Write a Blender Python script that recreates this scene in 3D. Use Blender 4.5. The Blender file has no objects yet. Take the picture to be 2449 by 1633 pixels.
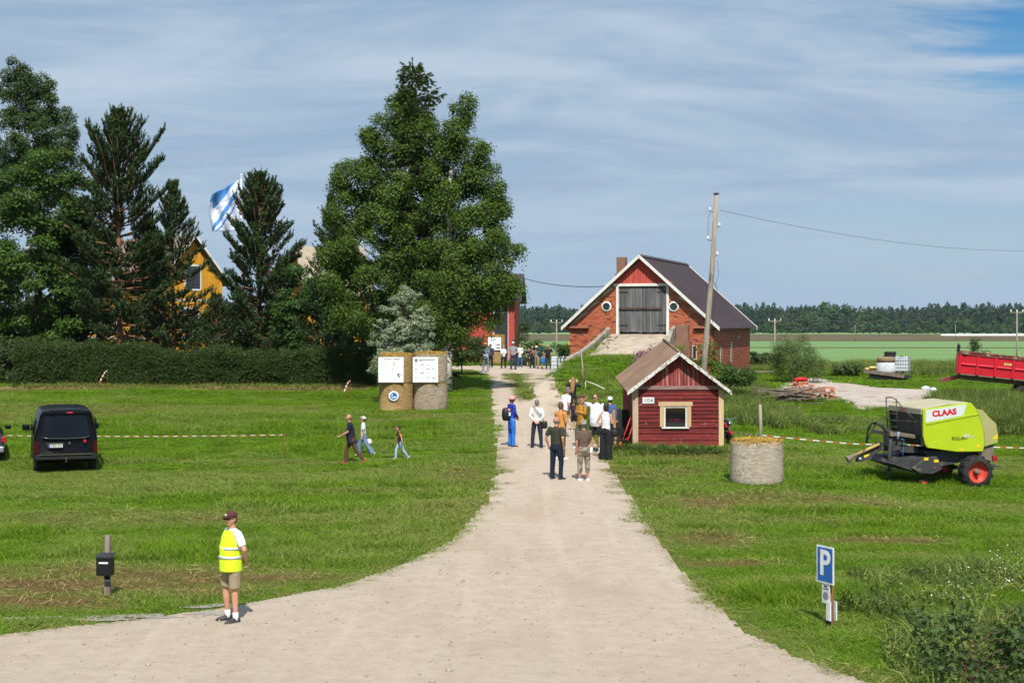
import bpy, bmesh, math, random
import numpy as np
from mathutils import Vector, Matrix, noise as mnoise

SC = bpy.context.scene
COL = SC.collection
PI = math.pi
R = math.radians
rng = np.random.default_rng(7)
random.seed(7)

# ------------------------------------------------------------------ camera
CAM_H, FOC, CX, HY = 4.8, 3401.0, 1224.5, 775.0      # eye height, focal length and horizon row in photo pixels
cam = bpy.data.cameras.new('camera')
cam.lens, cam.sensor_width = 50.0, 36.0
cam.shift_y = (HY - 816.5) / 2449.0
cam.clip_start, cam.clip_end = 0.5, 9000.0
camo = bpy.data.objects.new('camera', cam)
COL.objects.link(camo)
camo.location = (0, 0, CAM_H)
camo.rotation_euler = (PI / 2, 0, 0)
SC.camera = camo

# ------------------------------------------------------------------ sky, sun, exposure
SUN_DIR = Vector((0.07, -1.0, 1.25)).normalized()     # towards the sun: high, behind the photographer
sun_el = math.asin(SUN_DIR.z)
sun_az = math.atan2(SUN_DIR.x, SUN_DIR.y)
world = bpy.data.worlds.new('World')
SC.world = world
world.use_nodes = True
nt = world.node_tree
nt.nodes.clear()
def wn(t, **kw):
    n = nt.nodes.new(t)
    for k, v in kw.items():
        setattr(n, k, v)
    return n
def wmath(op, a, b=None, clamp=False):
    n = wn('ShaderNodeMath', operation=op, use_clamp=clamp)
    for i, x in enumerate((a, b)):
        if x is None:
            continue
        if isinstance(x, (int, float)):
            n.inputs[i].default_value = x
        else:
            nt.links.new(x, n.inputs[i])
    return n.outputs[0]
def wmix(fac, a, b):
    n = wn('ShaderNodeMix', data_type='RGBA')
    if isinstance(fac, (int, float)):
        n.inputs[0].default_value = fac
    else:
        nt.links.new(fac, n.inputs[0])
    for i, x in ((6, a), (7, b)):
        if isinstance(x, tuple):
            n.inputs[i].default_value = (*x, 1)
        else:
            nt.links.new(x, n.inputs[i])
    return n.outputs[2]
sky = wn('ShaderNodeTexSky', sky_type='NISHITA', sun_disc=False)
sky.sun_elevation = sun_el
sky.sun_rotation = sun_az
sky.altitude = 100
sky.air_density, sky.dust_density, sky.ozone_density = 1.0, 0.6, 2.2
geo = wn('ShaderNodeTexCoord')
sep = wn('ShaderNodeSeparateXYZ')
nt.links.new(geo.outputs['Generated'], sep.inputs[0])
up = wmath('ADD', wmath('MAXIMUM', sep.outputs[2], 0.0), 0.16)
cmb = wn('ShaderNodeCombineXYZ')
nt.links.new(wmath('DIVIDE', sep.outputs[0], up), cmb.inputs[0])
nt.links.new(wmath('DIVIDE', sep.outputs[1], up), cmb.inputs[1])
def cloud_noise(scale, detail, rough, loc, sc=(1, 1, 1), dist=0.0):
    m = wn('ShaderNodeMapping')
    m.inputs['Location'].default_value = loc
    m.inputs['Scale'].default_value = sc
    nt.links.new(cmb.outputs[0], m.inputs[0])
    t = wn('ShaderNodeTexNoise')
    t.inputs['Scale'].default_value = scale
    t.inputs['Detail'].default_value = detail
    t.inputs['Roughness'].default_value = rough
    t.inputs['Distortion'].default_value = dist
    nt.links.new(m.outputs[0], t.inputs['Vector'])
    return t.outputs['Fac']
def ramp01(x, lo, hi):
    n = wn('ShaderNodeMapRange', interpolation_type='SMOOTHSTEP')
    n.inputs[1].default_value, n.inputs[2].default_value = lo, hi
    nt.links.new(x, n.inputs[0])
    return n.outputs[0]
SKY_OFF = (3.1, 1.7, 0.0)
big = cloud_noise(0.55, 3.0, 0.5, SKY_OFF)
wisp = cloud_noise(1.5, 7.0, 0.62, (5.0, 2.0, 0.0), (0.75, 1.5, 1), 0.5)
veil = ramp01(wmath('ADD', wmath('MULTIPLY', big, 0.85), wmath('MULTIPLY', wisp, 0.40)), 0.30, 0.60)
gx_ = wmath('SUBTRACT', wmath('DIVIDE', sep.outputs[0], up), 1.08)
gy_ = wmath('SUBTRACT', wmath('DIVIDE', sep.outputs[1], up), 2.55)
gap = wmath('SQRT', wmath('ADD', wmath('MULTIPLY', gx_, gx_), wmath('MULTIPLY', wmath('MULTIPLY', gy_, gy_), 0.35)))
gap = ramp01(wmath('ADD', gap, wmath('MULTIPLY', wmath('SUBTRACT', wisp, 0.5), 1.1)), 0.12, 0.36)      # a break in the veil
veil = wmath('MULTIPLY', veil, gap)
lumps = ramp01(wisp, 0.36, 0.70)
clear = wmix(1.0, sky.outputs[0], sky.outputs[0])
hsv = wn('ShaderNodeHueSaturation')
hsv.inputs['Saturation'].default_value = 1.45
hsv.inputs['Value'].default_value = 0.088
nt.links.new(clear, hsv.inputs['Color'])
cloud_col = wmix(lumps, (0.295, 0.405, 0.54), (0.47, 0.555, 0.655))
skycol = wmix(wmath('MULTIPLY', veil, 0.93), hsv.outputs[0], cloud_col)
low = ramp01(sep.outputs[2], 0.0, 0.16)
skycol = wmix(low, wmix(0.90, skycol, (0.345, 0.460, 0.60)), skycol)
bg = wn('ShaderNodeBackground')
bg.inputs['Strength'].default_value = 0.98
nt.links.new(skycol, bg.inputs['Color'])
wo = wn('ShaderNodeOutputWorld')
nt.links.new(bg.outputs[0], wo.inputs['Surface'])

sl = bpy.data.lights.new('sun', 'SUN')
sl.energy, sl.angle, sl.color = 5.0, R(0.53), (1.0, 0.955, 0.88)
so = bpy.data.objects.new('sun', sl)
COL.objects.link(so)
so.location = (0, -20, 60)
so.rotation_euler = (-SUN_DIR).to_track_quat('-Z', 'Y').to_euler()

vs = SC.view_settings
vs.view_transform, vs.look, vs.gamma, vs.exposure = 'Standard', 'None', 1.0, 0.22
vs.use_curve_mapping = False
SC.render.engine = 'CYCLES'
cy = SC.cycles
cy.max_bounces, cy.diffuse_bounces, cy.glossy_bounces, cy.transmission_bounces, cy.transparent_max_bounces = 6, 3, 2, 4, 6
cy.volume_bounces = 0
cy.use_denoising = True
cy.sample_clamp_indirect = 4.0
cy.caustics_reflective = cy.caustics_refractive = False

# ------------------------------------------------------------------ helpers
def nz(x, y, seed=0):
    """smooth value noise on arrays, 0..1"""
    x = np.asarray(x, float); y = np.asarray(y, float)
    xi = np.floor(x).astype(np.int64); yi = np.floor(y).astype(np.int64)
    fx = x - xi; fy = y - yi
    fx = fx * fx * (3 - 2 * fx); fy = fy * fy * (3 - 2 * fy)
    def h(a, b):
        n = (a * 374761393 + b * 668265263 + seed * 974634777) & 0x7fffffff
        n = ((n ^ (n >> 13)) * 1274126177) & 0x7fffffff
        n = n ^ (n >> 16)
        return (n & 0xffff) / 65535.0
    return (h(xi, yi) * (1 - fx) + h(xi + 1, yi) * fx) * (1 - fy) + (h(xi, yi + 1) * (1 - fx) + h(xi + 1, yi + 1) * fx) * fy
def fbm(x, y, seed=0, o=4):
    s, a, t = 0.0, 1.0, 0.0
    for k in range(o):
        s = s + a * nz(x * 2 ** k, y * 2 ** k, seed + k * 17)
        t += a; a *= 0.5
    return s / t
def sstep(a, b, x):
    t = np.clip((np.asarray(x, float) - a) / (b - a), 0, 1)
    return t * t * (3 - 2 * t)

def sock(nd, link, inp, v):
    if isinstance(v, tuple):
        inp.default_value = (*v, 1) if len(v) == 3 and inp.type == 'RGBA' else v
    elif isinstance(v, (int, float)):
        inp.default_value = v
    else:
        link(v, inp)
class NB:
    """small node-building aid for materials"""
    def __init__(s, name):
        s.m = bpy.data.materials.new(name)
        s.m.use_nodes = True
        s.t = s.m.node_tree
        s.t.nodes.clear()
        s.out = s.n('ShaderNodeOutputMaterial')
    def n(s, t, **kw):
        nd = s.t.nodes.new(t)
        for k, v in kw.items():
            setattr(nd, k, v)
        return nd
    def l(s, a, b):
        s.t.links.new(a, b)
    def coord(s, scale=(1, 1, 1), world=False):
        tc = s.n('ShaderNodeNewGeometry').outputs['Position'] if world else s.n('ShaderNodeTexCoord').outputs['Object']
        mp = s.n('ShaderNodeMapping')
        mp.inputs['Scale'].default_value = scale
        s.l(tc, mp.inputs[0])
        return mp.outputs[0]
    def noise(s, vec, scale, detail=4, rough=0.55, dist=0.0):
        t = s.n('ShaderNodeTexNoise')
        s.l(vec, t.inputs['Vector'])
        t.inputs['Scale'].default_value = scale
        t.inputs['Detail'].default_value = detail
        t.inputs['Roughness'].default_value = rough
        t.inputs['Distortion'].default_value = dist
        return t.outputs['Fac']
    def mr(s, x, lo, hi, a=0.0, b=1.0):
        t = s.n('ShaderNodeMapRange', interpolation_type='SMOOTHSTEP')
        s.l(x, t.inputs[0])
        t.inputs[1].default_value, t.inputs[2].default_value = lo, hi
        t.inputs[3].default_value, t.inputs[4].default_value = a, b
        return t.outputs[0]
    def mix(s, f, a, b, mode='MIX'):
        t = s.n('ShaderNodeMix', data_type='RGBA', blend_type=mode)
        sock(t, s.l, t.inputs[0], f); sock(t, s.l, t.inputs[6], a); sock(t, s.l, t.inputs[7], b)
        return t.outputs[2]
    def math(s, op, a, b=0.0):
        t = s.n('ShaderNodeMath', operation=op)
        sock(t, s.l, t.inputs[0], a); sock(t, s.l, t.inputs[1], b)
        return t.outputs[0]
    def attr(s, name, kind='GEOMETRY'):
        t = s.n('ShaderNodeAttribute', attribute_type=kind, attribute_name=name)
        return t
    def bump(s, h, strength=0.3, dist=0.02):
        t = s.n('ShaderNodeBump')
        t.inputs['Strength'].default_value = strength
        t.inputs['Distance'].default_value = dist
        s.l(h, t.inputs['Height'])
        return t.outputs[0]
    def bsdf(s, col, rough=0.8, metal=0.0, spec=0.3, normal=None, coat=0.0, alpha=None, trans=0.0):
        b = s.n('ShaderNodeBsdfPrincipled')
        sock(b, s.l, b.inputs['Base Color'], col)
        sock(b, s.l, b.inputs['Roughness'], rough)
        b.inputs['Metallic'].default_value = metal
        b.inputs['Specular IOR Level'].default_value = spec
        b.inputs['Coat Weight'].default_value = coat
        b.inputs['Coat Roughness'].default_value = 0.08
        b.inputs['Transmission Weight'].default_value = trans
        if normal is not None:
            s.l(normal, b.inputs['Normal'])
        s.l(b.outputs[0], s.out.inputs['Surface'])
        return b
MATS = {}
def mat(name, c, c2=None, scale=6.0, rough=0.8, metal=0.0, spec=0.3, bump=0.0, bscale=None, stretch=(1, 1, 1),
        rnd=0.0, coat=0.0, lo=0.35, hi=0.65, detail=4, dirt=None, dscale=2.0, dlo=0.5, dhi=0.7):
    """procedural material: two colours mixed by noise, per-object tone, optional dirt, optional relief"""
    if name in MATS:
        return MATS[name]
    b = NB(name)
    v = b.coord(stretch)
    n1 = b.noise(v, scale, detail)
    if c2 is None:
        c2 = tuple(x * 0.82 for x in c)
    col = b.mix(b.mr(n1, lo, hi), c, c2)
    if rnd:
        oi = b.n('ShaderNodeObjectInfo').outputs['Random']
        hs = b.n('ShaderNodeHueSaturation')
        b.l(b.mr(oi, 0, 1, 1 - rnd, 1 + rnd), hs.inputs['Value'])
        b.l(col, hs.inputs['Color'])
        col = hs.outputs[0]
    if dirt:
        n2 = b.noise(b.coord(), dscale, 5, 0.65)
        col = b.mix(b.mr(n2, dlo, dhi), col, dirt)
    nrm = None
    if bump:
        nrm = b.bump(b.noise(v, bscale or scale * 3, 5), bump, 0.02)
    b.bsdf(col, rough, metal, spec, nrm, coat)
    MATS[name] = b.m
    return b.m

class MB:
    """collects shapes into one mesh"""
    def __init__(s):
        s.v, s.f, s.mi = [], [], []
    def add(s, vs, fs, m=0):
        o = len(s.v)
        s.v.extend([tuple(p) for p in vs])
        s.f.extend([tuple(i + o for i in f) for f in fs])
        s.mi.extend([m] * len(fs))
        return s
    def box(s, c, d, M=None, m=0):
        x, y, z = d[0] / 2, d[1] / 2, d[2] / 2
        P = [Vector(p) for p in ((-x, -y, -z), (x, -y, -z), (x, y, -z), (-x, y, -z), (-x, -y, z), (x, -y, z), (x, y, z), (-x, y, z))]
        if M is not None:
            P = [M @ p for p in P]
        c = Vector(c)
        return s.add([p + c for p in P], [(0, 3, 2, 1), (4, 5, 6, 7), (0, 1, 5, 4), (1, 2, 6, 5), (2, 3, 7, 6), (3, 0, 4, 7)], m)
    def bb(s, lo, hi, m=0):
        return s.box([(a + b) / 2 for a, b in zip(lo, hi)], [b - a for a, b in zip(lo, hi)], None, m)
    def prism(s, A, B, m=0):
        n = len(A)
        return s.add(list(A) + list(B), [tuple(range(n - 1, -1, -1)), tuple(range(n, 2 * n))] + [(i, (i + 1) % n, n + (i + 1) % n, n + i) for i in range(n)], m)
    def xz(s, poly, y0, y1, m=0):
        return s.prism([(x, y0, z) for x, z in poly], [(x, y1, z) for x, z in poly], m)
    def yz(s, poly, x0, x1, m=0):
        return s.prism([(x0, y, z) for y, z in poly], [(x1, y, z) for y, z in poly], m)
    def xy(s, poly, z0, z1, m=0):
        return s.prism([(x, y, z0) for x, y in poly], [(x, y, z1) for x, y in poly], m)
    def rings(s, rr, m=0, cap=True):
        n = len(rr[0]); o = len(s.v)
        for r in rr:
            s.v.extend([tuple(p) for p in r])
        fs = []
        for k in range(len(rr) - 1):
            for i in range(n):
                a, b2 = o + k * n + i, o + k * n + (i + 1) % n
                fs.append((a, b2, b2 + n, a + n))
        if cap:
            fs.append(tuple(o + i for i in range(n - 1, -1, -1)))
            fs.append(tuple(o + (len(rr) - 1) * n + i for i in range(n)))
        s.f.extend(fs); s.mi.extend([m] * len(fs))
        return s
    def tube(s, pts, rad, n=8, m=0, cap=True):
        pts = [Vector(p) for p in pts]
        if isinstance(rad, (int, float)):
            rad = [rad] * len(pts)
        rr, ref = [], None
        for i, p in enumerate(pts):
            d = (pts[min(i + 1, len(pts) - 1)] - pts[max(i - 1, 0)])
            d = d.normalized() if d.length > 1e-9 else Vector((0, 0, 1))
            if ref is None:
                ref = d.orthogonal().normalized()
            ref = (ref - d * ref.dot(d))
            ref = ref.normalized() if ref.length > 1e-6 else d.orthogonal().normalized()
            w = d.cross(ref)
            rr.append([p + (ref * math.cos(2 * PI * k / n) + w * math.sin(2 * PI * k / n)) * rad[i] for k in range(n)])
        return s.rings(rr, m, cap)
    def lathe(s, prof, c=(0, 0, 0), axis='z', n=20, m=0, cap=True):
        c = Vector(c); rr = []
        for r, h in prof:
            ring = []
            for k in range(n):
                a = 2 * PI * k / n
                x, y = r * math.cos(a), r * math.sin(a)
                ring.append(c + Vector({'z': (x, y, h), 'x': (h, x, y), 'y': (y, h, x)}[axis]))
            rr.append(ring)
        return s.rings(rr, m, cap)
    def ell(s, c, r, n=12, k=8, M=None, m=0):
        c = Vector(c); rr = []
        for j in range(k + 1):
            t = PI * (j + 0.06 * (1 if j == 0 else -1 if j == k else 0)) / k
            ring = []
            for i in range(n):
                a = 2 * PI * i / n
                p = Vector((r[0] * math.sin(t) * math.cos(a), r[1] * math.sin(t) * math.sin(a), -r[2] * math.cos(t)))
                ring.append(c + (M @ p if M is not None else p))
            rr.append(ring)
        return s.rings(rr, m)
    def mesh(s, name):
        me = bpy.data.meshes.new(name)
        me.from_pydata(s.v, [], s.f)
        return me
    def build(s, name, ma, parent=None, smooth=False, bevel=0.0, loc=None, rz=0.0, kind=None):
        me = s.mesh(name)
        ms = ma if isinstance(ma, (list, tuple)) else [ma]
        for x in ms:
            me.materials.append(x)
        if len(ms) > 1:
            me.polygons.foreach_set('material_index', s.mi)
        if smooth:
            me.polygons.foreach_set('use_smooth', [True] * len(me.polygons))
        return put(name, me, parent, bevel, loc, rz, kind)
def put(name, me, parent=None, bevel=0.0, loc=None, rz=0.0, kind=None):
    o = bpy.data.objects.new(name, me)
    COL.objects.link(o)
    if parent is not None:
        o.parent = parent
    if loc is not None:
        o.location = loc
    if rz:
        o.rotation_euler = (0, 0, rz)
    if bevel:
        bv = o.modifiers.new('bevel', 'BEVEL')
        bv.width, bv.segments, bv.limit_method = bevel, 2, 'ANGLE'
    if kind:
        o['kind'] = kind
    return o
def thing(name, label, cat, loc=(0, 0, 0), rz=0.0, group=None):
    o = bpy.data.objects.new(name, None)
    COL.objects.link(o)
    o.empty_display_size = 0.2
    o.location = loc
    o.rotation_euler = (0, 0, rz)
    o['label'], o['category'] = label, cat
    if group:
        o['group'] = group
    return o
def tag(o, label, cat, group=None):
    o['label'], o['category'] = label, cat
    if group:
        o['group'] = group
    return o
def np_mesh(name, V, F, ma, smooth=False, attrs=None):
    """mesh from numpy arrays; F is (n,3) or (n,4)"""
    me = bpy.data.meshes.new(name)
    V = np.ascontiguousarray(V, np.float32); F = np.ascontiguousarray(F, np.int32)
    k = F.shape[1]
    me.vertices.add(len(V)); me.vertices.foreach_set('co', V.ravel())
    me.loops.add(F.size); me.loops.foreach_set('vertex_index', F.ravel())
    me.polygons.add(len(F))
    me.polygons.foreach_set('loop_start', np.arange(0, F.size, k, dtype=np.int32))
    if smooth:
        me.polygons.foreach_set('use_smooth', np.ones(len(F), bool))
    for kk, vv in (attrs or {}).items():
        a = me.attributes.new(kk, 'FLOAT', 'POINT')
        a.data.foreach_set('value', np.ascontiguousarray(vv, np.float32))
    me.update(calc_edges=True)
    if ma is not None:
        me.materials.append(ma)
    return me
_txt = {}
def text_mb(s, size, mb=None, M=None, m=0, depth=0.004, align='CENTER', shear=0.0, xs=1.0, bold=0.0):
    """letters as geometry in the xz plane facing -y, centred on the origin of M"""
    cu = bpy.data.curves.new('t', 'FONT')
    cu.body, cu.size, cu.align_x, cu.align_y, cu.extrude, cu.shear = s, size, align, 'CENTER', depth / 2, shear
    cu.resolution_u = 3
    cu.offset = bold
    o = bpy.data.objects.new('t', cu)
    me = o.to_mesh()
    V = [Vector((v.co.x * xs, -v.co.z, v.co.y)) for v in me.vertices]
    F = [tuple(p.vertices) for p in me.polygons]
    o.to_mesh_clear()
    bpy.data.objects.remove(o); bpy.data.curves.remove(cu)
    if M is not None:
        V = [M @ v for v in V]
    mb = mb or MB()
    mb.add(V, F, m)
    return mb
# ------------------------------------------------------------------ the lie of the land
BARN_T = math.atan2(1164.0, 3401.0)
BU = np.array([math.cos(BARN_T), -math.sin(BARN_T)])       # along the barn's gable, left to right
BV = np.array([math.sin(BARN_T), math.cos(BARN_T)])        # into the barn
BR = np.array([10.78, 76.0])                               # right front corner
DOORC = BR - 3.9 * BU
_dd = np.arange(-40.0, 300.0, 0.5)
def _prof(d, z):
    t = np.interp(_dd, d, z)
    k = np.ones(13) / 13
    return np.convolve(np.pad(t, 6, mode='edge'), k, 'valid')
PC = _prof([0, 24, 35, 41.5, 47.5, 62, 77, 90, 104, 125, 160, 205, 240], [0, 0, .08, .28, .62, 1.02, 1.5, 1.9, 2.0, 1.5, -.6, -2.3, -2.45])
PL = _prof([0, 24, 35, 43, 47, 55, 62, 77, 90, 104, 125, 160, 205, 240], [0, 0, .05, .15, .24, .6, 1.0, 1.45, 1.85, 2.0, 1.5, -.6, -2.3, -2.45])
PR = _prof([0, 24, 35, 44, 50, 58, 65, 77, 90, 104, 125, 160, 205, 240], [0, 0, .0, .08, .3, .62, .95, 1.4, 1.75, 1.6, .9, -.8, -2.3, -2.45])
def T(x, y):
    x = np.asarray(x, float); y = np.asarray(y, float)
    c, l, r = (np.interp(y, _dd, p) for p in (PC, PL, PR))
    wl = 1 - sstep(-6, -2, x); wr = sstep(8, 13, x)
    z = c * (1 - wl) * (1 - wr) + l * wl + r * wr
    near = np.clip((220 - y) / 100, 0, 1)
    z = z + near * 0.10 * (fbm(x * 0.22, y * 0.22, 3, 3) - 0.5) * sstep(3.0, 6.0, np.abs(x - np.interp(y, [10, 30, 45, 60, 90], [-2, 1, 0.8, 0.8, 0.5])))
    # earth ramp up to the barn door
    q = (x - DOORC[0]) * BU[0] + (y - DOORC[1]) * BU[1]
    w = -((x - DOORC[0]) * BV[0] + (y - DOORC[1]) * BV[1])
    top = np.interp(w, [-3, 0, 1, 4, 7, 11, 15, 19], [4.2, 4.2, 4.05, 3.22, 2.95, 2.3, 1.35, .6])
    qq = np.where(q < 0, np.where(q < -1.7, -q * 2.2 - 1.6, -q), q * (1.05 + .75 * (1 - sstep(1.0, 5.0, w))))
    side = 1 - sstep(2.2, 6.2, qq)
    side = side * sstep(-1.5, -0.2, w) * (1 - sstep(12, 19, w))
    m = np.maximum(0, top - z) * side
    return z + m
def Tz(x, y):
    return float(T(x, y))
def ray(px, py, d):
    return Vector(((px - CX) / FOC * d, d, CAM_H - (py - HY) / FOC * d))
_ds = np.arange(9.0, 320.0, 0.05)
def ground(px, py):
    """where a sight line through a photo pixel meets the ground"""
    xs = (px - CX) / FOC * _ds
    zs = CAM_H - (py - HY) / FOC * _ds
    hit = np.nonzero(zs <= T(xs, _ds))[0]
    i = hit[0] if len(hit) else len(_ds) - 1
    return Vector((xs[i], _ds[i], Tz(xs[i], _ds[i])))
def on(px, d, dz=0.0):
    x = (px - CX) / FOC * d
    return Vector((x, d, Tz(x, d) + dz))

# ---- drive: edges read off the photograph as world points
def edge(pts):
    g = [ground(a, b) for a, b in pts]
    return np.array([(p.x, p.y) for p in g])
EL = edge([(600, 1440), (800, 1405), (960, 1350), (1080, 1290), (1150, 1220), (1180, 1150), (1187, 1080), (1180, 1000), (1174, 950), (1171, 915), (1166, 898)])
ER = edge([(2090, 1633), (1900, 1570), (1790, 1510), (1700, 1440), (1640, 1380), (1590, 1320), (1550, 1250), (1500, 1170), (1458, 1110), (1425, 1060), (1388, 1010), (1352, 960), (1330, 925), (1308, 897)])
_l0 = edge([(0, 1520), (250, 1490), (480, 1462)])
LX = np.concatenate([[-90, -40], _l0[:, 0], EL[:, 0], [-2.6, -4.5, -12, -14, -14]])
LY = np.concatenate([[14.0, 20.0], _l0[:, 1], EL[:, 1], [90.5, 91.5, 92.5, 96, 112]])
RX = np.concatenate([[60, 14, 7.5], ER[:, 0], [3.0, 3.6, 6.5, 6.5]])
RY = np.concatenate([[8, 13, 17.0], ER[:, 1], [89.0, 92.0, 96, 112]])
LYs = np.maximum.accumulate(LY + np.arange(len(LY)) * 1e-4)
RYs = np.maximum.accumulate(RY + np.arange(len(RY)) * 1e-4)
def road_l(y):
    return np.interp(y, LYs, LX)
def road_r(y):
    return np.interp(y, RYs, RX)
ROAD_END = 97.0
def on_road(x, y, grow=0.0):
    wob = 0.34 * (fbm(np.asarray(x) * 1.1, np.asarray(y) * 0.8, 5, 4) - 0.5)
    inside = (x > road_l(y) + wob - grow) & (x < road_r(y) + wob + grow) & (y < ROAD_END)
    return inside
PAD = edge([(1880, 912), (1950, 903), (2000, 913), (2100, 927), (2238, 933), (2240, 948), (2195, 962), (2150, 974), (2042, 984), (2022, 962), (1985, 947), (1930, 940), (1860, 932)])
def in_poly(x, y, P):
    x = np.asarray(x, float); y = np.asarray(y, float)
    ins = np.zeros(x.shape, bool)
    n = len(P)
    for i in range(n):
        (x0, y0), (x1, y1) = P[i], P[(i + 1) % n]
        c = ((y0 > y) != (y1 > y)) & (x < (x1 - x0) * (y - y0) / (y1 - y0 + 1e-12) + x0)
        ins ^= c
    return ins
MED = edge([(1224, 893), (1236, 893), (1262, 930), (1272, 957), (1250, 957), (1236, 920)])
def ramp_q(x, y):
    q = (x - DOORC[0]) * BU[0] + (y - DOORC[1]) * BU[1]
    w = -((x - DOORC[0]) * BV[0] + (y - DOORC[1]) * BV[1])
    return q, w
def px_of(x, y, z=None):
    z = T(x, y) if z is None else z
    yy = np.maximum(y, 1.0)
    return CX + np.asarray(x) / yy * FOC, HY + (CAM_H - z) / yy * FOC
# where the grass is dry hay, worn or lush: shapes on the ground, in metres
_dryspots = [(ground(a, b), rx, ry, k) for a, b, rx, ry, k in (
    (120, 1400, 3.4, 1.1, .95), (330, 1375, 2.8, 1.0, .90), (40, 1440, 2.6, .7, .95), (700, 1385, 1.6, .40, .95), (520, 1395, 2.0, .7, .9), (400, 1420, 2.2, .5, .85),
    (1690, 1205, 1.3, 1.6, .85), (1620, 1130, .9, .8, .7), (1730, 1290, 1.2, 1.2, .75), (2110, 1295, 1.6, .40, 1.1), (1740, 1350, 1.0, .35, .95),
    (1880, 1400, 1.3, .3, .8), (1655, 1160, 1.0, .4, .6), (1900, 1210, 1.6, .7, .35), (2200, 1330, 2.4, .5, .45), (2000, 1390, 1.5, .5, .4),
    (1090, 1215, 1.5, 3.2, .50), (960, 1280, 2.6, 2.0, .45), (800, 1330, 2.2, 1.0, .42), (1120, 1040, .7, 4.0, .42), (870, 1130, 1.2, 1.2, .4), (500, 1230, 6.0, 1.1, .45), (250, 1180, 6.0, .9, .42), (1110, 1130, .7, 3.0, .6),
    (1780, 1520, 1.3, .6, .5), (1640, 1400, .5, 1.4, .6), (1560, 1270, .45, 2.0, .6), (1840, 1560, 1.2, .5, .5), (640, 1010, 5, .8, .25))]
def dryness(x, y):
    d = 0.24 * sstep(.50, .74, fbm(x * .55, y * .35, 21, 4)) + .38 * sstep(.50, .68, fbm(x * .07 + 4, y * .50 + x * .05, 31, 3)) * (y < 66)
    for p, rx, ry, k in _dryspots:
        wx = (x - p.x) / rx + 1.4 * (fbm(x * 1.3, y * 1.3, 9, 3) - .5); wy = (y - p.y) / ry + 1.4 * (fbm(x * 1.3 + 9, y * 1.3, 14, 3) - .5)
        d = np.maximum(d, k * np.exp(-(wx * wx + wy * wy)))
    hed = np.exp(-((y - 74.6 - .5 * (nz(x * .6, y * 0, 4) - .5)) / 1.1) ** 2) * (x < -7.3)
    d = np.maximum(d, .95 * hed)
    e = np.minimum(np.abs(x - road_l(y)), np.abs(x - road_r(y)))
    d = np.maximum(d, .6 * np.exp(-(e / .35) ** 2) * fbm(x * 1.5, y * 1.5, 12, 3) * 1.3)
    return np.clip(d, 0, 1)

# ------------------------------------------------------------------ ground, drive, pad, fields
def axis_lines(lo, hi, fine_lo, fine_hi, step, grow=1.22):
    a = list(np.arange(fine_lo, fine_hi + step / 2, step))
    s = step
    while a[-1] < hi:
        s *= grow; a.append(a[-1] + s)
    s = step
    while a[0] > lo:
        s *= grow; a.insert(0, a[0] - s)
    return np.array(a)
gx = axis_lines(-4500, 4500, -32, 34, 0.3)
gy = axis_lines(-400, 7500, 8, 108, 0.3)
GX, GY = np.meshgrid(gx, gy)
GZ = T(GX, GY)
nxg, nyg = len(gx), len(gy)
ii = (np.arange(nyg - 1)[:, None] * nxg + np.arange(nxg - 1)[None, :]).ravel()
gF = np.stack([ii, ii + 1, ii + 1 + nxg, ii + nxg], 1)
fx, fy = GX.ravel(), GY.ravel()
b = NB('meadow_soil')
w1 = b.coord(world=True)
n_f = b.noise(w1, 9.0, 6, .7)
n_m = b.noise(w1, 1.1, 5, .6)
n_c = b.noise(b.coord((30, 6, 30), True), 1.0, 5, .7)
green = b.mix(b.mr(n_f, .3, .7), (.038, .105, .006), (.085, .185, .014))
green = b.mix(b.mr(n_m, .40, .66), green, (.115, .175, .028))
dry = b.mix(b.mr(n_c, .3, .7), (.150, .112, .045), (.30, .225, .10))
dfac = b.attr('dry').outputs['Fac']
col = b.mix(b.mr(dfac, .05, .4), green, (.165, .20, .045))
col = b.mix(b.mr(dfac, .4, .85), col, dry)
b.bsdf(col, .95, spec=.1, normal=b.bump(n_f, .9, .08))
M_GROUND = b.m
me = np_mesh('ground', np.stack([fx, fy, GZ.ravel()], 1), gF, M_GROUND, True, {'dry': dryness(fx, fy)})
put('ground', me, kind='structure')

def sheet(name, x0, x1, y0, y1, step, inside, dz, ma, kind='structure', parent=None):
    """patch of surface that follows the land, cut to a shape with ragged rim"""
    xs = np.arange(x0, x1 + step / 2, step); ys = np.arange(y0, y1 + step / 2, step)
    X, Y = np.meshgrid(xs, ys)
    keep = inside(X, Y)
    q = keep[:-1, :-1] & keep[1:, :-1] & keep[:-1, 1:] & keep[1:, 1:]
    j = (np.arange(len(ys) - 1)[:, None] * len(xs) + np.arange(len(xs) - 1)[None, :])[q]
    F = np.stack([j, j + 1, j + 1 + len(xs), j + len(xs)], 1)
    u, inv = np.unique(F, return_inverse=True)
    V = np.stack([X.ravel()[u], Y.ravel()[u], T(X, Y).ravel()[u] + dz], 1)
    return put(name, np_mesh(name, V, inv.reshape(F.shape), ma, True), parent, kind=kind)
b = NB('sandy_gravel')
w1 = b.coord(world=True)
fine = b.noise(w1, 34.0, 6, .75)
mid = b.noise(w1, 3.0, 6, .65)
big_ = b.noise(b.coord((.55, .22, 1), True), 1.0, 4, .55)
col = b.mix(b.mr(mid, .3, .7), (.50, .415, .330), (.43, .352, .276))
col = b.mix(b.mr(big_, .45, .72), col, (.41, .325, .248))
trk = b.noise(b.coord((1.6, .10, 1), True), 1.0, 4, .6)
col = b.mix(b.mr(trk, .52, .70, 0, .6), col, (.54, .45, .36))
col = b.mix(b.mr(fine, .55, .74), col, (.30, .235, .17))
spots = b.noise(b.coord((1.2, .55, 1), True), 2.1, 5, .7)
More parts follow.
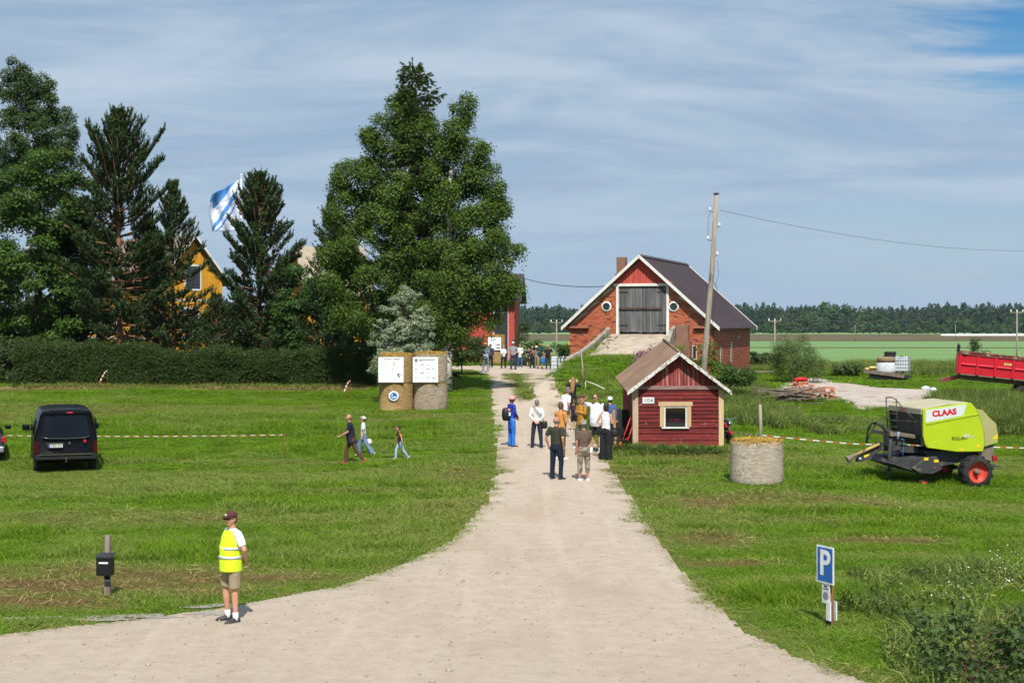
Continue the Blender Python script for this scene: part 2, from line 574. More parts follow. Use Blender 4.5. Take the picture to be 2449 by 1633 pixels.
col = b.mix(b.mr(spots, .64, .71, 0, .6), col, (.21, .155, .10))
b.bsdf(col, .95, spec=.12, normal=b.bump(b.math('ADD', b.math('MULTIPLY', mid, 1.4), fine), .8, .035))
M_ROAD = b.m
sheet('driveway', -30, 14, 8, 30.02, 0.07, lambda x, y: on_road(x, y), .016, M_ROAD)
sheet('gravel_drive', -15, 8, 29.9, 97, 0.10, lambda x, y: on_road(x, y) & ~in_poly(x + .3 * (nz(x * 3, y * 1.5, 8) - .5), y, MED), .018, M_ROAD)
M_PAD = mat('worn_concrete', (.47, .40, .345), (.37, .31, .26), 1.2, .9, bump=.3, bscale=12, dirt=(.16, .15, .09), dscale=.7, dlo=.58, dhi=.68)
sheet('concrete_yard', 8, 30, 58, 84, 0.12, lambda x, y: in_poly(x + .35 * (nz(x * 2, y * 2, 3) - .5), y + .35 * (nz(x * 2, y * 2, 5) - .5), PAD), .03, M_PAD)
M_GREYGRAVEL = mat('grey_gravel', (.36, .32, .275), (.22, .195, .17), 22, .95, bump=.8, bscale=40)
_gg = [ground(170, 1482), ground(400, 1474), ground(490, 1452)]
def in_gg(x, y):
    n = 2.4 * (fbm(x * 1.6, y * 3.2, 40, 4) - .5)
    return (((x - _gg[0].x) / 1.1 + n) ** 2 + ((y - _gg[0].y) / .22 + n) ** 2 < 1) | (((x - _gg[1].x) / 1.0 + n) ** 2 + ((y - _gg[1].y) / .2 + n) ** 2 < 1) | (((x - _gg[2].x) / .3 + n) ** 2 + ((y - _gg[2].y) / .16 + n) ** 2 < 1)
sheet('gravel_verge', -9, -3.5, 21, 27, 0.05, in_gg, .022, M_GREYGRAVEL)

# far fields: a crop, a ploughed strip, another crop
def field(name, y0, y1, tilt, c1, c2, dz, x0=-60, x1=1500, stripes=0.0):
    b = NB(name + '_surface')
    w1 = b.coord((.02, .05, 1), True)
    n1 = b.noise(w1, 1.5, 5, .6)
    w2 = b.coord((.6, .12, 1), True)
    n2 = b.noise(w2, 1.0, 4, .7)
    col = b.mix(b.mr(n1, .3, .7), c1, c2)
    col = b.mix(b.mr(n2, .55, .8, 0, .35), col, tuple(k * .7 for k in c1))
    b.bsdf(col, .95, spec=.1)
    xs = np.linspace(x0, x1, 60); ys = np.linspace(0, 1, 16)
    X, S = np.meshgrid(xs, ys)
    Y = y0 + (y1 - y0) * S + X * tilt + 6 * (nz(X * .02, S * 0, 3) - .5)
    Z = T(X, Y) + dz
    j = (np.arange(15)[:, None] * 60 + np.arange(59)[None, :]).ravel()
    put(name, np_mesh(name, np.stack([X.ravel(), Y.ravel(), Z.ravel()], 1), np.stack([j, j + 1, j + 61, j + 60], 1), b.m, True), kind='structure')
CROP1, CROP2 = (.135, .235, .078), (.165, .265, .095)
field('crop_field', 165, 428, 0.0, CROP1, CROP2, .10)
field('crop_field_beyond', 437, 604, -.03, (.140, .235, .085), (.165, .260, .10), .13)
field('ploughed_strip', 610, 985, 0.0, (.098, .080, .040), (.130, .105, .056), .16)
field('crop_field_by_forest', 990, 1180, 0.0, (.165, .290, .105), (.20, .31, .12), .2)
field('field_margin', 430, 436, -.03, (.110, .125, .040), (.16, .15, .06), .3)
# ------------------------------------------------------------------ leaves and needles
def leaf_mat(name, c1, c2, trans=.3, rough=.55, spec=.25, inst=False):
    b = NB(name)
    isl = b.n('ShaderNodeNewGeometry').outputs['Random Per Island']
    col = b.mix(isl, c1, c2)
    if inst:
        rnd = b.n('ShaderNodeObjectInfo').outputs['Random']
        hs = b.n('ShaderNodeHueSaturation')
        b.l(b.mr(rnd, 0, 1, .78, 1.22), hs.inputs['Value'])
        b.l(col, hs.inputs['Color'])
        col = hs.outputs[0]
        hay = b.mix(isl, (.175, .112, .042), (.40, .290, .125))
        pale = b.mix(isl, (.140, .205, .028), (.36, .42, .10))
        dn = b.math('ADD', b.attr('dry', 'INSTANCER').outputs['Fac'], b.math('MULTIPLY', b.math('SUBTRACT', isl, .5), .35))
        col = b.mix(b.mr(dn, .05, .40), col, pale)
        col = b.mix(b.mr(dn, .45, .85), col, hay)
    p = b.bsdf(col, rough, spec=spec)
    t = b.n('ShaderNodeBsdfTranslucent')
    tc = b.mix(.5, col, (.20, .30, .03))
    b.l(tc if not inst else col, t.inputs[0])
    mx = b.n('ShaderNodeMixShader')
    mx.inputs[0].default_value = trans
    b.l(p.outputs[0], mx.inputs[1]); b.l(t.outputs[0], mx.inputs[2])
    b.l(mx.outputs[0], b.out.inputs['Surface'])
    MATS[name] = b.m
    return b.m
L_BIRCH = leaf_mat('birch_leaf', (.020, .054, .006), (.122, .192, .024), .30)
L_BIRCH2 = leaf_mat('birch_leaf_dark', (.017, .042, .008), (.055, .095, .018), .22)
L_MAPLE = leaf_mat('maple_leaf', (.015, .045, .004), (.064, .125, .010), .22)
L_SHRUB = leaf_mat('shrub_leaf', (.020, .060, .010), (.065, .135, .022), .28)
L_DARK = leaf_mat('shrub_leaf_dark', (.020, .045, .010), (.055, .080, .020), .2)
L_SILVER = leaf_mat('silver_leaf', (.10, .15, .075), (.40, .45, .30), .22, .45)
L_WILLOW = leaf_mat('willow_leaf', (.060, .105, .024), (.13, .19, .055), .3)
L_FORE = leaf_mat('aspen_leaf', (.020, .048, .014), (.095, .150, .050), .28, .6, .15)
L_LILAC = leaf_mat('pink_blossom', (.24, .10, .15), (.40, .22, .27), .2)
L_YELLOW = leaf_mat('yellow_blossom', (.30, .34, .03), (.42, .46, .10), .2)
L_WHITE = leaf_mat('white_blossom', (.55, .57, .50), (.75, .76, .70), .2)
L_PINE = leaf_mat('pine_needle', (.020, .046, .013), (.074, .120, .038), .18, .5)
L_SPRUCE = leaf_mat('spruce_needle', (.026, .052, .010), (.075, .110, .022), .2, .5)
L_HEDGE = leaf_mat('hedge_needle', (.018, .042, .008), (.066, .100, .018), .18, .5)
L_GRASS = leaf_mat('grass_blade', (.082, .185, .006), (.240, .375, .022), .42, .6, .15, True)
L_WEED = leaf_mat('weed_blade', (.060, .110, .020), (.165, .215, .055), .35, .6, .15, True)
L_FOREST = leaf_mat('far_forest', (.020, .042, .024), (.036, .064, .034), .08, .8, .1)
L_FARDEC = leaf_mat('far_broadleaf', (.034, .066, .026), (.062, .105, .038), .15, .8, .1)
BARK = mat('bark', (.16, .105, .07), (.07, .05, .038), 5, .95, bump=.6, stretch=(1, 1, .25))
BARK_PINE = mat('pine_bark', (.30, .135, .06), (.13, .075, .048), 4, .95, bump=.5, stretch=(1, 1, .4))
BARK_BIRCH = mat('birch_bark', (.58, .55, .50), (.075, .065, .06), 3.5, .85, bump=.3, stretch=(1, 1, 2.2), lo=.5, hi=.58)

def unit(a):
    return a / np.maximum(np.linalg.norm(a, axis=1, keepdims=True), 1e-9)
def leaf_quads(C, N, L, W):
    """a small folded leaf for each centre"""
    n = len(C)
    N = unit(N)
    u = unit(np.cross(N, rng.normal(size=(n, 3))))
    v = np.cross(N, u)
    L = np.asarray(L).reshape(-1, 1); W = np.asarray(W).reshape(-1, 1)
    V = np.stack([C - u * L, C + v * W + N * W * .25, C + u * L, C - v * W + N * W * .25], 1).reshape(-1, 3)
    return V, np.arange(n * 4).reshape(-1, 4)
def needle_tris(B, D, Ls, k, nl, w):
    """bottle-brush shoots: k thin needles round each axis"""
    n = len(B)
    D = unit(D)
    Bk = np.repeat(B, k, 0); Dk = np.repeat(D, k, 0); Lk = np.repeat(np.asarray(Ls).reshape(-1, 1), k, 0)
    t = rng.uniform(0, 1, (n * k, 1))
    p = Bk + Dk * Lk * t
    r = unit(np.cross(Dk, rng.normal(size=(n * k, 3))))
    tip = p + (Dk * .75 + r * .75) * nl * rng.uniform(.7, 1.2, (n * k, 1))
    s = np.cross(Dk, r) * w
    return np.stack([p - s, p + s, tip], 1).reshape(-1, 3), np.arange(n * k * 3).reshape(-1, 3)
def crown_points(lobes, n_sub, n_leaf, sub_r, droop=0.0, flat=.75, inner=.55):
    """leaf centres in clumps that sit near the rim of the crown"""
    lob = np.array(lobes, float)
    area = (lob[:, 3] * lob[:, 5]) ** .9
    idx = rng.choice(len(lob), n_sub * 4, p=area / area.sum())
    d = unit(rng.normal(size=(len(idx), 3)))
    rr = rng.uniform(inner, 1.10, (len(idx), 1))
    c = lob[idx, :3] + d * rr * lob[idx, 3:6]
    dep = np.full(len(c), 9.0)
    for L in lob:
        dep = np.minimum(dep, np.linalg.norm((c - L[:3]) / L[3:6], axis=1))
    c = c[dep > .58][:n_sub]
    ns = len(c)
    out = c - lob[:, :3].mean(0)
    sr = rng.uniform(.65, 1.25, ns) * sub_r
    which = rng.integers(0, ns, n_leaf)
    e = unit(rng.normal(size=(n_leaf, 3)))
    e[:, 2] = np.abs(e[:, 2]) * np.where(rng.random(n_leaf) < .75, 1, -1)
    r = rng.uniform(.25, 1, (n_leaf, 1)) ** .5 * sr[which][:, None]
    P = c[which] + e * r * np.array([1, 1, flat]) + rng.normal(0, .10 * sub_r, (n_leaf, 3))
    if droop:
        P[:, 2] -= rng.exponential(droop, n_leaf) * np.linalg.norm(e[:, :2], axis=1)
    N = e * .7 + unit(out)[which] * .35 + np.array([0, -.1, .35]) + rng.normal(0, .45, (n_leaf, 3))
    return P, N, c
def limbs(mb, base, top, cents, n, r0, kink=.25):
    """a tapered trunk and limbs that reach the clumps"""
    base = Vector(base); top = Vector(top)
    pts = [base.lerp(top, t) + Vector((random.uniform(-1, 1), random.uniform(-1, 1), 0)) * kink * (0 if t == 0 else t) for t in (0, .12, .25, .4, .55, .7, .85, 1)]
    mb.tube(pts, [r0 * 1.25, r0, r0 * .9, r0 * .75, r0 * .6, r0 * .42, r0 * .25, r0 * .08], 9)
    for c in random.sample(list(cents), min(n, len(cents))):
        c = Vector(c)
        h = max(.18, min(.92, (c.z - base.z) / max(.1, top.z - base.z) - .12))
        i = min(int(h * 7), 6)
        st = base.lerp(top, h)
        L = (c - st).length
        m1 = st.lerp(c, .5) + Vector((0, 0, .12 * L))
        rr = r0 * (1 - h) * .42 + min(.018, r0 * .25)
        mb.tube([st, m1, c], [rr, rr * .6, min(.012, r0 * .15)], 6)
def broadleaf(name, label, base, lobes, n_sub, n_leaf, sub_r, leaf, lm, bark=None, droop=0.0, group=None, cat='tree', trunk_r=.2, flat=.75, n_limb=26, top=None, aspect=.62, inner=.55):
    t = thing(name, label, cat, base, 0, group)
    bz = Vector(base)
    lob = [(a - bz.x, b_ - bz.y, c - bz.z, d, e, f) for a, b_, c, d, e, f in lobes]
    P, N, cents = crown_points(lob, n_sub, n_leaf, sub_r, droop, flat, inner)
    P[:, 2] = np.maximum(P[:, 2], .03)
    L = leaf * rng.uniform(.65, 1.3, len(P))
    V, F = leaf_quads(P, N, L, L * aspect)
    put('crown', np_mesh('crown', V, F, lm), t)
    mb = MB()
    tz = max(l[2] + l[5] * .7 for l in lob)
    tp = top - bz if top is not None else Vector((lob[0][0] * .6, lob[0][1] * .6, tz))
    limbs(mb, (0, 0, -.1), tp, [c for c in cents], n_limb, trunk_r)
    mb.build('trunk', bark or BARK, t, True)
    return t
def lobes_at(d, spec, depth=.85):
    out = []
    for px, py, rx, ry in spec:
        p = ray(px, py, d)
        k = d / FOC
        out.append((p.x, p.y, p.z, rx * k, rx * k * depth, ry * k))
    return out
def conifer(name, label, base, H, crown0, prof, lm, bark, style='pine', whorl=.42, per=6, group=None, nl=.13, w=.016, k=9, trunk_r=.16, dens=1.0, flop=0):
    t = thing(name, label, 'tree', base, 0, group)
    mb = MB()
    lean = Vector((random.uniform(-.15, .15), random.uniform(-.15, .15), 0))
    ax = lambda f: Vector((0, 0, f * H)) + lean * f * f + Vector((.06 * math.sin(f * 9), .05 * math.sin(f * 7 + 1), 0)) * f
    mb.tube([ax(f) - Vector((0, 0, .1 if f == 0 else 0)) for f in (0, .1, .25, .4, .55, .7, .85, .95, 1)], [trunk_r * 1.2, trunk_r, trunk_r * .9, trunk_r * .75, trunk_r * .6, trunk_r * .45, trunk_r * .25, trunk_r * .12, .01], 8)
    B, D, Ls = [], [], []
    z = crown0 * H
    while z < H - .15:
        f = z / H
        tt = (H - z) / (H - crown0 * H)
        Rr = float(np.interp(tt, [p[0] for p in prof], [p[1] for p in prof]))
        a0 = random.uniform(0, 6.28)
        for j in range(per):
            if random.random() < (.2 if style == 'pine' else .12):
                continue
            a = a0 + 6.28 * j / per + random.uniform(-.35, .35)
            L = Rr * random.uniform(.5 if style == 'pine' else .62, 1.15)
            o = Vector((math.cos(a), math.sin(a), 0))
            if style == 'pine':
                el = np.interp(tt, [0, .25, .6, 1], [1.25, .75, .28, .02]) + random.uniform(-.12, .12)
                sag = .05
            else:
                el = np.interp(tt, [0, .3, 1], [.35, -.15, -.45]) + random.uniform(-.12, .12)
                sag = -.28
            st = ax(f)
            dv = o * math.cos(el) + Vector((0, 0, math.sin(el)))
            mid = st + dv * L * .55 + Vector((0, 0, -.04 * L))
            end = st + dv * L + Vector((0, 0, (.16 if style == 'pine' else .10) * L))
            mb.tube([st, mid, end], [.012 + .016 * L, .010 + .008 * L, .006], 5)
            n = max(3, int(L / .16 * dens))
            side = Vector((-o.y, o.x, 0))
            for q in range(n):
                s = (.38 if style == 'pine' else .22) + (.62 if style == 'pine' else .78) * (q + random.random()) / n if L > .6 else (q + 1) / n
                p = (st.lerp(mid, s / .55) if s < .55 else mid.lerp(end, (s - .55) / .45))
                for sg in (-1, 1):
                    tw = random.uniform(.12, .42) * (1.1 - .5 * s) * min(1.6, .5 + L * .4)
                    if style == 'pine':
                        dr = dv * .45 + side * sg * random.uniform(.2, .9) + Vector((0, 0, random.uniform(.35, 1.25)))
                    else:
                        dr = dv * .6 + side * sg * random.uniform(.2, .9) + Vector((0, 0, random.uniform(-1.1, -.05)))
                    dr.normalize()
                    pe = p + dr * tw
                    B.append(pe - dr * .05); D.append(dr + (Vector((0, 0, .5)) if style == 'pine' else Vector())); Ls.append(random.uniform(.22, .46) if style == 'pine' else random.uniform(.14, .30))
                    if tw > .2:
                        d2 = dr + side * sg * random.uniform(-.8, .8) + Vector((0, 0, random.uniform(-.2, .6) if style == 'pine' else random.uniform(-.9, .1)))
                        B.append(p + dr * tw * .5); D.append(d2.normalized()); Ls.append(random.uniform(.12, .24))
            B.append(end); D.append(dv + Vector((0, 0, .5 if style == 'pine' else 0))); Ls.append(.25)
        z += whorl * random.uniform(.75, 1.2) * (.55 + .45 * min(1, tt * 2))
    B.append(ax(1.0) - Vector((0, 0, .2))); D.append(Vector((0, 0, 1))); Ls.append(.4)
    V, F = needle_tris(np.array([tuple(p) for p in B]), np.array([tuple(p) for p in D]), np.array(Ls), k, nl, w)
    put('crown', np_mesh('crown', V, F, lm), t)
    mb.build('trunk', bark, t, True)
    return t

# ------------------------------------------------------------------ trees behind the hedge
D_B = 72.0
base = on(1066, D_B)
broadleaf('birch_tree', 'tall birch with white trunk, right one of the big tree group by the drive', base,
          lobes_at(D_B, [(1106, 265, 30, 42), (1112, 340, 52, 62), (1085, 400, 60, 70), (1150, 420, 34, 40), (1120, 470, 80, 80), (1180, 500, 34, 44), (1130, 560, 88, 80), (1195, 610, 44, 54), (1150, 640, 84, 62), (1085, 640, 80, 80), (1185, 690, 50, 44), (1110, 705, 74, 50), (1040, 740, 60, 60), (1085, 775, 44, 46), (1150, 745, 46, 32)]),
          260, 110000, .58, .062, L_BIRCH, BARK_BIRCH, .24, 'birches in the big tree group', trunk_r=.26, flat=.62)
base = on(930, D_B + 1.5)
broadleaf('birch_tree', 'broad birch, left one of the big tree group behind the straw bale tower', base,
          lobes_at(D_B + 1.5, [(965, 270, 44, 46), (925, 320, 60, 50), (880, 345, 34, 36), (1010, 330, 50, 60), (950, 400, 84, 70), (880, 420, 56, 54), (830, 420, 34, 40), (960, 490, 110, 80), (850, 510, 60, 60), (1010, 570, 100, 90), (900, 590, 110, 80), (830, 600, 54, 60), (960, 660, 100, 70), (850, 680, 84, 64), (800, 640, 40, 50), (1010, 720, 80, 60), (890, 745, 90, 50)]),
          330, 140000, .60, .062, L_BIRCH, BARK_BIRCH, .24, 'birches in the big tree group', trunk_r=.30, flat=.62)
conifer('spruce_tree', 'spruce whose pointed tip rises above the birches', on(985, 73.4), 17.0, .10, [(0, .2), (.05, .62), (.10, .95), (.14, 1.5), (.18, .8), (.3, 1.5), (1, 2.4)], L_SPRUCE, BARK, 'spruce', .46, 6, nl=.13, w=.032, k=20, trunk_r=.2, dens=1.0)
conifer('spruce_tree', 'dark conifer at the left flank of the birch group', on(792, 79), 10.4, .03, [(0, .2), (.2, .8), (.5, 1.5), (1, 2.3)], L_PINE, BARK, 'pine', .45, 6, nl=.13, w=.028, k=15, trunk_r=.16)
conifer('pine_tree', 'tallest pine with orange bark in front of the yellow house', on(287, 82), 15.1, .17, [(0, .3), (.08, 1.2), (.16, 1.9), (.3, 3.1), (.42, 2.7), (.6, 3.4), (.85, 3.6), (1, 3.0)], L_PINE, BARK_PINE, 'pine', .50, 7, trunk_r=.2, k=22, w=.024, nl=.13, dens=1.15)
conifer('pine_tree', 'slim pine rising before the left side of the yellow gable', on(415, 84), 11.2, .14, [(0, .2), (.12, .9), (.3, 1.5), (.6, 2.0), (1, 2.3)], L_PINE, BARK_PINE, 'pine', .46, 6, trunk_r=.14, k=22, w=.024, nl=.13, dens=1.1)
conifer('pine_tree', 'dense bluish pine beside the flag pole', on(622, 83), 11.4, .05, [(0, .3), (.1, 1.2), (.25, 2.0), (.45, 2.7), (.7, 3.0), (1, 2.8)], L_PINE, BARK_PINE, 'pine', .44, 8, trunk_r=.17, k=22, w=.024, nl=.13, dens=1.15)
conifer('pine_tree', 'dark pine filling the gap between maple and tallest pine', on(205, 86), 10.2, .03, [(0, .3), (.2, 1.2), (.5, 2.0), (1, 2.6)], L_PINE, BARK_PINE, 'pine', .46, 7, trunk_r=.15, k=20, w=.024, nl=.13, dens=1.0)
conifer('pine_tree', 'bushy pine crowding between the tallest pine and the slim pine', on(352, 85), 9.0, .06, [(0, .3), (.2, 1.1), (.5, 1.7), (1, 2.1)], L_PINE, BARK_PINE, 'pine', .44, 7, trunk_r=.14, k=20, w=.024, nl=.13, dens=1.0)
conifer('pine_tree', 'low bushy pine between the dense pine and the leafy shrubs', on(668, 82), 6.2, .02, [(0, .3), (.3, 1.2), (1, 2.2)], L_PINE, BARK_PINE, 'pine', .40, 7, trunk_r=.12, k=20, w=.024, nl=.13, dens=1.0)
conifer('pine_tree', 'small dark pine between the slim pine and the dense pine', on(520, 80.5), 4.6, .02, [(0, .2), (.3, 1.0), (1, 1.7)], L_PINE, BARK_PINE, 'pine', .36, 7, trunk_r=.09, k=22, w=.022, nl=.12)
broadleaf('maple_tree', 'round dark maple at the left edge of the picture', on(85, 84), lobes_at(84, [(110, 470, 120, 110), (40, 560, 130, 120), (170, 600, 90, 130), (70, 700, 150, 130), (180, 760, 80, 100), (20, 830, 130, 90), (130, 850, 110, 60)]), 150, 90000, 1.0, .085, L_MAPLE, BARK, .05, flat=.5, trunk_r=.3, aspect=.8)
broadleaf('birch_tree', 'loose tall birch at the upper left corner above the maple', on(70, 95), lobes_at(95, [(38, 215, 48, 70), (95, 235, 42, 62), (50, 330, 85, 90), (130, 320, 48, 75), (120, 400, 75, 80), (40, 450, 90, 80)]), 230, 62000, .58, .075, L_BIRCH2, BARK_BIRCH, .15, trunk_r=.2, top=ray(60, 300, 95), flat=.65)
broadleaf('garden_shrub', 'green lilac shrub behind the hedge left of the bale tower', on(820, 79.5), lobes_at(79.5, [(820, 770, 55, 55), (770, 720, 45, 60), (860, 800, 40, 40)]), 70, 15000, .5, .075, L_SHRUB, BARK, cat='shrub', trunk_r=.06, n_limb=18)
broadleaf('garden_shrub', 'tall leafy shrub between the dense pine and the dark spruce', on(715, 81), lobes_at(81, [(715, 700, 45, 65), (740, 780, 60, 60), (690, 780, 40, 60)]), 70, 15000, .5, .075, L_SHRUB, BARK, cat='shrub', trunk_r=.06, n_limb=18)
broadleaf('garden_shrub', 'bright green shrub before the yellow house wall', on(515, 86), lobes_at(86, [(510, 755, 32, 40), (500, 800, 45, 45)]), 40, 7000, .45, .075, L_SHRUB, BARK, cat='shrub', trunk_r=.05, n_limb=14)
broadleaf('garden_shrub', 'dark shrub with rusty blossoms at the bend of the drive', on(1105, 85), lobes_at(85, [(1100, 835, 55, 34), (1140, 845, 26, 24), (1070, 820, 30, 34)]), 60, 11000, .4, .06, L_DARK, BARK, cat='shrub', trunk_r=.05, n_limb=18)
broadleaf('silver_shrub', 'silvery grey leaved shrub rising behind the bale tower', on(968, 66), lobes_at(66, [(962, 705, 26, 30), (975, 740, 44, 42), (945, 775, 40, 46), (990, 785, 46, 50), (930, 830, 52, 46), (985, 840, 56, 46), (955, 880, 70, 50)]), 190, 16000, .24, .060, L_SILVER, BARK, cat='shrub', trunk_r=.04, n_limb=60, aspect=.36)
conifer('young_spruce', 'small spruce beside the red barn wall by the far visitors', on(1246, 97), 3.1, .0, [(0, .1), (1, 1.0)], L_SPRUCE, BARK, 'spruce', .25, 7, nl=.09, w=.02, k=8, trunk_r=.06)
broadleaf('field_bush', 'small bush behind the white water tank', on(1345, 92), lobes_at(92, [(1343, 838, 18, 18), (1358, 850, 16, 14)]), 30, 3000, .3, .06, L_SHRUB, BARK, cat='bush', trunk_r=.03, n_limb=10)
broadleaf('field_bush', 'pale low bush between the young spruce and the visitors', on(1280, 98), lobes_at(98, [(1278, 828, 18, 14), (1290, 840, 18, 14)]), 26, 2400, .3, .06, L_WILLOW, BARK, cat='bush', trunk_r=.03, n_limb=10)
broadleaf('willow_bush', 'feathery light green willow bush beside the lumber pile', on(1902, 80), lobes_at(80, [(1900, 868, 52, 36), (1880, 840, 28, 30), (1925, 845, 28, 34), (1945, 880, 30, 26), (1865, 880, 30, 24)]), 130, 15000, .38, .06, L_WILLOW, BARK, cat='bush', trunk_r=.04, n_limb=60, aspect=.24, flat=1.3)
broadleaf('field_bush', 'dark round bush right of the brick barn', on(1818, 97), lobes_at(97, [(1815, 858, 22, 14), (1835, 862, 16, 11)]), 30, 3000, .3, .07, L_DARK, BARK, cat='bush', trunk_r=.03, n_limb=10)
broadleaf('field_bush', 'low dark bush left of the flatbed trailer', on(2040, 86), lobes_at(86, [(2035, 880, 28, 14), (2010, 884, 20, 12)]), 40, 4500, .3, .06, L_WILLOW, BARK, cat='bush', trunk_r=.03, n_limb=12)
broadleaf('field_bush', 'thin brown bush behind the red trailer', on(2336, 84), lobes_at(84, [(2334, 830, 13, 20), (2345, 850, 16, 14)]), 18, 900, .25, .05, L_DARK, BARK, cat='bush', trunk_r=.03, n_limb=14)

broadleaf('garden_shrub', 'tall dark thicket behind the maple at the left edge', on(25, 93), lobes_at(93, [(0, 760, 90, 70), (90, 790, 80, 60), (40, 840, 120, 60), (150, 840, 60, 50), (20, 690, 90, 70), (115, 700, 60, 70), (-20, 620, 60, 60)]), 110, 21000, .7, .09, L_DARK, BARK, cat='shrub', trunk_r=.06, n_limb=18)
broadleaf('garden_shrub', 'dark shrub behind the left end of the hedge', on(150, 80), lobes_at(80, [(150, 850, 60, 50), (90, 860, 60, 46), (220, 860, 50, 44)]), 70, 12000, .5, .07, L_DARK, BARK, cat='shrub', trunk_r=.05, n_limb=18)
broadleaf('garden_shrub', 'dark rounded shrub at the far left below the maple', on(15, 79), lobes_at(79, [(10, 870, 70, 50), (-50, 850, 70, 60)]), 60, 11000, .5, .07, L_DARK, BARK, cat='shrub', trunk_r=.05, n_limb=18)
# clipped spruce hedge
hedge = thing('hedge', 'long clipped dark spruce hedge in front of the yellow house', 'hedge', (0, 76.3, 0))
hx0, hx1 = (60 - CX) / FOC * 77, (908 - CX) / FOC * 77
n = 52000
hx = rng.uniform(hx0, hx1, n)
hyy = np.where(rng.random(n) < .62, -.75, rng.uniform(-.75, .75, n))
htop = 1.72 + .75 * (fbm(hx * .45, hx * 0, 2, 4) - .5) + .16 * np.abs(np.sin(hx * 3.4 + 2 * nz(hx * .5, hx * 0, 6))) + .3 * sstep(-17.5, -20, hx) + .12 * sstep(-10.5, -9, hx)
hz = np.where(hyy > -.74, htop, rng.uniform(.0, 1, n) ** .9 * htop)
bulge = .8 * (fbm(hx * .8, hz * 1.1, 15, 4) - .5) + .16 * np.abs(np.sin(hx * 3.4 + 2 * nz(hx * .5, hx * 0, 6)))
hy2 = hyy + np.where(hyy < -.74, -bulge - .10 * np.sin(hz / htop * PI), 0)
gz = T(hx, 76.3 + hy2)
Bp = np.stack([hx, hy2, hz + gz], 1) + rng.normal(0, .05, (n, 3))
Dp = np.stack([rng.normal(0, .6, n), np.where(hyy < -.74, -.8, 0) + rng.normal(0, .4, n), rng.normal(.45, .5, n)], 1)
stray = rng.random(n) < .05
Dp[stray, 2] += 1.2
V, F = needle_tris(Bp, Dp, np.where(stray, rng.uniform(.25, .5, n), rng.uniform(.08, .22, n)), 5, .10, .020)
put('foliage', np_mesh('foliage', V, F, L_HEDGE), hedge)
mb = MB()
xs = np.linspace(hx0 + .15, hx1 - .15, 40)
mb.rings([[(x, -.5, Tz(x, 75.8)), (x, .5, Tz(x, 76.8)), (x, .45, Tz(x, 76.8) + 1.6), (x, -.45, Tz(x, 75.8) + 1.6)] for x in xs])
mb.build('inner_blocker', L_HEDGE, hedge)  # solid box added inside the foliage to block light and view through it

# ------------------------------------------------------------------ grass and weeds
def patch_mesh(name, n, rad, h0, h1, w, lean, ma, leafy=0.0):
    a = rng.uniform(0, 6.28, n); r = rad * np.sqrt(rng.random(n))
    p = np.stack([r * np.cos(a), r * np.sin(a), np.full(n, -.01)], 1)
    h = rng.uniform(h0, h1, n)[:, None]
    ld = rng.normal(0, lean, (n, 2))
    tip = p + np.concatenate([ld * h, h], 1)
    mid = p + np.concatenate([ld * h * .3, h * .6], 1)
    f = rng.uniform(0, 6.28, n)
    s = np.stack([np.cos(f), np.sin(f), np.zeros(n)], 1) * w * rng.uniform(.7, 1.3, (n, 1))
    V = np.stack([p - s, p + s, mid + s * .75, mid - s * .75, tip], 1).reshape(-1, 3)
    o = np.arange(n)[:, None] * 5
    F = np.concatenate([o + np.array([[0, 1, 2]]), o + np.array([[0, 2, 3]]), o + np.array([[3, 2, 4]])])
    if leafy:
        m_ = int(n * leafy)
        C = mid[rng.integers(0, n, m_)] + rng.normal(0, .06, (m_, 3))
        V2, F2 = leaf_quads(C, rng.normal(0, .5, (m_, 3)) + np.array([0, 0, .8]), rng.uniform(.03, .06, m_), rng.uniform(.015, .035, m_))
        F2 = np.concatenate([F2[:, [0, 1, 2]], F2[:, [0, 2, 3]]]) + len(V)
        V = np.concatenate([V, V2]); F = np.concatenate([F, F2])
    return np_mesh(name, V, F, ma)
def patch_collection(name, meshes):
    c = bpy.data.collections.new(name)
    for i, m in enumerate(meshes):
        c.objects.link(bpy.data.objects.new('%s_%02d' % (name, i), m))
    return c
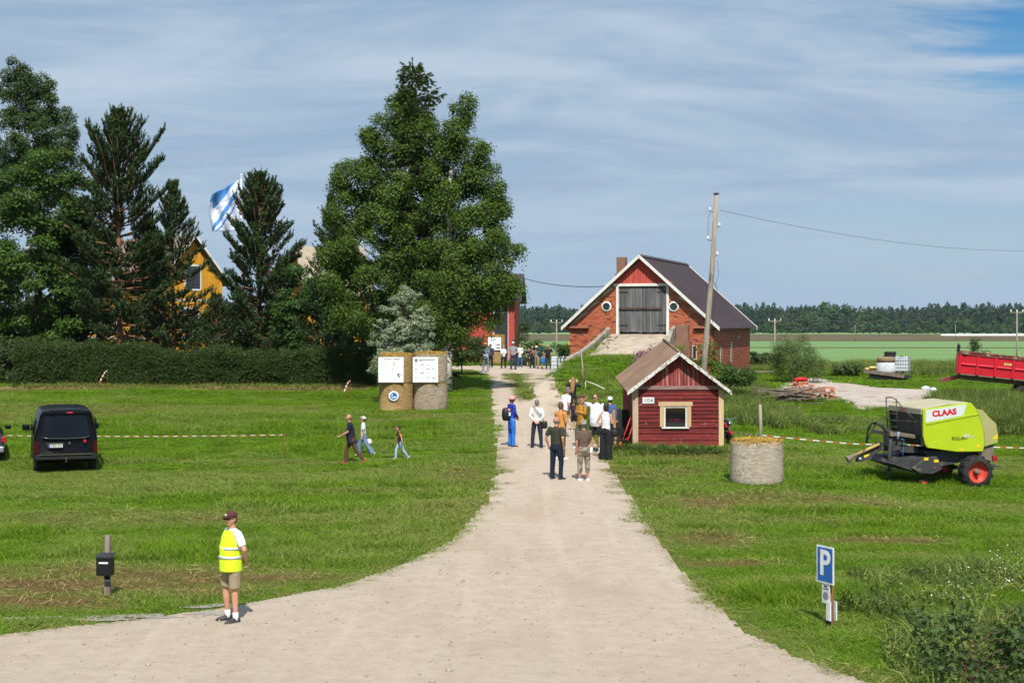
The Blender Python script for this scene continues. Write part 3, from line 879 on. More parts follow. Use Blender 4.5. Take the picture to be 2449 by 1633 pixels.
def scatter(name, label, cat, P, attrs, coll):
    me = bpy.data.meshes.new(name)
    me.vertices.add(len(P)); me.vertices.foreach_set('co', np.ascontiguousarray(P, np.float32).ravel())
    for k, v in attrs.items():
        a = me.attributes.new(k, 'FLOAT', 'POINT')
        a.data.foreach_set('value', np.ascontiguousarray(v, np.float32))
    o = put(name, me, kind='stuff')
    tag(o, label, cat)
    g = bpy.data.node_groups.new(name, 'GeometryNodeTree')
    g.interface.new_socket('Geometry', in_out='INPUT', socket_type='NodeSocketGeometry')
    g.interface.new_socket('Geometry', in_out='OUTPUT', socket_type='NodeSocketGeometry')
    N = g.nodes.new
    gi, go = N('NodeGroupInput'), N('NodeGroupOutput')
    iop, ci = N('GeometryNodeInstanceOnPoints'), N('GeometryNodeCollectionInfo')
    ci.inputs['Collection'].default_value = coll
    ci.inputs['Separate Children'].default_value = True
    ci.inputs['Reset Children'].default_value = True
    iop.inputs['Pick Instance'].default_value = True
    def na(nm):
        x = N('GeometryNodeInputNamedAttribute'); x.data_type = 'FLOAT'; x.inputs['Name'].default_value = nm
        return x.outputs['Attribute']
    cx, cs = N('ShaderNodeCombineXYZ'), N('ShaderNodeCombineXYZ')
    Lk = g.links.new
    Lk(na('rot'), cx.inputs[2])
    Lk(na('scl'), cs.inputs[0]); Lk(na('scl'), cs.inputs[1]); Lk(na('hgt'), cs.inputs[2])
    Lk(gi.outputs[0], iop.inputs['Points']); Lk(ci.outputs[0], iop.inputs['Instance'])
    Lk(na('pick'), iop.inputs['Instance Index'])
    Lk(cx.outputs[0], iop.inputs['Rotation']); Lk(cs.outputs[0], iop.inputs['Scale'])
    Lk(iop.outputs[0], go.inputs[0])
    md = o.modifiers.new('scatter', 'NODES')
    md.node_group = g
    return o
BLOCK = []      # footprints kept free of grass: (centre x, y, half x, half y, angle)
def blocked(x, y):
    m = np.zeros(np.shape(x), bool)
    for cx_, cy_, hx_, hy_, a in BLOCK:
        u = (x - cx_) * math.cos(a) + (y - cy_) * math.sin(a); v = -(x - cx_) * math.sin(a) + (y - cy_) * math.cos(a)
        m |= (np.abs(u) < hx_) & (np.abs(v) < hy_)
    return m
_bc = BR - 4 * BU + 5.8 * BV
BLOCK.append((_bc[0], _bc[1], 4.0, 5.9, -BARN_T))
def grass_points(y0, y1, step, grow):
    ys = np.arange(y0, y1, step)
    X, Y = [], []
    for y in ys:
        hw = .375 * y + 1.2
        xs = np.arange(-hw, hw, step)
        X.append(xs + rng.uniform(-.5, .5, len(xs)) * step); Y.append(y + rng.uniform(-.5, .5, len(xs)) * step)
    X = np.concatenate(X); Y = np.concatenate(Y)
    q, w_ = ramp_q(X, Y)
    keep = ~on_road(X, Y, grow) & ~in_poly(X, Y, PAD) & ~blocked(X, Y) & ~((np.abs(q) < 1.7) & (w_ > -.5) & (w_ < 4.4))
    return X[keep], Y[keep]
Xa, Ya = grass_points(11.5, 34, .30, -.10)
Xb, Yb = grass_points(34, 76, .44, -.12)
Xc, Yc = grass_points(76, 108, .8, -.1)
med = rng.uniform([MED[:, 0].min(), MED[:, 1].min()], [MED[:, 0].max(), MED[:, 1].max()], (260, 2))
med = med[in_poly(med[:, 0], med[:, 1], MED)]
X = np.concatenate([Xa, Xb, Xc, med[:, 0]]); Y = np.concatenate([Ya, Yb, Yc, med[:, 1]])
dr = np.clip(dryness(X, Y), 0, 1)
dr[-len(med):] = .45
lush = fbm(X * .16, Y * .4, 77, 4)
hg = .45 + 1.15 * sstep(.42, .64, lush) * (1 - dr)
hg[-len(med):] = .35
ed = np.minimum(np.abs(X - road_l(Y)), np.abs(X - road_r(Y)))
hg = hg * (.45 + .55 * sstep(.1, 1.2, ed))
GP = patch_collection('grass_patch', [patch_mesh('grass_patch', 240, .36, .05, .15, .0075, .55, L_GRASS), patch_mesh('grass_patch', 240, .36, .04, .13, .0075, .85, L_GRASS), patch_mesh('grass_patch', 200, .36, .05, .19, .008, 1.0, L_GRASS),
                                      patch_mesh('grass_patch', 240, .36, .05, .12, .010, 1.7, L_GRASS)])
n = len(X)
scl = np.where(Y < 34, .9, np.where(Y < 76, 1.25, 2.1)) * rng.uniform(.85, 1.2, n)
scatter('grass', 'mown green meadow grass with dry patches on both sides of the drive', 'grass', np.stack([X, Y, T(X, Y)], 1),
        {'rot': rng.uniform(0, 6.28, n), 'scl': scl, 'hgt': hg * rng.uniform(.8, 1.2, n), 'dry': dr, 'pick': np.where((dr > .5) & (rng.random(n) < .8), 3, rng.integers(0, 4, n))}, GP)
n = 60000
hx3 = rng.uniform(-10, 12, n); hy3 = rng.uniform(17, 46, n)
hx3 = np.concatenate([hx3, rng.uniform(-27, -7, 14000)]); hy3 = np.concatenate([hy3, rng.uniform(73.2, 75.6, 14000)])
kp = (rng.random(len(hx3)) < np.clip(dryness(hx3, hy3) * 1.6 - .45, 0, 1)) & ~on_road(hx3, hy3, -.5)
hx3, hy3 = hx3[kp], hy3[kp]
P = np.stack([hx3, hy3, T(hx3, hy3) + rng.uniform(.03, .13, len(hx3))], 1)
V, F = leaf_quads(P, rng.normal(0, .35, (len(P), 3)) + np.array([0, 0, 1]), rng.uniform(.05, .17, len(P)), rng.uniform(.003, .007, len(P)) * (1 + (hy3 > 60)))
L_HAY = leaf_mat('cut_hay', (.25, .165, .07), (.52, .39, .18), .2, .7)
tag(put('loose_hay', np_mesh('loose_hay', V, F, L_HAY), kind='stuff'), 'loose dry cut hay lying on the lawn and verges', 'hay')
n = 5200
hx3 = rng.uniform(-10, 10, n); hy3 = rng.uniform(13, 60, n)
kp = on_road(hx3, hy3, -.1)
hx3, hy3 = hx3[kp], hy3[kp]
sz = rng.uniform(.008, .022, len(hx3)) * np.where(rng.random(len(hx3)) < .05, 2.0, 1)
oc = np.array([(1, 0, 0), (0, 1, 0), (-1, 0, 0), (0, -1, 0), (0, 0, .8), (0, 0, -.6)])
of = np.array([(0, 1, 4), (1, 2, 4), (2, 3, 4), (3, 0, 4), (1, 0, 5), (2, 1, 5), (3, 2, 5), (0, 3, 5)])
V = (np.stack([hx3, hy3, T(hx3, hy3) + .02], 1)[:, None] + oc[None] * sz[:, None, None] * rng.uniform(.7, 1.4, (len(sz), 1, 3))).reshape(-1, 3)
F = (of[None] + (np.arange(len(sz)) * 6)[:, None, None]).reshape(-1, 3)
tag(put('pebbles', np_mesh('pebbles', V, F, mat('pebble', (.46, .37, .28), (.26, .21, .17), 2.0, .9)), kind='stuff'), 'small stones scattered on the gravel drive', 'pebbles')
# weeds: rank growth round the yard, along the barn and under the hedge
WZ = []
def weeds(px0, px1, d0, d1, n, h, dry=.15):
    d = rng.uniform(d0, d1, n); x = (rng.uniform(px0, px1, n) - CX) / FOC * d
    WZ.append(np.stack([x, d, np.full(n, h) * rng.uniform(.6, 1.25, n), np.full(n, dry) + rng.normal(0, .12, n)], 1))
weeds(1735, 1900, 55, 62, 170, .6); weeds(1720, 1830, 60, 74, 170, .75); weeds(1900, 2010, 55, 60, 60, .4); weeds(2215, 2449, 55, 61, 220, .62, .15); weeds(2020, 2220, 56, 60, 50, .35, .2); weeds(2230, 2449, 60, 68, 330, .65, .02)
weeds(1990, 2290, 86, 98, 300, .6, .2); weeds(1800, 2449, 92, 112, 700, .7, .25); weeds(2240, 2449, 56, 66, 300, 1.0, .15)
weeds(2060, 2449, 23, 27.5, 48, .40, .12); weeds(2180, 2449, 17.5, 23, 60, .40, .15)
weeds(1480, 1740, 46.3, 47.2, 46, .35, .05); weeds(1640, 1760, 74, 79, 120, .9, .05); weeds(1520, 1640, 60, 69, 120, .5, .1)
weeds(60, 905, 74.6, 75.4, 150, .35, .5); weeds(1270, 1370, 93, 110, 160, .6, .2); weeds(1240, 1320, 94, 100, 60, .5, .1); weeds(1380, 1460, 52, 62, 70, .35, .15)
W = np.concatenate(WZ)
keep = ~on_road(W[:, 0], W[:, 1], .2) & ~in_poly(W[:, 0], W[:, 1], PAD) & ~blocked(W[:, 0], W[:, 1]) & (fbm(W[:, 0] * .7, W[:, 1] * .7, 51, 3) > .36)
W = W[keep]
WP = patch_collection('weed_patch', [patch_mesh('weed_patch', 120, .45, .35, 1.0, .010, .28, L_WEED, .6), patch_mesh('weed_patch', 110, .45, .25, .9, .012, .4, L_WEED, 1.2), patch_mesh('weed_patch', 90, .4, .4, 1.15, .008, .22, L_WEED, .3)])
scatter('weeds', 'tall rank weeds and seeding grass round the yard and verges', 'weeds', np.stack([W[:, 0], W[:, 1], T(W[:, 0], W[:, 1])], 1),
        {'rot': rng.uniform(0, 6.28, len(W)), 'scl': rng.uniform(.8, 1.3, len(W)), 'hgt': W[:, 2], 'dry': W[:, 3], 'pick': rng.integers(0, 3, len(W))}, WP)

# ------------------------------------------------------------------ far woods
def spruce_tpl(seed, n=150):
    r = np.random.default_rng(seed)
    t = r.random(n) ** .8
    a = r.uniform(0, 6.28, n)
    rad = (.05 + .20 * t) * r.uniform(.6, 1.1, n)
    c = np.stack([np.cos(a) * rad * .35, np.sin(a) * rad * .35, 1 - t * .92], 1)
    o = np.stack([np.cos(a), np.sin(a), np.full(n, -.35)], 1)
    s = np.stack([-np.sin(a), np.cos(a), np.zeros(n)], 1)
    V = np.stack([c + [0, 0, .07], c + o * rad[:, None] - s * .032, c + o * rad[:, None] + s * .032], 1).reshape(-1, 3)
    return V
def blob_tpl(seed, n=170):
    r = np.random.default_rng(seed)
    d = r.normal(size=(n, 3)); d /= np.linalg.norm(d, axis=1, keepdims=True)
    c = d * np.array([.26, .26, .40]) * r.uniform(.55, 1, (n, 1)) + [0, 0, .56]
    u = np.cross(d, r.normal(size=(n, 3))); u /= np.linalg.norm(u, axis=1, keepdims=True)
    v = np.cross(d, u)
    k = .065
    return np.stack([c - u * k, c + v * k, c + u * k - v * k * .5], 1).reshape(-1, 3)
def woods(name, label, n, dlo, dhi, hlo, hhi, zb, seed, conif=.62, wide=.42):
    r = np.random.default_rng(seed)
    d = r.uniform(dlo, dhi, n); x = r.uniform(-wide, wide, n) * d
    tops = 0.62 + .72 * fbm(x * .010, d * .004, 60, 4)
    H = r.uniform(hlo, hhi, n) * tops
    Vs = []
    tp = [spruce_tpl(i) for i in range(4)] + [blob_tpl(i + 9) for i in range(3)]
    for i in range(n):
        kind = r.integers(0, 4) if r.random() < conif else 4 + r.integers(0, 3)
        a = r.uniform(0, 6.28); ca, sa = math.cos(a), math.sin(a)
        t = tp[kind]; wd = H[i] * (1.0 if kind < 4 else .9)
        Vs.append(np.stack([(t[:, 0] * ca - t[:, 1] * sa) * wd + x[i], (t[:, 0] * sa + t[:, 1] * ca) * wd + d[i], t[:, 2] * H[i] + zb(d[i])], 1))
    V = np.concatenate(Vs)
    o = put(name, np_mesh(name, V, np.arange(len(V)).reshape(-1, 3), L_FOREST), kind='stuff')
    tag(o, label, 'forest')
woods('forest', 'dark conifer forest along the far edge of the fields', 2300, 1190, 1420, 17, 27, lambda d: -3, 5)
woods('ridge_forest', 'hazy wooded ridge on the horizon at the right', 1500, 2700, 3100, 20, 30, lambda d: 9, 6, .8, .42)
hx_ = np.linspace(-1600, 1600, 60)
mb = MB()
for i in range(59):
    a, c = hx_[i], hx_[i + 1]
    mb.add([(a, 1500, -3), (c, 1500, -3), (c, 2700, 9 + 3 * math.sin(c * .004)), (a, 2700, 9 + 3 * math.sin(a * .004)), (c, 4200, -3), (a, 4200, -3)], [(0, 1, 2, 3), (3, 2, 4, 5)])
mb.build('hill', mat('hill_floor', (.03, .055, .03), (.04, .07, .035), .01, .95), kind='structure', smooth=True)
FET = ((1885, 752, 34, 1090), (1930, 742, 40, 1080), (1985, 724, 46, 1120), (2040, 730, 42, 1130), (2085, 748, 40, 1060), (2140, 770, 24, 1040), (2180, 772, 22, 1040), (2215, 768, 26, 1050), (2290, 758, 40, 1070),
                         (2345, 772, 26, 1040), (2395, 768, 28, 1050), (2440, 750, 34, 1080), (1795, 768, 26, 1060), (1845, 764, 26, 1060), (2250, 774, 20, 1040), (1225, 760, 26, 1060), (1275, 764, 24, 1060), (1320, 762, 22, 1070), (1205, 768, 22, 1040))
ORD = 'first second third fourth fifth sixth seventh eighth ninth tenth eleventh twelfth thirteenth fourteenth fifteenth sixteenth'.split()
_rt = sorted([q for q in FET if q[0] > 1600], key=lambda q: -q[0]); _lf = sorted([q for q in FET if q[0] < 1600])
for px, top, half, d in FET:
    _lab = '%s broadleaf tree from the right picture edge along the far forest' % ORD[_rt.index((px, top, half, d))] if px > 1600 else '%s broadleaf tree from the red barn along the far forest' % ORD[_lf.index((px, top, half, d))]
    p = ray(px, 797, d)
    z0 = -2.6
    hh = CAM_H + (HY - top) / FOC * d - z0
    rr = half / FOC * d
    lob = [(p.x + rr * random.uniform(-.35, .35), d + rr * random.uniform(-.3, .3), z0 + hh * f, rr * g, rr * g, hh * .22) for f, g in ((.78, .55), (.55, .85), (.36, .95), (.2, 1.0))]
    broadleaf('field_edge_tree', _lab, (p.x, d, z0), lob, 26, 900, rr * .33, rr * .085, L_FARDEC, BARK, group='broadleaf trees along the far edge of the fields', trunk_r=.25, n_limb=5)
# ------------------------------------------------------------------ building materials
def brick_mat(name, c1, c2, c3):
    b = NB(name)
    isl = b.n('ShaderNodeNewGeometry').outputs['Random Per Island']
    oi = b.n('ShaderNodeObjectInfo').outputs['Random']
    r = b.math('FRACT', b.math('ADD', isl, b.math('MULTIPLY', oi, 3.7)))
    col = b.mix(b.mr(r, 0, .75), c1, c2)
    col = b.mix(b.mr(r, .86, .93), col, c3)
    n1 = b.noise(b.coord(world=True), 2.2, 5, .7)
    col = b.mix(b.mr(n1, .60, .78, 0, .75), col, (.48, .40, .33))
    n2 = b.noise(b.coord(world=True), 30, 4, .7)
    b.bsdf(col, .92, spec=.15, normal=b.bump(n2, .5, .01))
    return b.m
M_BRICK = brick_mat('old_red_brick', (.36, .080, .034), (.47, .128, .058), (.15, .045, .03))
M_BRICK_SHADE = brick_mat('old_red_brick_shaded', (.27, .068, .034), (.36, .100, .048), (.13, .042, .03))  # darker copy of the front brick, the side wall's dimmer light painted in
M_MORTAR = mat('mortar', (.56, .47, .39), (.40, .32, .26), 3, .95, bump=.4)
M_GREYBOARD = mat('grey_weathered_board', (.15, .15, .152), (.075, .076, .08), 2.2, .9, bump=.5, stretch=(6, 6, .35), rnd=.25, lo=.3, hi=.7)
M_WHITEPAINT = mat('white_paint', (.74, .72, .69), (.62, .60, .57), 3, .6, bump=.15, dirt=(.36, .32, .28), dscale=3, dlo=.62, dhi=.8)
M_REDBOARD = mat('red_paint_board', (.50, .085, .062), (.42, .066, .05), 2, .75, stretch=(5, 5, .4), rnd=.10)
M_ROOFBROWN = mat('dark_brown_sheet_roof', (.068, .050, .056), (.056, .041, .046), .5, .55, spec=.35, dirt=(.10, .078, .075), dscale=1.2, dlo=.6, dhi=.8)
M_DARK = mat('dark_interior', (.012, .012, .013), None, 3, .9)
M_GLASSDARK = mat('dark_glass', (.02, .024, .03), (.03, .035, .042), 2, .08, spec=.6)
M_CONC = mat('old_concrete', (.34, .30, .25), (.22, .19, .15), 1.6, .95, bump=.5, bscale=9, dirt=(.13, .11, .085), dscale=2.2, dlo=.55, dhi=.7)
M_BROWNMETAL = mat('brown_sheet_metal', (.26, .145, .10), (.21, .115, .08), 1.5, .6, spec=.3)
M_IRON = mat('black_iron', (.03, .03, .03), (.045, .04, .035), 5, .6)
M_LAUTA = mat('fresh_timber', (.56, .40, .22), (.48, .32, .16), 3, .8, stretch=(6, 6, .5), rnd=.12, bump=.2)
M_OLDWOOD = mat('old_grey_wood', (.28, .225, .18), (.15, .12, .095), 3, .92, stretch=(6, 6, .4), rnd=.2, bump=.5)
def facade_brick(mb_list, x0, x1, z0, z1, ok, place):
    """running-bond bricks over a wall strip"""
    z, row = z0, 0
    while z < z1:
        x = x0 - (.13 if row % 2 else 0)
        while x < x1:
            a, c = max(x, x0), min(x + .25, x1)
            if c - a > .06 and ok((a + c) / 2, z + .0375, (c - a) / 2):
                mb_list.append((a, c, z))
            x += .262
        z += .0865; row += 1

# ------------------------------------------------------------------ brick barn
barn = thing('brick_barn', 'red brick barn with grey double doors at the top of the earth ramp', 'barn', (BR[0], BR[1], 0), -BARN_T)
BW, BL, EAVE, APEX = 8.0, 11.65, 4.78, 8.36
def rake(x):
    return EAVE + (APEX - EAVE) * (1 - abs(x + 4) / 4.0)
wall = MB()
for xa, xb in ((-8, -5.2), (-2.6, 0)):
    P = [(xa, .9), (xb, .9), (xb, rake(xb)), (xa, rake(xa))]
    wall.xz(P, 0, .4)
wall.xz([(-5.2, .9), (-2.6, .9), (-2.6, 4.22), (-5.2, 4.22)], .003, .4)
wall.yz([(.4, .9), (BL, .9), (BL, EAVE), (.4, EAVE)], -.4, 0)
wall.yz([(.4, .9), (BL, .9), (BL, EAVE), (.4, EAVE)], -8, -7.6)
wall.xz([(-7.6, .9), (-.4, .9), (-.4, rake(-.4)), (-4, APEX), (-7.6, rake(-7.6))], BL - .4, BL - .003)
wall_o = wall.build('wall', M_MORTAR, barn)
CIR = ((-5.92, 5.76), (-2.17 + .0, 5.74))
def okf(x, z, h):
    if z + .05 > rake(x - h) - .02 or z + .05 > rake(x + h) - .02:
        return False
    for cx_, cz_ in CIR:
        if abs(x - cx_) < .28 + h * .5 and (x - cx_) ** 2 + (z - cz_) ** 2 < (.30 + h * .4) ** 2:
            return False
    if -5.36 - h * .9 < x < -2.44 + h * .9:
        return False
    return True
BB = []
facade_brick(BB, -8, -5.36, 1.4, 8.2, okf, None)
facade_brick(BB, -2.44, 0, 1.0, 8.2, okf, None)
BB.sort(key=lambda q: -q[2])
full = [q for q in BB if abs(q[1] - q[0] - .25) < .002]
keep = full[:300]
mb = MB().bb((-.125, -.012, 0), (.125, .02, .069))
bm_ = mb.mesh('brick')
bm_.materials.append(M_BRICK)
for a, c, z in keep:
    o = put('brick', bm_, wall_o)
    o.location = ((a + c) / 2, random.uniform(-.004, .003), z)
ks = set(keep)
mb = MB()
for q in BB:
    if q in ks:
        continue
    a, c, z = q
    dy = random.uniform(-.004, .003)
    mb.bb((a, -.012 + dy, z), (c, .02, z + .069))
for cx_, cz_ in CIR:                                    # rings of header bricks round the oculi
    for k in range(22):
        a = 2 * PI * k / 22
        M = Matrix.Rotation(-a, 3, 'Y')
        mb.box((cx_ + .36 * math.cos(a), -.004, cz_ + .36 * math.sin(a)), (.115, .03, .075), M)
mb.build('brickwork', M_BRICK, wall_o, kind='stuff')
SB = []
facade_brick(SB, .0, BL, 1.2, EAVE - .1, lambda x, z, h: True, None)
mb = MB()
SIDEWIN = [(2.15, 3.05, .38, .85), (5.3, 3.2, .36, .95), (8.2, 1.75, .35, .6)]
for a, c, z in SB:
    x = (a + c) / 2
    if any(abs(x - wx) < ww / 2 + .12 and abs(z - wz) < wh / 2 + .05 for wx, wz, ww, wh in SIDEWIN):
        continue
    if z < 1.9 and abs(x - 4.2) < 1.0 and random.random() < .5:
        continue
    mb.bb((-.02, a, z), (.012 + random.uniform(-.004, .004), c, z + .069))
mb.build('side_brickwork', M_BRICK_SHADE, barn, kind='stuff')
for wx, wz, ww, wh in SIDEWIN:
    f = MB().bb((-.05, wx - ww / 2 - .05, wz - wh / 2 - .05), (.02, wx + ww / 2 + .05, wz + wh / 2 + .05)).build('window', M_WHITEPAINT, barn)
    MB().bb((.02, wx - ww / 2, wz - wh / 2), (.025, wx + ww / 2, wz + wh / 2)).build('pane', M_GLASSDARK, f)
MB().xz([(-.35, 3.9), (.0, 3.9), (.06, 4.1), (-.2, 4.35)], 7.6, 7.75).build('plaster_patch', M_WHITEPAINT, barn)
MB().bb((.012, 4.0, 1.2), (.05, 4.5, 2.3)).build('plaster_patch', M_CONC, barn)
# roof
OH, EO = .42, .36
sl_ = (APEX - EAVE) / 4.0
for sgn, nm in ((-1, 'roof'), (1, 'roof')):
    xe = -4 + sgn * (4 + EO)
    ze = EAVE - sl_ * EO
    th = .07
    P = [(-4, APEX + .16), (xe, ze + .16), (xe, ze + .16 - th), (-4, APEX + .16 - th)]
    rf = MB().xz(P, -OH, BL + OH).build(nm, M_ROOFBROWN, barn)
    sm = MB()
    for k in range(1, 34):
        y = -OH + k * (BL + 2 * OH) / 34
        d = Vector((sgn, 0, -sl_)).normalized()
        n_ = Vector((sgn * sl_, 0, 1)).normalized()
        a = Vector((-4, y, APEX + .16)); e = Vector((xe, y, ze + .16))
        sm.prism([a + n_ * .001 + Vector((0, -.012, 0)), e + n_ * .001 + Vector((0, -.012, 0)), e + n_ * .022 + Vector((0, -.012, 0)), a + n_ * .022 + Vector((0, -.012, 0))],
                 [a + n_ * .001 + Vector((0, .012, 0)), e + n_ * .001 + Vector((0, .012, 0)), e + n_ * .022 + Vector((0, .012, 0)), a + n_ * .022 + Vector((0, .012, 0))])
    sm.build('seams', M_ROOFBROWN, rf)
    for y0 in (-OH - .035, BL + OH + .002):
        bd = MB()
        bd.xz([(-4 + sgn * .002, APEX + .215), (xe + sgn * .03, ze + .185), (xe + sgn * .03, ze - .02), (-4 + sgn * .002, APEX + .01)], y0, y0 + .033)
        bd.build('bargeboard', M_WHITEPAINT, rf)
    MB().xz([(-4 + sgn * .002, APEX + .075), (xe, ze + .075), (xe, ze + .045), (-4 + sgn * .002, APEX + .045)], -OH + .005, -.01).build('soffit', M_OLDWOOD, rf)
MB().xz([(-4.16, APEX + .10), (-4, APEX + .235), (-3.84, APEX + .10)], -OH + .01, BL + OH - .01).build('ridge_cap', M_ROOFBROWN, barn)
# red boarded gable and the doors
mb = 0
nb = 22
for k in range(nb):
    xa = -5.78 + 3.56 * k / nb; xb = xa + 3.56 / nb - .012
    ta, tb = rake(xa) - .03, rake(xb) - .03
    if min(ta, tb) < 7.06:
        continue
    MB().xz([(xa, 7.01), (xb, 7.01), (xb, tb), (xa, ta)], -.055 + .008 * (k % 2), -.004).build('board', M_REDBOARD, barn)
MB().xz([(-5.75, 7.0), (-2.25, 7.0), (-4, APEX - .06)], -.003, .3).build('gable_backing', M_REDBOARD, barn)
MB().bb((-5.5, -.11, 6.86), (-2.30, .0, 7.005)).build('lintel', M_WHITEPAINT, barn)
for x in (-5.36, -2.56):
    MB().bb((x, -.10, 3.95), (x + .14, .05, 6.858)).build('door_post', M_WHITEPAINT, barn)
MB().bb((-5.2, .30, 4.0), (-2.58, .36, 6.86)).build('door_recess', M_DARK, barn)
for s in (0, 1):
    leaf = MB().bb((-5.205 + s * 1.315, .03, 4.36), (-5.205 + s * 1.315 + 1.30, .06, 6.82)).build('door', M_GREYBOARD, barn)
    for k in range(7):
        xa = -5.205 + s * 1.315 + k * 1.30 / 7
        MB().bb((xa + .005, -.01 + random.uniform(-.006, .006), 4.33 + random.uniform(0, .05)), (xa + 1.30 / 7 - .005, .029, 6.83)).build('board', M_GREYBOARD, leaf)
    for z in (4.72, 6.52):
        xh = -5.2 if s == 0 else -2.58
        MB().bb((min(xh, xh + (.5 if s == 0 else -.5)), -.035, z), (max(xh, xh + (.5 if s == 0 else -.5)), -.017, z + .045)).build('hinge', M_IRON, leaf)
MB().bb((-5.35, -.09, 5.60), (-2.85, -.02, 5.70)).build('crossbar', mat('rusty_bar', (.10, .06, .05), (.06, .045, .04), 4, .8), barn)
for cx_, cz_ in CIR:
    fr = MB().lathe([(.205, -.06), (.285, -.06), (.285, .01), (.205, .01), (.205, -.06)], (cx_, 0, cz_), 'y', 28, cap=False).build('oculus', M_WHITEPAINT, barn, True)
    MB().lathe([(.0005, -.014), (.207, -.014), (.207, .0), (.0005, .0)], (cx_, 0, cz_), 'y', 28).build('pane', M_GLASSDARK, fr)
for x0, x1 in ((-8.28, -6.9), (-1.05, .22)):
    cb = MB().bb((x0, -.24, EAVE - .20), (x1, .0, EAVE - .09)).build('cornice', mat('copper_brown_flashing', (.36, .14, .09), (.30, .11, .075), 3, .7), barn)
    MB().bb((x0 + .1, -.16, EAVE - .30), (x1 - .06, -.013, EAVE - .203)).build('corbel', M_BRICK_SHADE, cb)
ch = MB().bb((-6.80, 5.5, 5.0), (-6.28, 6.0, 8.72)).build('chimney', M_BROWNMETAL, barn)
MB().bb((-6.87, 5.42, 5.0), (-6.21, 6.08, 7.75)).build('chimney_base', M_BROWNMETAL, ch)
MB().bb((-1.98, -.38, 3.90), (-1.32, -.013, 4.76)).build('flue_casing', M_BROWNMETAL, barn, bevel=.01)
MB().bb((-2.08, -.46, 1.2), (-1.22, -.013, 3.897)).build('flue_casing', M_BROWNMETAL, barn, bevel=.01)
f = MB().bb((-1.14, -.05, 2.9), (-.92, -.013, 3.65)).build('window', M_WHITEPAINT, barn)
MB().bb((-1.11, -.055, 2.94), (-.95, -.051, 3.61)).build('pane', M_GLASSDARK, f)
f = MB().bb((-7.0, -.05, 3.22), (-6.55, -.013, 3.62)).build('window', M_WHITEPAINT, barn)
MB().bb((-6.95, -.055, 3.26), (-6.60, -.051, 3.57)).build('pane', M_GLASSDARK, f)
MB().tube([(-.02, -.03, 4.5), (.0, -.05, 3.5), (.01, -.04, 2.0), (.0, -.03, 1.0)], .012, 6).build('ground_cable', M_IRON, barn)

# ------------------------------------------------------------------ earth ramp with concrete kerb walls
def ramp_pt(q, w):
    p = DOORC + q * BU - w * BV
    return p[0], p[1]
rp = thing('loading_ramp', 'concrete loading ramp between low walls leading to the barn doors', 'ramp', (0, 0, 0))
qs = np.linspace(-1.72, 1.66, 14); ws = np.linspace(.02, 5.2, 22)
V = []
for w_ in ws:
    for q in qs:
        x, y = ramp_pt(q, w_)
        V.append((x, y, Tz(x, y) + .07 + .03 * mnoise.noise((x * 1.5, y * 1.5, 0))))
Fq = [(i * 14 + j, i * 14 + j + 1, (i + 1) * 14 + j + 1, (i + 1) * 14 + j) for i in range(21) for j in range(13)]
M_RAMP = mat('sandy_concrete', (.44, .375, .30), (.35, .29, .225), 1.4, .95, bump=.5, bscale=10, dirt=(.22, .175, .125), dscale=1.6, dlo=.52, dhi=.7)
MB().add(V, Fq).build('ramp_slab', M_RAMP, rp, True)
def kerb(path, th, name='side_wall'):
    m = MB()
    rr = []
    for q, w_, zt in path:
        x, y = ramp_pt(q, w_); x2, y2 = ramp_pt(q + th, w_)
        rr.append([(x, y, .5), (x2, y2, .5), (x2, y2, zt), (x, y, zt + .02)])
    m.rings(rr)
    return m.build(name, M_CONC, rp, bevel=.015)
kerb([(-1.98, .12, 4.62), (-2.0, 1.0, 4.36), (-2.15, 2.6, 3.86), (-2.4, 4.2, 3.38), (-2.62, 5.1, 3.18), (-3.0, 5.9, 2.7)], .22)
kerb([(1.68, .12, 4.70), (1.72, 1.0, 4.50), (1.85, 2.6, 3.85), (2.0, 4.0, 3.40)], .2)
for k in range(16):
    q, w_ = random.uniform(-1.7, -1.1), random.uniform(.8, 4.2)
    x, y = ramp_pt(q, w_)
    s = random.uniform(.05, .13)
    MB().ell((x, y, Tz(x, y) + .10), (s, s * .8, s * .6), 7, 5).build('stone', M_CONC, rp)

# ------------------------------------------------------------------ little red shed
SHD = 48.0
sh_z = .62
shed = thing('red_shed', 'small weathered red log shed with new timber corner boards beside the drive', 'shed', (4.10, SHD, 0), R(2.4))
SW, SLn = 3.03, 3.0
def sk(P):
    return [(x, y, z + .10 * y) for x, y, z in P]
class SMB(MB):
    def build(s, *a, **k):
        s.v = sk(s.v)
        return MB.build(s, *a, **k)
BLOCK.append((4.10 + 1.5, SHD + 1.6, 1.5, 1.7, R(2.4)))
M_LOG = mat('faded_red_log', (.20, .028, .025), (.125, .019, .018), 2.5, .85, bump=.5, stretch=(.5, 5, 5), rnd=.22, dirt=(.38, .22, .185), dscale=6, dlo=.60, dhi=.74)
M_LOGR = mat('faded_red_board', (.22, .030, .028), (.30, .17, .145), 2.5, .85, bump=.4, stretch=(5, 5, .3), rnd=.25, lo=.48, hi=.66)
WT = 2.60
SMB().bb((.10, .06, sh_z - .2), (SW - .10, SLn, WT)).build('core_wall', M_DARK, shed)
z, k = sh_z, 0
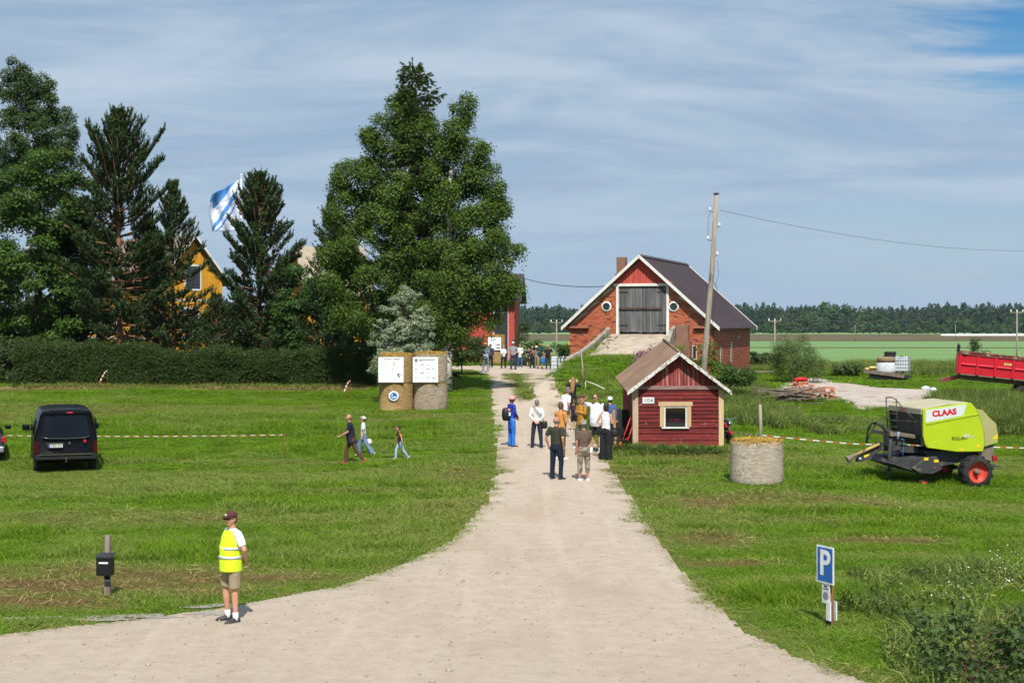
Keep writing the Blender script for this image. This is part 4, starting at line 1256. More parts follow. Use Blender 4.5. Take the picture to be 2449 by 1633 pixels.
while z < WT - .02:
    hgt = (.235, .22, .205, .19)[k] if k < 4 else random.uniform(.115, .15)
    z2 = min(z + hgt, WT)
    for xa, xb in ((.09, .98), (1.86, SW - .09)) if (1.28 < z2 and z < 2.02) else ((.09, SW - .09),):
        if (1.28 < z2 and z < 2.02):
            m = SMB().bb((xa, random.uniform(-.03, .012), z + .009), (xb, .058, z2 - .009))
        else:
            m = SMB().bb((xa, random.uniform(-.03, .012), z + .009), (xb, .058, z2 - .009))
        m.build('log', M_LOG, shed, bevel=.02)
    z = z2; k += 1
for xs, yy in ((0, 0), ):
    z = sh_z
    while z < WT:
        SMB().bb((.0, .16, z + .005), (.09, SLn - .02, z + .14)).build('log', M_LOG, shed, bevel=.015)
        SMB().bb((SW - .09, .16, z + .005), (SW, SLn - .02, z + .14)).build('log', M_LOG, shed, bevel=.015)
        z += .15
M_CORNER = mat('raw_pine_board', (.58, .42, .24), (.48, .33, .18), 3, .8, stretch=(6, 6, .5), rnd=.1, bump=.2)
MB_ = SMB().bb((-.03, -.05, sh_z + .0), (.155, -.018, WT)); MB_.build('corner_board', mat('grey_pine_board', (.48, .38, .27), (.38, .29, .20), 3, .85, stretch=(6, 6, .5), bump=.2), shed)
SMB().bb((SW - .14, -.05, sh_z - .08), (SW + .03, -.018, WT)).build('corner_board', M_CORNER, shed)
SMB().bb((-.03, -.016, sh_z), (-.002, .15, WT)).build('corner_board', M_CORNER, shed)
AP = 3.86; hw = SW / 2
def shrake(x):
    return AP - .06 - (AP - WT) / (hw + .25) * abs(x - hw)
nb = 20
for k in range(nb):
    xa = .06 + (SW - .12) * k / nb; xb = xa + (SW - .12) / nb - .008
    SMB().xz([(xa, WT + .12), (xb, WT + .12), (xb, max(WT + .125, shrake(xb) - .03)), (xa, max(WT + .125, shrake(xa) - .03))], .0 + random.uniform(-.006, .006), .03).build('gable_board', M_LOGR, shed)
SMB().bb((-.02, -.055, WT + .002), (SW + .02, .0, WT + .118)).build('tie_beam', mat('peeling_beam', (.30, .22, .19), (.20, .10, .09), 4, .9, stretch=(.5, 5, 5), bump=.4), shed)
SMB().xz([(.05, WT), (SW - .05, WT), (hw, AP - .1)], .035, .06).build('gable_backing', M_DARK, shed)
M_SHROOF = mat('rusty_brown_ribbed_roof', (.225, .150, .105), (.175, .115, .082), 1.2, .8, spec=.2, bump=.2, dirt=(.13, .085, .06), dscale=2, dlo=.6, dhi=.8)
slp = (AP - WT + .07) / (hw + .25)
for sgn in (-1, 1):
    xe = hw + sgn * (hw + .25); ze = AP + .03 - slp * (hw + .25)
    rf = SMB().xz([(hw, AP + .03), (xe, ze), (xe, ze - .035), (hw, AP - .005)], -.30, SLn + .3).build('roof', M_SHROOF, shed)
    sm = SMB()
    n_ = Vector((sgn * slp, 0, 1)).normalized()
    for k in range(26):
        y = -.29 + k * (SLn + .58) / 26
        a = Vector((hw, y, AP + .03)); e = Vector((xe, y, ze))
        o1 = Vector((0, .045, 0))
        sm.prism([a + n_ * .001, e + n_ * .001, e + n_ * .02 + o1 * .5, a + n_ * .02 + o1 * .5], [a + o1 + n_ * .001, e + o1 + n_ * .001, e + n_ * .021 + o1 * .55, a + n_ * .021 + o1 * .55])
    sm.build('ribs', M_SHROOF, rf)
    L = 12
    top, bot = [], []
    for i in range(L + 1):
        t = i / L
        x = hw + (xe - hw) * t + (sgn * .002 if i == 0 else 0)
        zz = AP + .045 - slp * abs(x - hw)
        top.append((x, zz)); bot.append((x, zz - .13 - random.uniform(-.012, .022)))
    SMB().xz(top + bot[::-1], -.335, -.302).build('bargeboard', mat('flaking_white_paint', (.62, .60, .57), (.27, .22, .19), 9, .85, bump=.5, lo=.46, hi=.62), rf)
SMB().tube([(hw, -.30, AP + .045), (hw, SLn + .3, AP + .045)], .05, 8).build('ridge_cap', M_SHROOF, shed, True)
# window
wx0, wx1, wz0, wz1 = 1.08, 1.76, 1.36, 1.98
win = SMB().bb((wx0 - .19, -.05, wz0 - .02), (wx0 - .045, -.016, wz1 + .06)).bb((wx1 + .045, -.05, wz0 - .02), (wx1 + .19, -.016, wz1 + .06)).bb((wx0 - .24, -.062, wz1 + .062), (wx1 + .24, -.014, wz1 + .20)).build('window', M_CORNER, shed)
SMB().bb((wx0 - .043, -.03, wz0 - .03), (wx0, .03, wz1 + .04)).bb((wx1, -.03, wz0 - .03), (wx1 + .043, .03, wz1 + .04)).bb((wx0, -.03, wz1), (wx1, .03, wz1 + .04)).bb((wx0 - .13, -.06, wz0 - .075), (wx1 + .13, .03, wz0 - .032)).build('sash', M_WHITEPAINT, win)
SMB().bb((wx0, .0, wz0 - .03), (wx1, .03, wz0 + .12)).build('sill_board', M_OLDWOOD, win)
b = NB('window_glass')
gl = b.n('ShaderNodeBsdfGlossy'); gl.inputs['Roughness'].default_value = .03
tr = b.n('ShaderNodeBsdfTransparent'); tr.inputs[0].default_value = (.62, .68, .70, 1)
mx = b.n('ShaderNodeMixShader'); mx.inputs[0].default_value = .10
b.l(tr.outputs[0], mx.inputs[1]); b.l(gl.outputs[0], mx.inputs[2]); b.l(mx.outputs[0], b.out.inputs['Surface'])
M_PANE = b.m
SMB().bb((wx0, -.016, wz0 - .02), (wx1, -.012, wz1)).build('pane', M_PANE, win)
fl = thing('geranium_pot', 'pink geraniums flowering behind the shed window', 'flowers', (4.10, SHD, 0), R(2.4))
mb = MB(); ml = MB()
for k in range(40):
    x, z = random.uniform(wx0 + .06, wx1 - .06), random.uniform(wz0 + .12, wz0 + .24)
    mb.ell((x, .022 + random.uniform(-.012, .004), z), (.028, .012, .022), 6, 4)
for k in range(50):
    x, z = random.uniform(wx0 + .04, wx1 - .04), random.uniform(wz0 + .05, wz0 + .20)
    ml.ell((x, .035, z), (.03, .006, .025), 6, 4)
mb.build('blossoms', mat('geranium_pink', (.62, .03, .12), (.75, .08, .20), 20, .6), fl)
ml.build('leaves', mat('geranium_leaf', (.05, .12, .03), None, 20, .6), fl)
pl = thing('house_number_plate', 'white house number plate with grey digits on the shed wall', 'sign', (4.10, SHD, 0), R(2.4))
MB().bb((.30, -.045, 2.12), (.70, -.022, 2.33)).build('plate', mat('white_enamel', (.72, .72, .72), (.66, .66, .67), 8, .4), pl, bevel=.008)
text_mb('104', .19, M=Matrix.Translation((.50, -.048, 2.222)), xs=1.15).build('digits', mat('grey_digits', (.12, .13, .13), None, 8, .6), pl)

# ------------------------------------------------------------------ yellow house
M_YEL = mat('yellow_board', (.66, .33, .030), (.56, .27, .022), 2, .75, rnd=.08, stretch=(3, 3, 3))
M_GREYROOF = mat('grey_brown_tile_roof', (.24, .20, .17), (.17, .14, .12), 6, .85, bump=.4)
HA = R(47)
hA = Vector(((383 - CX) / FOC * 93, 93, 0))
house = thing('yellow_house', 'yellow wooden house with steep gable half hidden behind the pines', 'house', hA, HA)     # local x along the gable, local y along the ridge
HG, HLn, hz0, hev, hap = 4.9, 9.5, 1.9, 7.75, 10.55
MB().xz([(0, hz0), (HG, hz0), (HG, hev), (HG / 2, hap), (0, hev)], 0, HLn).build('wall', M_YEL, house)
nb = 20
hr = lambda x: hap - (hap - hev) / (HG / 2) * abs(x - HG / 2)
for k in range(nb):
    xa = k * HG / nb + .02; xb = (k + 1) * HG / nb - .05
    MB().xz([(xa, 6.46), (xb, 6.46), (xb, hr(xb) - .04), (xa, hr(xa) - .04)], -.035, -.001).build('board', M_YEL, house)
z = 4.0
while z < 6.3:
    MB().xz([(.02, z), (HG - .02, z), (HG - .02, z + .14), (.02, z + .14)], -.03, -.001).build('board', M_YEL, house)
    z += .165
MB().bb((-.06, -.06, 6.33), (HG + .06, -.001, 6.45)).build('band_trim', M_WHITEPAINT, house)
MB().bb((-.06, -.06, 3.80), (HG + .06, -.001, 3.92)).build('band_trim', M_WHITEPAINT, house)
for x in (-.05, HG - .06):
    MB().bb((x, -.05, hz0), (x + .11, -.004, 6.32)).build('corner_board', M_WHITEPAINT, house)
def hwin(x0, x1, z0, z1, front=True, nm='window'):
    if front:
        f = MB().bb((x0 - .12, -.075, z0 - .12), (x1 + .12, -.036, z1 + .12)).build(nm, M_WHITEPAINT, house)
        MB().bb((x0, -.082, z0), (x1, -.076, z1)).build('pane', M_GLASSDARK, f)
    else:
        f = MB().bb((-.06, x0 - .1, z0 - .1), (-.002, x1 + .1, z1 + .1)).build(nm, M_WHITEPAINT, house)
        MB().bb((-.066, x0, z0), (-.061, x1, z1)).build('pane', M_GLASSDARK, f)
hwin(1.95, 3.05, 7.15, 8.65)
hwin(1.6, 2.9, 4.4, 5.8); hwin(2.0, 3.4, 4.3, 5.6, False); hwin(5.2, 6.6, 4.3, 5.6, False); hwin(7.6, 8.6, 4.3, 5.6, False)
MB().bb((-.07, -.05, 3.80), (-.001, HLn, 3.92)).build('band_trim', M_WHITEPAINT, house)
for sgn in (-1, 1):
    xe = HG / 2 + sgn * (HG / 2 + .4); s_ = (hap - hev) / (HG / 2); ze = hap - s_ * (HG / 2 + .4)
    rf = MB().xz([(HG / 2, hap + .2), (xe, ze + .2), (xe, ze + .08), (HG / 2, hap + .08)], -.45, HLn + .3).build('roof', M_GREYROOF, house)
    MB().xz([(HG / 2 + sgn * .002, hap + .22), (xe, ze + .22), (xe, ze + .02), (HG / 2 + sgn * .002, hap + .02)], -.49, -.452).build('bargeboard', M_WHITEPAINT, rf)

# ------------------------------------------------------------------ red machine barn and the house with the pale roof, behind the birches
M_REDB2 = mat('red_barn_paint', (.46, .070, .058), (.40, .058, .048), .6, .8, stretch=(4, 4, .3))
rb = thing('red_barn', 'tall red plank barn with black doors behind the birches', 'barn', ((1230 - CX) / FOC * 108, 108, 0), R(-3))
MB().bb((-5.6, 0, 1.6), (0, 9, 6.75)).build('wall', M_REDB2, rb)
for k in range(38):
    xa = -5.6 + k * 5.6 / 38
    if -1.5 < xa < -.5:
        continue
    MB().bb((xa + .01, -.022, 1.65), (xa + .137, -.001, 6.7)).build('board', M_REDB2, rb)
dr_ = MB().bb((-1.50, -.03, 1.9), (-.50, -.005, 6.4)).build('door', mat('black_board', (.022, .024, .03), (.035, .037, .045), 2, .8, stretch=(4, 4, .3)), rb)
MB().bb((-1.62, -.05, 1.8), (-1.51, -.004, 6.5)).bb((-.49, -.05, 1.8), (-.45, -.004, 6.5)).build('door_frame', M_WHITEPAINT, dr_)
MB().yz([(-.6, 6.45), (4.5, 8.6), (9.6, 6.45), (9.6, 6.6), (4.5, 8.78), (-.6, 6.6)], -6.0, .55).build('roof', M_ROOFBROWN, rb)
ph = thing('pale_roofed_house', 'house with pale beige roof just visible between pine and birches', 'house', ((690 - CX) / FOC * 112, 112, 0), R(20))
MB().xz([(0, 1.8), (6.5, 1.8), (6.5, 7.2), (0, 7.2)], 0, 7).build('wall', M_YEL, ph)
MB().yz([(-.5, 7.0), (3.5, 10.9), (7.5, 7.0), (7.5, 7.2), (3.5, 11.15), (-.5, 7.2)], 1.2, 7.0).build('roof', mat('beige_tile', (.36, .30, .22), (.29, .24, .18), 5, .85, bump=.3), ph)
w_ = MB().bb((3.2, -.06, 5.6), (4.7, -.002, 6.6)).build('window', M_WHITEPAINT, ph)
for k in range(5):
    MB().bb((3.3, -.09, 5.68 + k * .18), (4.6, -.061, 5.75 + k * .18)).build('shutter_slat', mat('blue_slat', (.25, .33, .45), None, 4, .5), w_)
# ------------------------------------------------------------------ vehicles and machines
M_CARBLACK = mat('black_car_paint', (.004, .004, .006), (.005, .005, .007), 2, .30, spec=.12, coat=.08)
M_TYRE = mat('tyre_rubber', (.018, .018, .019), (.030, .029, .028), 8, .85, bump=.3)
M_RIM = mat('alloy_rim', (.30, .30, .31), None, 4, .4, .7)
M_TAIL = mat('tail_lamp', (.055, .004, .006), (.04, .003, .005), 3, .2, spec=.3)
M_REDLAMP = mat('red_lamp', (.42, .012, .03), None, 3, .25, spec=.5)
M_CHROME = mat('chrome', (.62, .62, .63), None, 3, .15, 1.0)
M_BLACKPL = mat('black_plastic', (.009, .009, .010), (.013, .013, .014), 4, .6, spec=.2)
M_PLATE = mat('licence_plate_white', (.70, .70, .70), None, 4, .4)
M_PLATEBLUE = mat('licence_plate_blue', (.02, .06, .35), None, 4, .4)
M_TINT = mat('tinted_glass', (.004, .006, .010), (.006, .009, .014), 1, .10, spec=.25)
M_LETTER = mat('black_lettering', (.015, .015, .015), None, 6, .6)
def wheel(parent, c, r, w, rim_m, axis='x', rim_r=.62, out=-1):
    t = MB().lathe([(r * rim_r, -w / 2), (r * .93, -w / 2), (r, -w * .32), (r, w * .32), (r * .93, w / 2), (r * rim_r, w / 2), (r * rim_r, -w / 2)], c, axis, 26, cap=False).build('wheel', M_TYRE, parent, True)
    m = MB().lathe([(.001, out * w * .12), (r * .2, out * w * .12), (r * .3, out * w * .05), (r * rim_r * .9, out * w * .2), (r * rim_r, out * w * .42), (r * rim_r, -out * w * .42), (.001, -out * w * .42)], c, axis, 22)
    m.build('rim', rim_m, t, True)
    return t
def loft(mb, st, prof):
    """st: (y, half width, floor, belt, roof, half roof width, rear lean)"""
    rr = []
    for y, hw_, zf, zb, zr, hr_, lean in st:
        pts = [(-hw_ * .94, zf), (-hw_, zf + .22), (-hw_, zb), (-hr_ - (hw_ - hr_) * .15, zr - .16), (-hr_ + .05, zr - .05), (-hr_ * .6, zr), (hr_ * .6, zr), (hr_ - .05, zr - .05), (hr_ + (hw_ - hr_) * .15, zr - .16), (hw_, zb), (hw_, zf + .22), (hw_ * .94, zf)]
        rr.append([(x, y + lean * max(0, z - zb) / max(.1, zr - zb), z) for x, z in pts])
    mb.rings(rr)
vp = ground(158, 1131)
van = thing('van', 'black passenger van with tinted rear window parked on the grass', 'van', vp, R(20.0))
mb = MB()
loft(mb, [(.05, .90, .42, 1.05, 1.90, .70, .13), (.0, .925, .36, 1.08, 1.94, .73, .15), (.35, .95, .30, 1.08, 1.985, .76, .03), (2.6, .95, .28, 1.06, 1.99, .76, 0), (3.15, .95, .28, 1.05, 1.95, .75, 0),
          (3.75, .94, .28, 1.03, 1.48, .74, 0), (4.15, .93, .28, 1.0, 1.16, .78, 0), (4.75, .89, .30, .85, .98, .70, 0), (4.90, .78, .36, .70, .84, .6, 0)], None)
vb = mb.build('body', M_CARBLACK, van, True)
md = vb.modifiers.new('edge', 'EDGE_SPLIT'); md.split_angle = R(38)
lean = .15 / .86
ry = lambda z: (0 if z < 1.08 else (z - 1.08) * lean)
def rearpatch(name, poly, ma, off=.012, th=.02, parent=None):
    A = [(x, ry(z) - off - th, z) for x, z in poly]; B = [(x, ry(z) - off + .03, z) for x, z in poly]
    return MB().prism(A, B).build(name, ma, parent or van, bevel=.006)
rearpatch('rear_window', [(-.70, 1.13), (-.55, 1.095), (0, 1.08), (.55, 1.095), (.70, 1.13), (.665, 1.5), (.60, 1.80), (-.60, 1.80), (-.665, 1.5)], M_TINT, .0)
rearpatch('spoiler', [(-.66, 1.83), (.66, 1.83), (.63, 1.92), (-.63, 1.92)], M_CARBLACK, .05, .05)
rearpatch('brake_light', [(.02, 1.845), (.20, 1.845), (.20, 1.885), (.02, 1.885)], M_REDLAMP, .085, .03)
MB().tube([(x, ry(z) - .026, z) for x, z in ((-.71, 1.125), (-.55, 1.085), (0, 1.068), (.55, 1.085), (.71, 1.125))], .008, 5).build('window_trim', M_CHROME, van, True)
for s in (-1, 1):
    rearpatch('tail_light', [(s * .80, .62), (s * .935, .62), (s * .93, .98), (s * .82, .98)], M_TAIL, .0, .02)
    MB().bb((s * .962 - .006, .9, 1.14), (s * .962 + .006, 1.9, 1.60)).bb((s * .962 - .006, 2.0, 1.14), (s * .962 + .006, 2.9, 1.60)).build('side_window', M_TINT, van)
    mm = MB().box((s * 1.10, 3.62, 1.20), (.24, .12, .20)).build('mirror', M_CARBLACK, van, bevel=.045)
    MB().tube([(s * .90, 3.62, 1.10), (s * 1.02, 3.62, 1.14)], .035, 6).build('arm', M_BLACKPL, mm)
    for y in (.85, 3.85):
        wheel(van, (s * .83, y, .33), .335, .22, M_RIM, 'x', .62, s)
MB().prism([(-.90, -.10, .42), (.90, -.10, .42), (.90, -.07, .60), (-.90, -.07, .60)], [(-.95, .3, .34), (.95, .3, .34), (.95, .3, .60), (-.95, .3, .60)]).build('bumper', M_BLACKPL, van, bevel=.03)
MB().bb((-.78, -.118, .575), (.78, -.085, .60)).build('bumper_trim', M_CHROME, van)
plt = MB().bb((-.53, -.035, .80), (-.10, -.02, .90)).build('licence_plate', M_PLATE, van)
MB().bb((-.528, -.038, .802), (-.475, -.0355, .898)).build('country_band', M_PLATEBLUE, plt)
text_mb('XEZ-724', .092, M=Matrix.Translation((-.285, -.037, .848)), xs=.98).build('characters', M_LETTER, plt)
MB().bb((-.60, -.05, .925), (-.06, -.02, .945)).build('grip', M_CHROME, van)
MB().lathe([(.001, -.03), (.035, -.03), (.035, 0), (.001, 0)], (.10, 0, .93), 'y', 14).build('badge', M_CHROME, van)
MB().lathe([(.001, -.028), (.048, -.028), (.048, 0), (.001, 0)], (.56, 0, .98), 'y', 18).build('sticker', M_REDLAMP, van)
text_mb('Caravelle', .06, M=Matrix.Translation((-.52, -.026, .66)), align='CENTER').build('lettering', M_CHROME, van)
MB().tube([(0, -.03, .36), (0, -.16, .36), (0, -.18, .44)], .022, 7).ell((0, -.18, .46), (.03, .03, .03), 8, 6).build('tow_ball', mat('rusty_steel', (.12, .07, .05), None, 9, .7), van)
cp = ground(-58, 1110)
car = thing('car', 'dark car cut off by the left picture edge beside the van', 'car', cp, R(20))
mb = MB()
loft(mb, [(.05, .84, .40, .86, 1.28, .60, .30), (.0, .87, .34, .88, 1.32, .62, .34), (.5, .90, .26, .88, 1.44, .64, .05), (1.8, .90, .24, .86, 1.47, .64, 0), (2.6, .90, .24, .84, 1.34, .62, 0), (3.2, .89, .24, .82, .96, .66, 0), (4.1, .86, .26, .72, .84, .62, 0), (4.35, .74, .32, .6, .7, .5, 0)], None)
cb_ = mb.build('body', mat('navy_car_paint', (.010, .014, .028), None, 2, .2, spec=.5, coat=.8), car, True)
md = cb_.modifiers.new('edge', 'EDGE_SPLIT'); md.split_angle = R(38)
for s in (-1, 1):
    MB().box((s * .86, .03, .78), (.16, .12, .2)).build('tail_light', M_REDLAMP, car, bevel=.03)
    MB().box((s * 1.02, 2.75, 1.0), (.2, .12, .14)).build('mirror', M_CARBLACK, car, bevel=.04)
    for y in (.75, 3.45):
        wheel(car, (s * .80, y, .31), .315, .2, M_RIM, 'x', .62, s)
MB().box((0, .0, .46), (1.74, .16, .2)).build('bumper', mat('silver_trim', (.3, .32, .36), None, 3, .4, .5), car, bevel=.04)
wc = thing('car', 'white car parked by the yellow house behind the hedge', 'car', on(455, 86), R(-62))
mb = MB()
loft(mb, [(-.02, .86, .34, .92, 1.52, .66, .25), (.5, .88, .26, .92, 1.60, .68, .05), (2.2, .88, .24, .9, 1.62, .68, 0), (3.0, .88, .24, .88, 1.44, .66, 0), (3.6, .87, .24, .86, 1.02, .7, 0), (4.4, .8, .3, .7, .86, .6, 0)], None)
mb.build('body', mat('white_car_paint', (.72, .72, .74), None, 2, .25, spec=.5, coat=.5), wc, True)
for s in (-1, 1):
    MB().bb((s * .87 - .01, .5, .98), (s * .87 + .01, 2.9, 1.38)).build('side_window', M_TINT, wc)
    for y in (.75, 3.5):
        wheel(wc, (s * .80, y, .31), .315, .2, M_RIM, 'x', .62, s)

# ---- round baler
M_LIME = mat('lime_green_paint', (.40, .52, .012), (.37, .48, .012), 1.2, .38, spec=.4, coat=.25, dirt=(.34, .40, .07), dscale=1.8, dlo=.55, dhi=.8)
M_LIMEDUST = mat('dusty_lime_paint', (.34, .40, .06), (.30, .32, .09), 1.6, .7, dirt=(.36, .31, .18), dscale=1.4, dlo=.45, dhi=.65)
M_HOOD = mat('dusty_beige_hood', (.44, .40, .28), (.36, .34, .22), 1.2, .8)
M_MACH = mat('machine_grey', (.060, .062, .066), (.035, .036, .038), 3, .6, dirt=(.16, .12, .08), dscale=4, dlo=.55, dhi=.7)
M_DUSTY = mat('dusty_steel', (.20, .16, .12), (.13, .105, .08), 4, .85)
M_RIMRED = mat('red_rim', (.60, .055, .030), (.50, .045, .028), 3, .5, dirt=(.50, .17, .10), dscale=5)
M_YELST = mat('yellow_sticker', (.75, .55, .02), None, 4, .5)
M_SILVER = mat('silver_decal', (.60, .63, .64), (.55, .58, .59), 2, .4)
M_CLRED = mat('red_decal', (.60, .015, .03), None, 4, .45)
M_HOSE = mat('black_hose', (.015, .015, .015), None, 4, .5)
bp = ground(2331, 1166)
baler = thing('round_baler', 'lime green round baler with red rimmed wheel standing on the grass', 'baler', (bp.x, bp.y, bp.z), R(10))
KB = 435.0
def bz(x, y):
    return ((x - 1735) / KB, (1300 - y) / KB)
def bpoly(P):
    return [bz(*p) for p in P]
BD = 2.25
MB().xz(bpoly([(1060, 330), (1700, 255), (1845, 620), (1830, 830), (1500, 835), (1090, 775)]), .06, BD - .06).build('chamber', M_MACH, baler)
side = [(1032, 305), (1640, 226), (1692, 236), (1745, 300), (1792, 410), (1835, 540), (1858, 640), (1858, 790), (1838, 845), (1500, 845), (1330, 822), (1085, 785), (1060, 740), (1034, 640)]
for y0, y1 in ((-.03, .05), (BD - .05, BD + .03)):
    sp = MB().xz(bpoly(side), y0, y1).build('side_panel', M_LIME, baler, bevel=.02)
    if y0 < 0:
        MB().xz(bpoly([(1066, 318), (1618, 246), (1600, 300), (1572, 386), (1068, 472)]), -.036, -.031).build('decal', M_SILVER, sp)
        MB().xz(bpoly([(1068, 478), (1576, 392), (1790, 362), (1794, 376), (1580, 412), (1072, 498)]), -.05, -.031).build('crease', M_LIME, sp)
        MB().xz(bpoly([(1085, 735), (1280, 702), (1322, 760), (1330, 815), (1088, 782)]), -.045, -.031).build('lower_flap', M_LIME, sp)
        c = bz(1315, 352)
        text_mb('CLAAS', .225, M=Matrix.Translation((c[0], -.039, c[1])) @ Matrix.Rotation(R(-5.5), 4, 'Y'), bold=.012, xs=1.12).build('lettering', M_CLRED, sp)
        c = bz(1523, 676)
        text_mb('ROLLANT', .135, M=Matrix.Translation((c[0], -.034, c[1])) @ Matrix.Rotation(R(-1), 4, 'Y'), shear=.25, bold=.002, xs=.85).build('lettering', M_LETTER, sp)
        c = bz(1612, 645)
        text_mb('455', .13, M=Matrix.Translation((c[0], -.037, c[1])), shear=.3, bold=.004).build('lettering', M_SILVER, sp)
        c = bz(1706, 660)
        text_mb('RC', .07, M=Matrix.Translation((c[0], -.037, c[1])), shear=.3).build('lettering', M_SILVER, sp)
        for a, b2, c2, d2 in ((1742, 752, 1795, 795), (1512, 800, 1575, 832)):
            MB().xz(bpoly([(a, b2), (c2, b2), (c2, d2), (a, d2)]), -.036, -.0315).build('sticker', M_YELST, sp)
MB().xz(bpoly([(1030, 312), (1340, 262), (1640, 232), (1690, 240), (1640, 222), (1340, 244), (1036, 296)]), .052, BD - .052).build('hood', M_HOOD, baler, bevel=.01)
fc = MB().xz(bpoly([(1020, 306), (1050, 302), (1050, 372), (1020, 372)]), .052, BD - .052).build('front_cowl', M_HOOD, baler)
text_mb('CLAAS', .20, M=Matrix.Translation((bz(1016, 340)[0], BD * .55, bz(1016, 340)[1])) @ Matrix.Rotation(R(-90), 4, 'Z'), bold=.004).build('lettering', mat('faded_red_decal', (.35, .09, .08), None, 4, .6), fc)
for y in (.08, BD - .12):
    MB().xz(bpoly([(1020, 374), (1052, 374), (1058, 770), (1040, 770)]), y, y + .06).build('front_post', M_MACH, baler)
tg = MB().xz(bpoly([(1752, 305), (1850, 328), (1950, 430), (2032, 500), (2058, 640), (2052, 740), (1866, 788), (1866, 640), (1800, 420)]), .0, BD).build('tailgate', M_LIMEDUST, baler, bevel=.02)
MB().xz(bpoly([(1965, 690), (2045, 620), (2050, 690)]), -.004, -.001).build('sticker', M_YELST, tg)
MB().xz(bpoly([(1780, 790), (2010, 755), (2020, 960), (1900, 990), (1820, 920)]), .08, BD - .08).build('rear_frame', M_DUSTY, baler)
MB().xz(bpoly([(1985, 900), (2050, 910), (2050, 975), (1990, 970)]), .02, .14).build('tail_light', M_REDLAMP, baler, bevel=.01)
MB().tube([(bz(1940, 1035)[0], .1, bz(0, 1035)[1]), (bz(2110, 1045)[0], .1, bz(0, 1045)[1]), (bz(2110, 1045)[0], BD - .1, bz(0, 1045)[1]), (bz(1940, 1035)[0], BD - .1, bz(0, 1035)[1])], .022, 6).build('rear_bar', M_MACH, baler)
MB().xz(bpoly([(1085, 830), (1500, 846), (1830, 846), (1820, 930), (1480, 1010), (1300, 1040), (1150, 900)]), .25, BD - .25).build('chassis', M_MACH, baler)
MB().tube([(0, -.1, bz(0, 1090)[1]), (0, BD + .1, bz(0, 1090)[1])], .06, 8).build('axle', M_DUSTY, baler)
for y, o_ in ((-.02, -1), (BD + .02, 1)):
    w_ = wheel(baler, (0, y, .465), .465, .40, M_RIMRED, 'y', .66, o_)
    MB().lathe([(.001, o_ * .20), (.05, o_ * .20), (.06, o_ * .1), (.10, o_ * .06), (.001, o_ * .05)], (0, y, .465), 'y', 12).build('hub', M_DUSTY, w_, True)
    for k in range(26):                                  # tread lugs
        a = 2 * PI * k / 26
        MB().box((.465 * math.sin(a), y, .465 + .465 * math.cos(a)), (.055, .40, .03), Matrix.Rotation(a, 3, 'Y') @ Matrix.Rotation(R(24 if k % 2 else -24), 3, 'Z')).build('tread_lug', M_TYRE, w_)
pk = MB().xz(bpoly([(650, 990), (740, 915), (900, 935), (1100, 905), (1240, 900), (1320, 1050), (1200, 1100), (1000, 1110), (860, 1060)]), .12, BD - .12).build('pickup', M_MACH, baler, bevel=.01)
MB().xz(bpoly([(900, 1040), (1080, 915), (1240, 905), (1300, 1060), (1180, 1120), (1000, 1100)]), .03, .11).build('pickup_guard', mat('dark_guard', (.045, .047, .05), None, 3, .5, dirt=(.14, .12, .09), dscale=3), pk, bevel=.01)
for a, b2 in ((1055, 912), (1190, 938)):
    MB().xz(bpoly([(a, b2), (a + 58, b2), (a + 58, b2 + 34), (a, b2 + 34)]), .02, .029).build('sticker', M_YELST, pk)
MB().lathe([(.001, -.005), (.018, -.005), (.018, .03), (.001, .03)], (bz(1190, 1035)[0], .0, bz(0, 1035)[1]), 'y', 10).build('reflector', mat('orange_reflector', (.75, .16, .02), None, 4, .3), pk)
for k in range(14):
    y = .2 + k * (BD - .4) / 13
    MB().tube([(bz(760, 930)[0], y, bz(0, 930)[1]), (bz(680, 1010)[0], y, bz(0, 1010)[1]), (bz(720, 1085)[0], y, bz(0, 1085)[1])], .01, 5).build('tine', M_MACH, pk)
gw = wheel(baler, (bz(1095, 1135)[0], .25, .15), .15, .10, M_RIMRED, 'y', .6, -1)
dy = BD / 2
MB().prism([(bz(660, 750)[0], dy - .18, bz(0, 750)[1]), (bz(1100, 800)[0], dy - .5, bz(0, 800)[1]), (bz(1100, 880)[0], dy - .5, bz(0, 880)[1]), (bz(640, 850)[0], dy - .18, bz(0, 850)[1])],
           [(bz(660, 750)[0], dy + .18, bz(0, 750)[1]), (bz(1100, 800)[0], dy + .5, bz(0, 800)[1]), (bz(1100, 880)[0], dy + .5, bz(0, 880)[1]), (bz(640, 850)[0], dy + .18, bz(0, 850)[1])]).build('drawbar', M_MACH, baler)
tn = MB().xz(bpoly([(660, 770), (660, 860), (440, 990), (370, 1000), (370, 950), (420, 900)]), dy - .10, dy + .10).build('tongue', M_MACH, baler, bevel=.01)
MB().xz(bpoly([(445, 915), (515, 892), (520, 915), (455, 945)]), dy - .106, dy - .101).build('sticker', M_YELST, tn)
MB().lathe([(.001, -.03), (.03, -.03), (.03, .0), (.001, .0)], (bz(395, 950)[0], dy - .10, bz(0, 950)[1]), 'y', 10).build('pin', M_PLATE, tn)
pt = MB().tube([(bz(650, 770)[0], dy - .14, bz(0, 770)[1]), (bz(300, 915)[0], dy - .14, bz(0, 915)[1])], .045, 10).build('drive_shaft', mat('dirty_yellow_guard', (.48, .34, .12), (.36, .25, .11), 3, .7), baler, True)
MB().tube([(bz(310, 910)[0], dy - .14, bz(0, 910)[1]), (bz(215, 960)[0], dy - .14, bz(0, 960)[1])], [.06, .10], 10).tube([(bz(250, 940)[0], dy - .14, bz(0, 940)[1]), (bz(225, 1010)[0], dy - .14, bz(0, 1010)[1])], [.09, .05], 8).build('joint', M_DUSTY, pt)
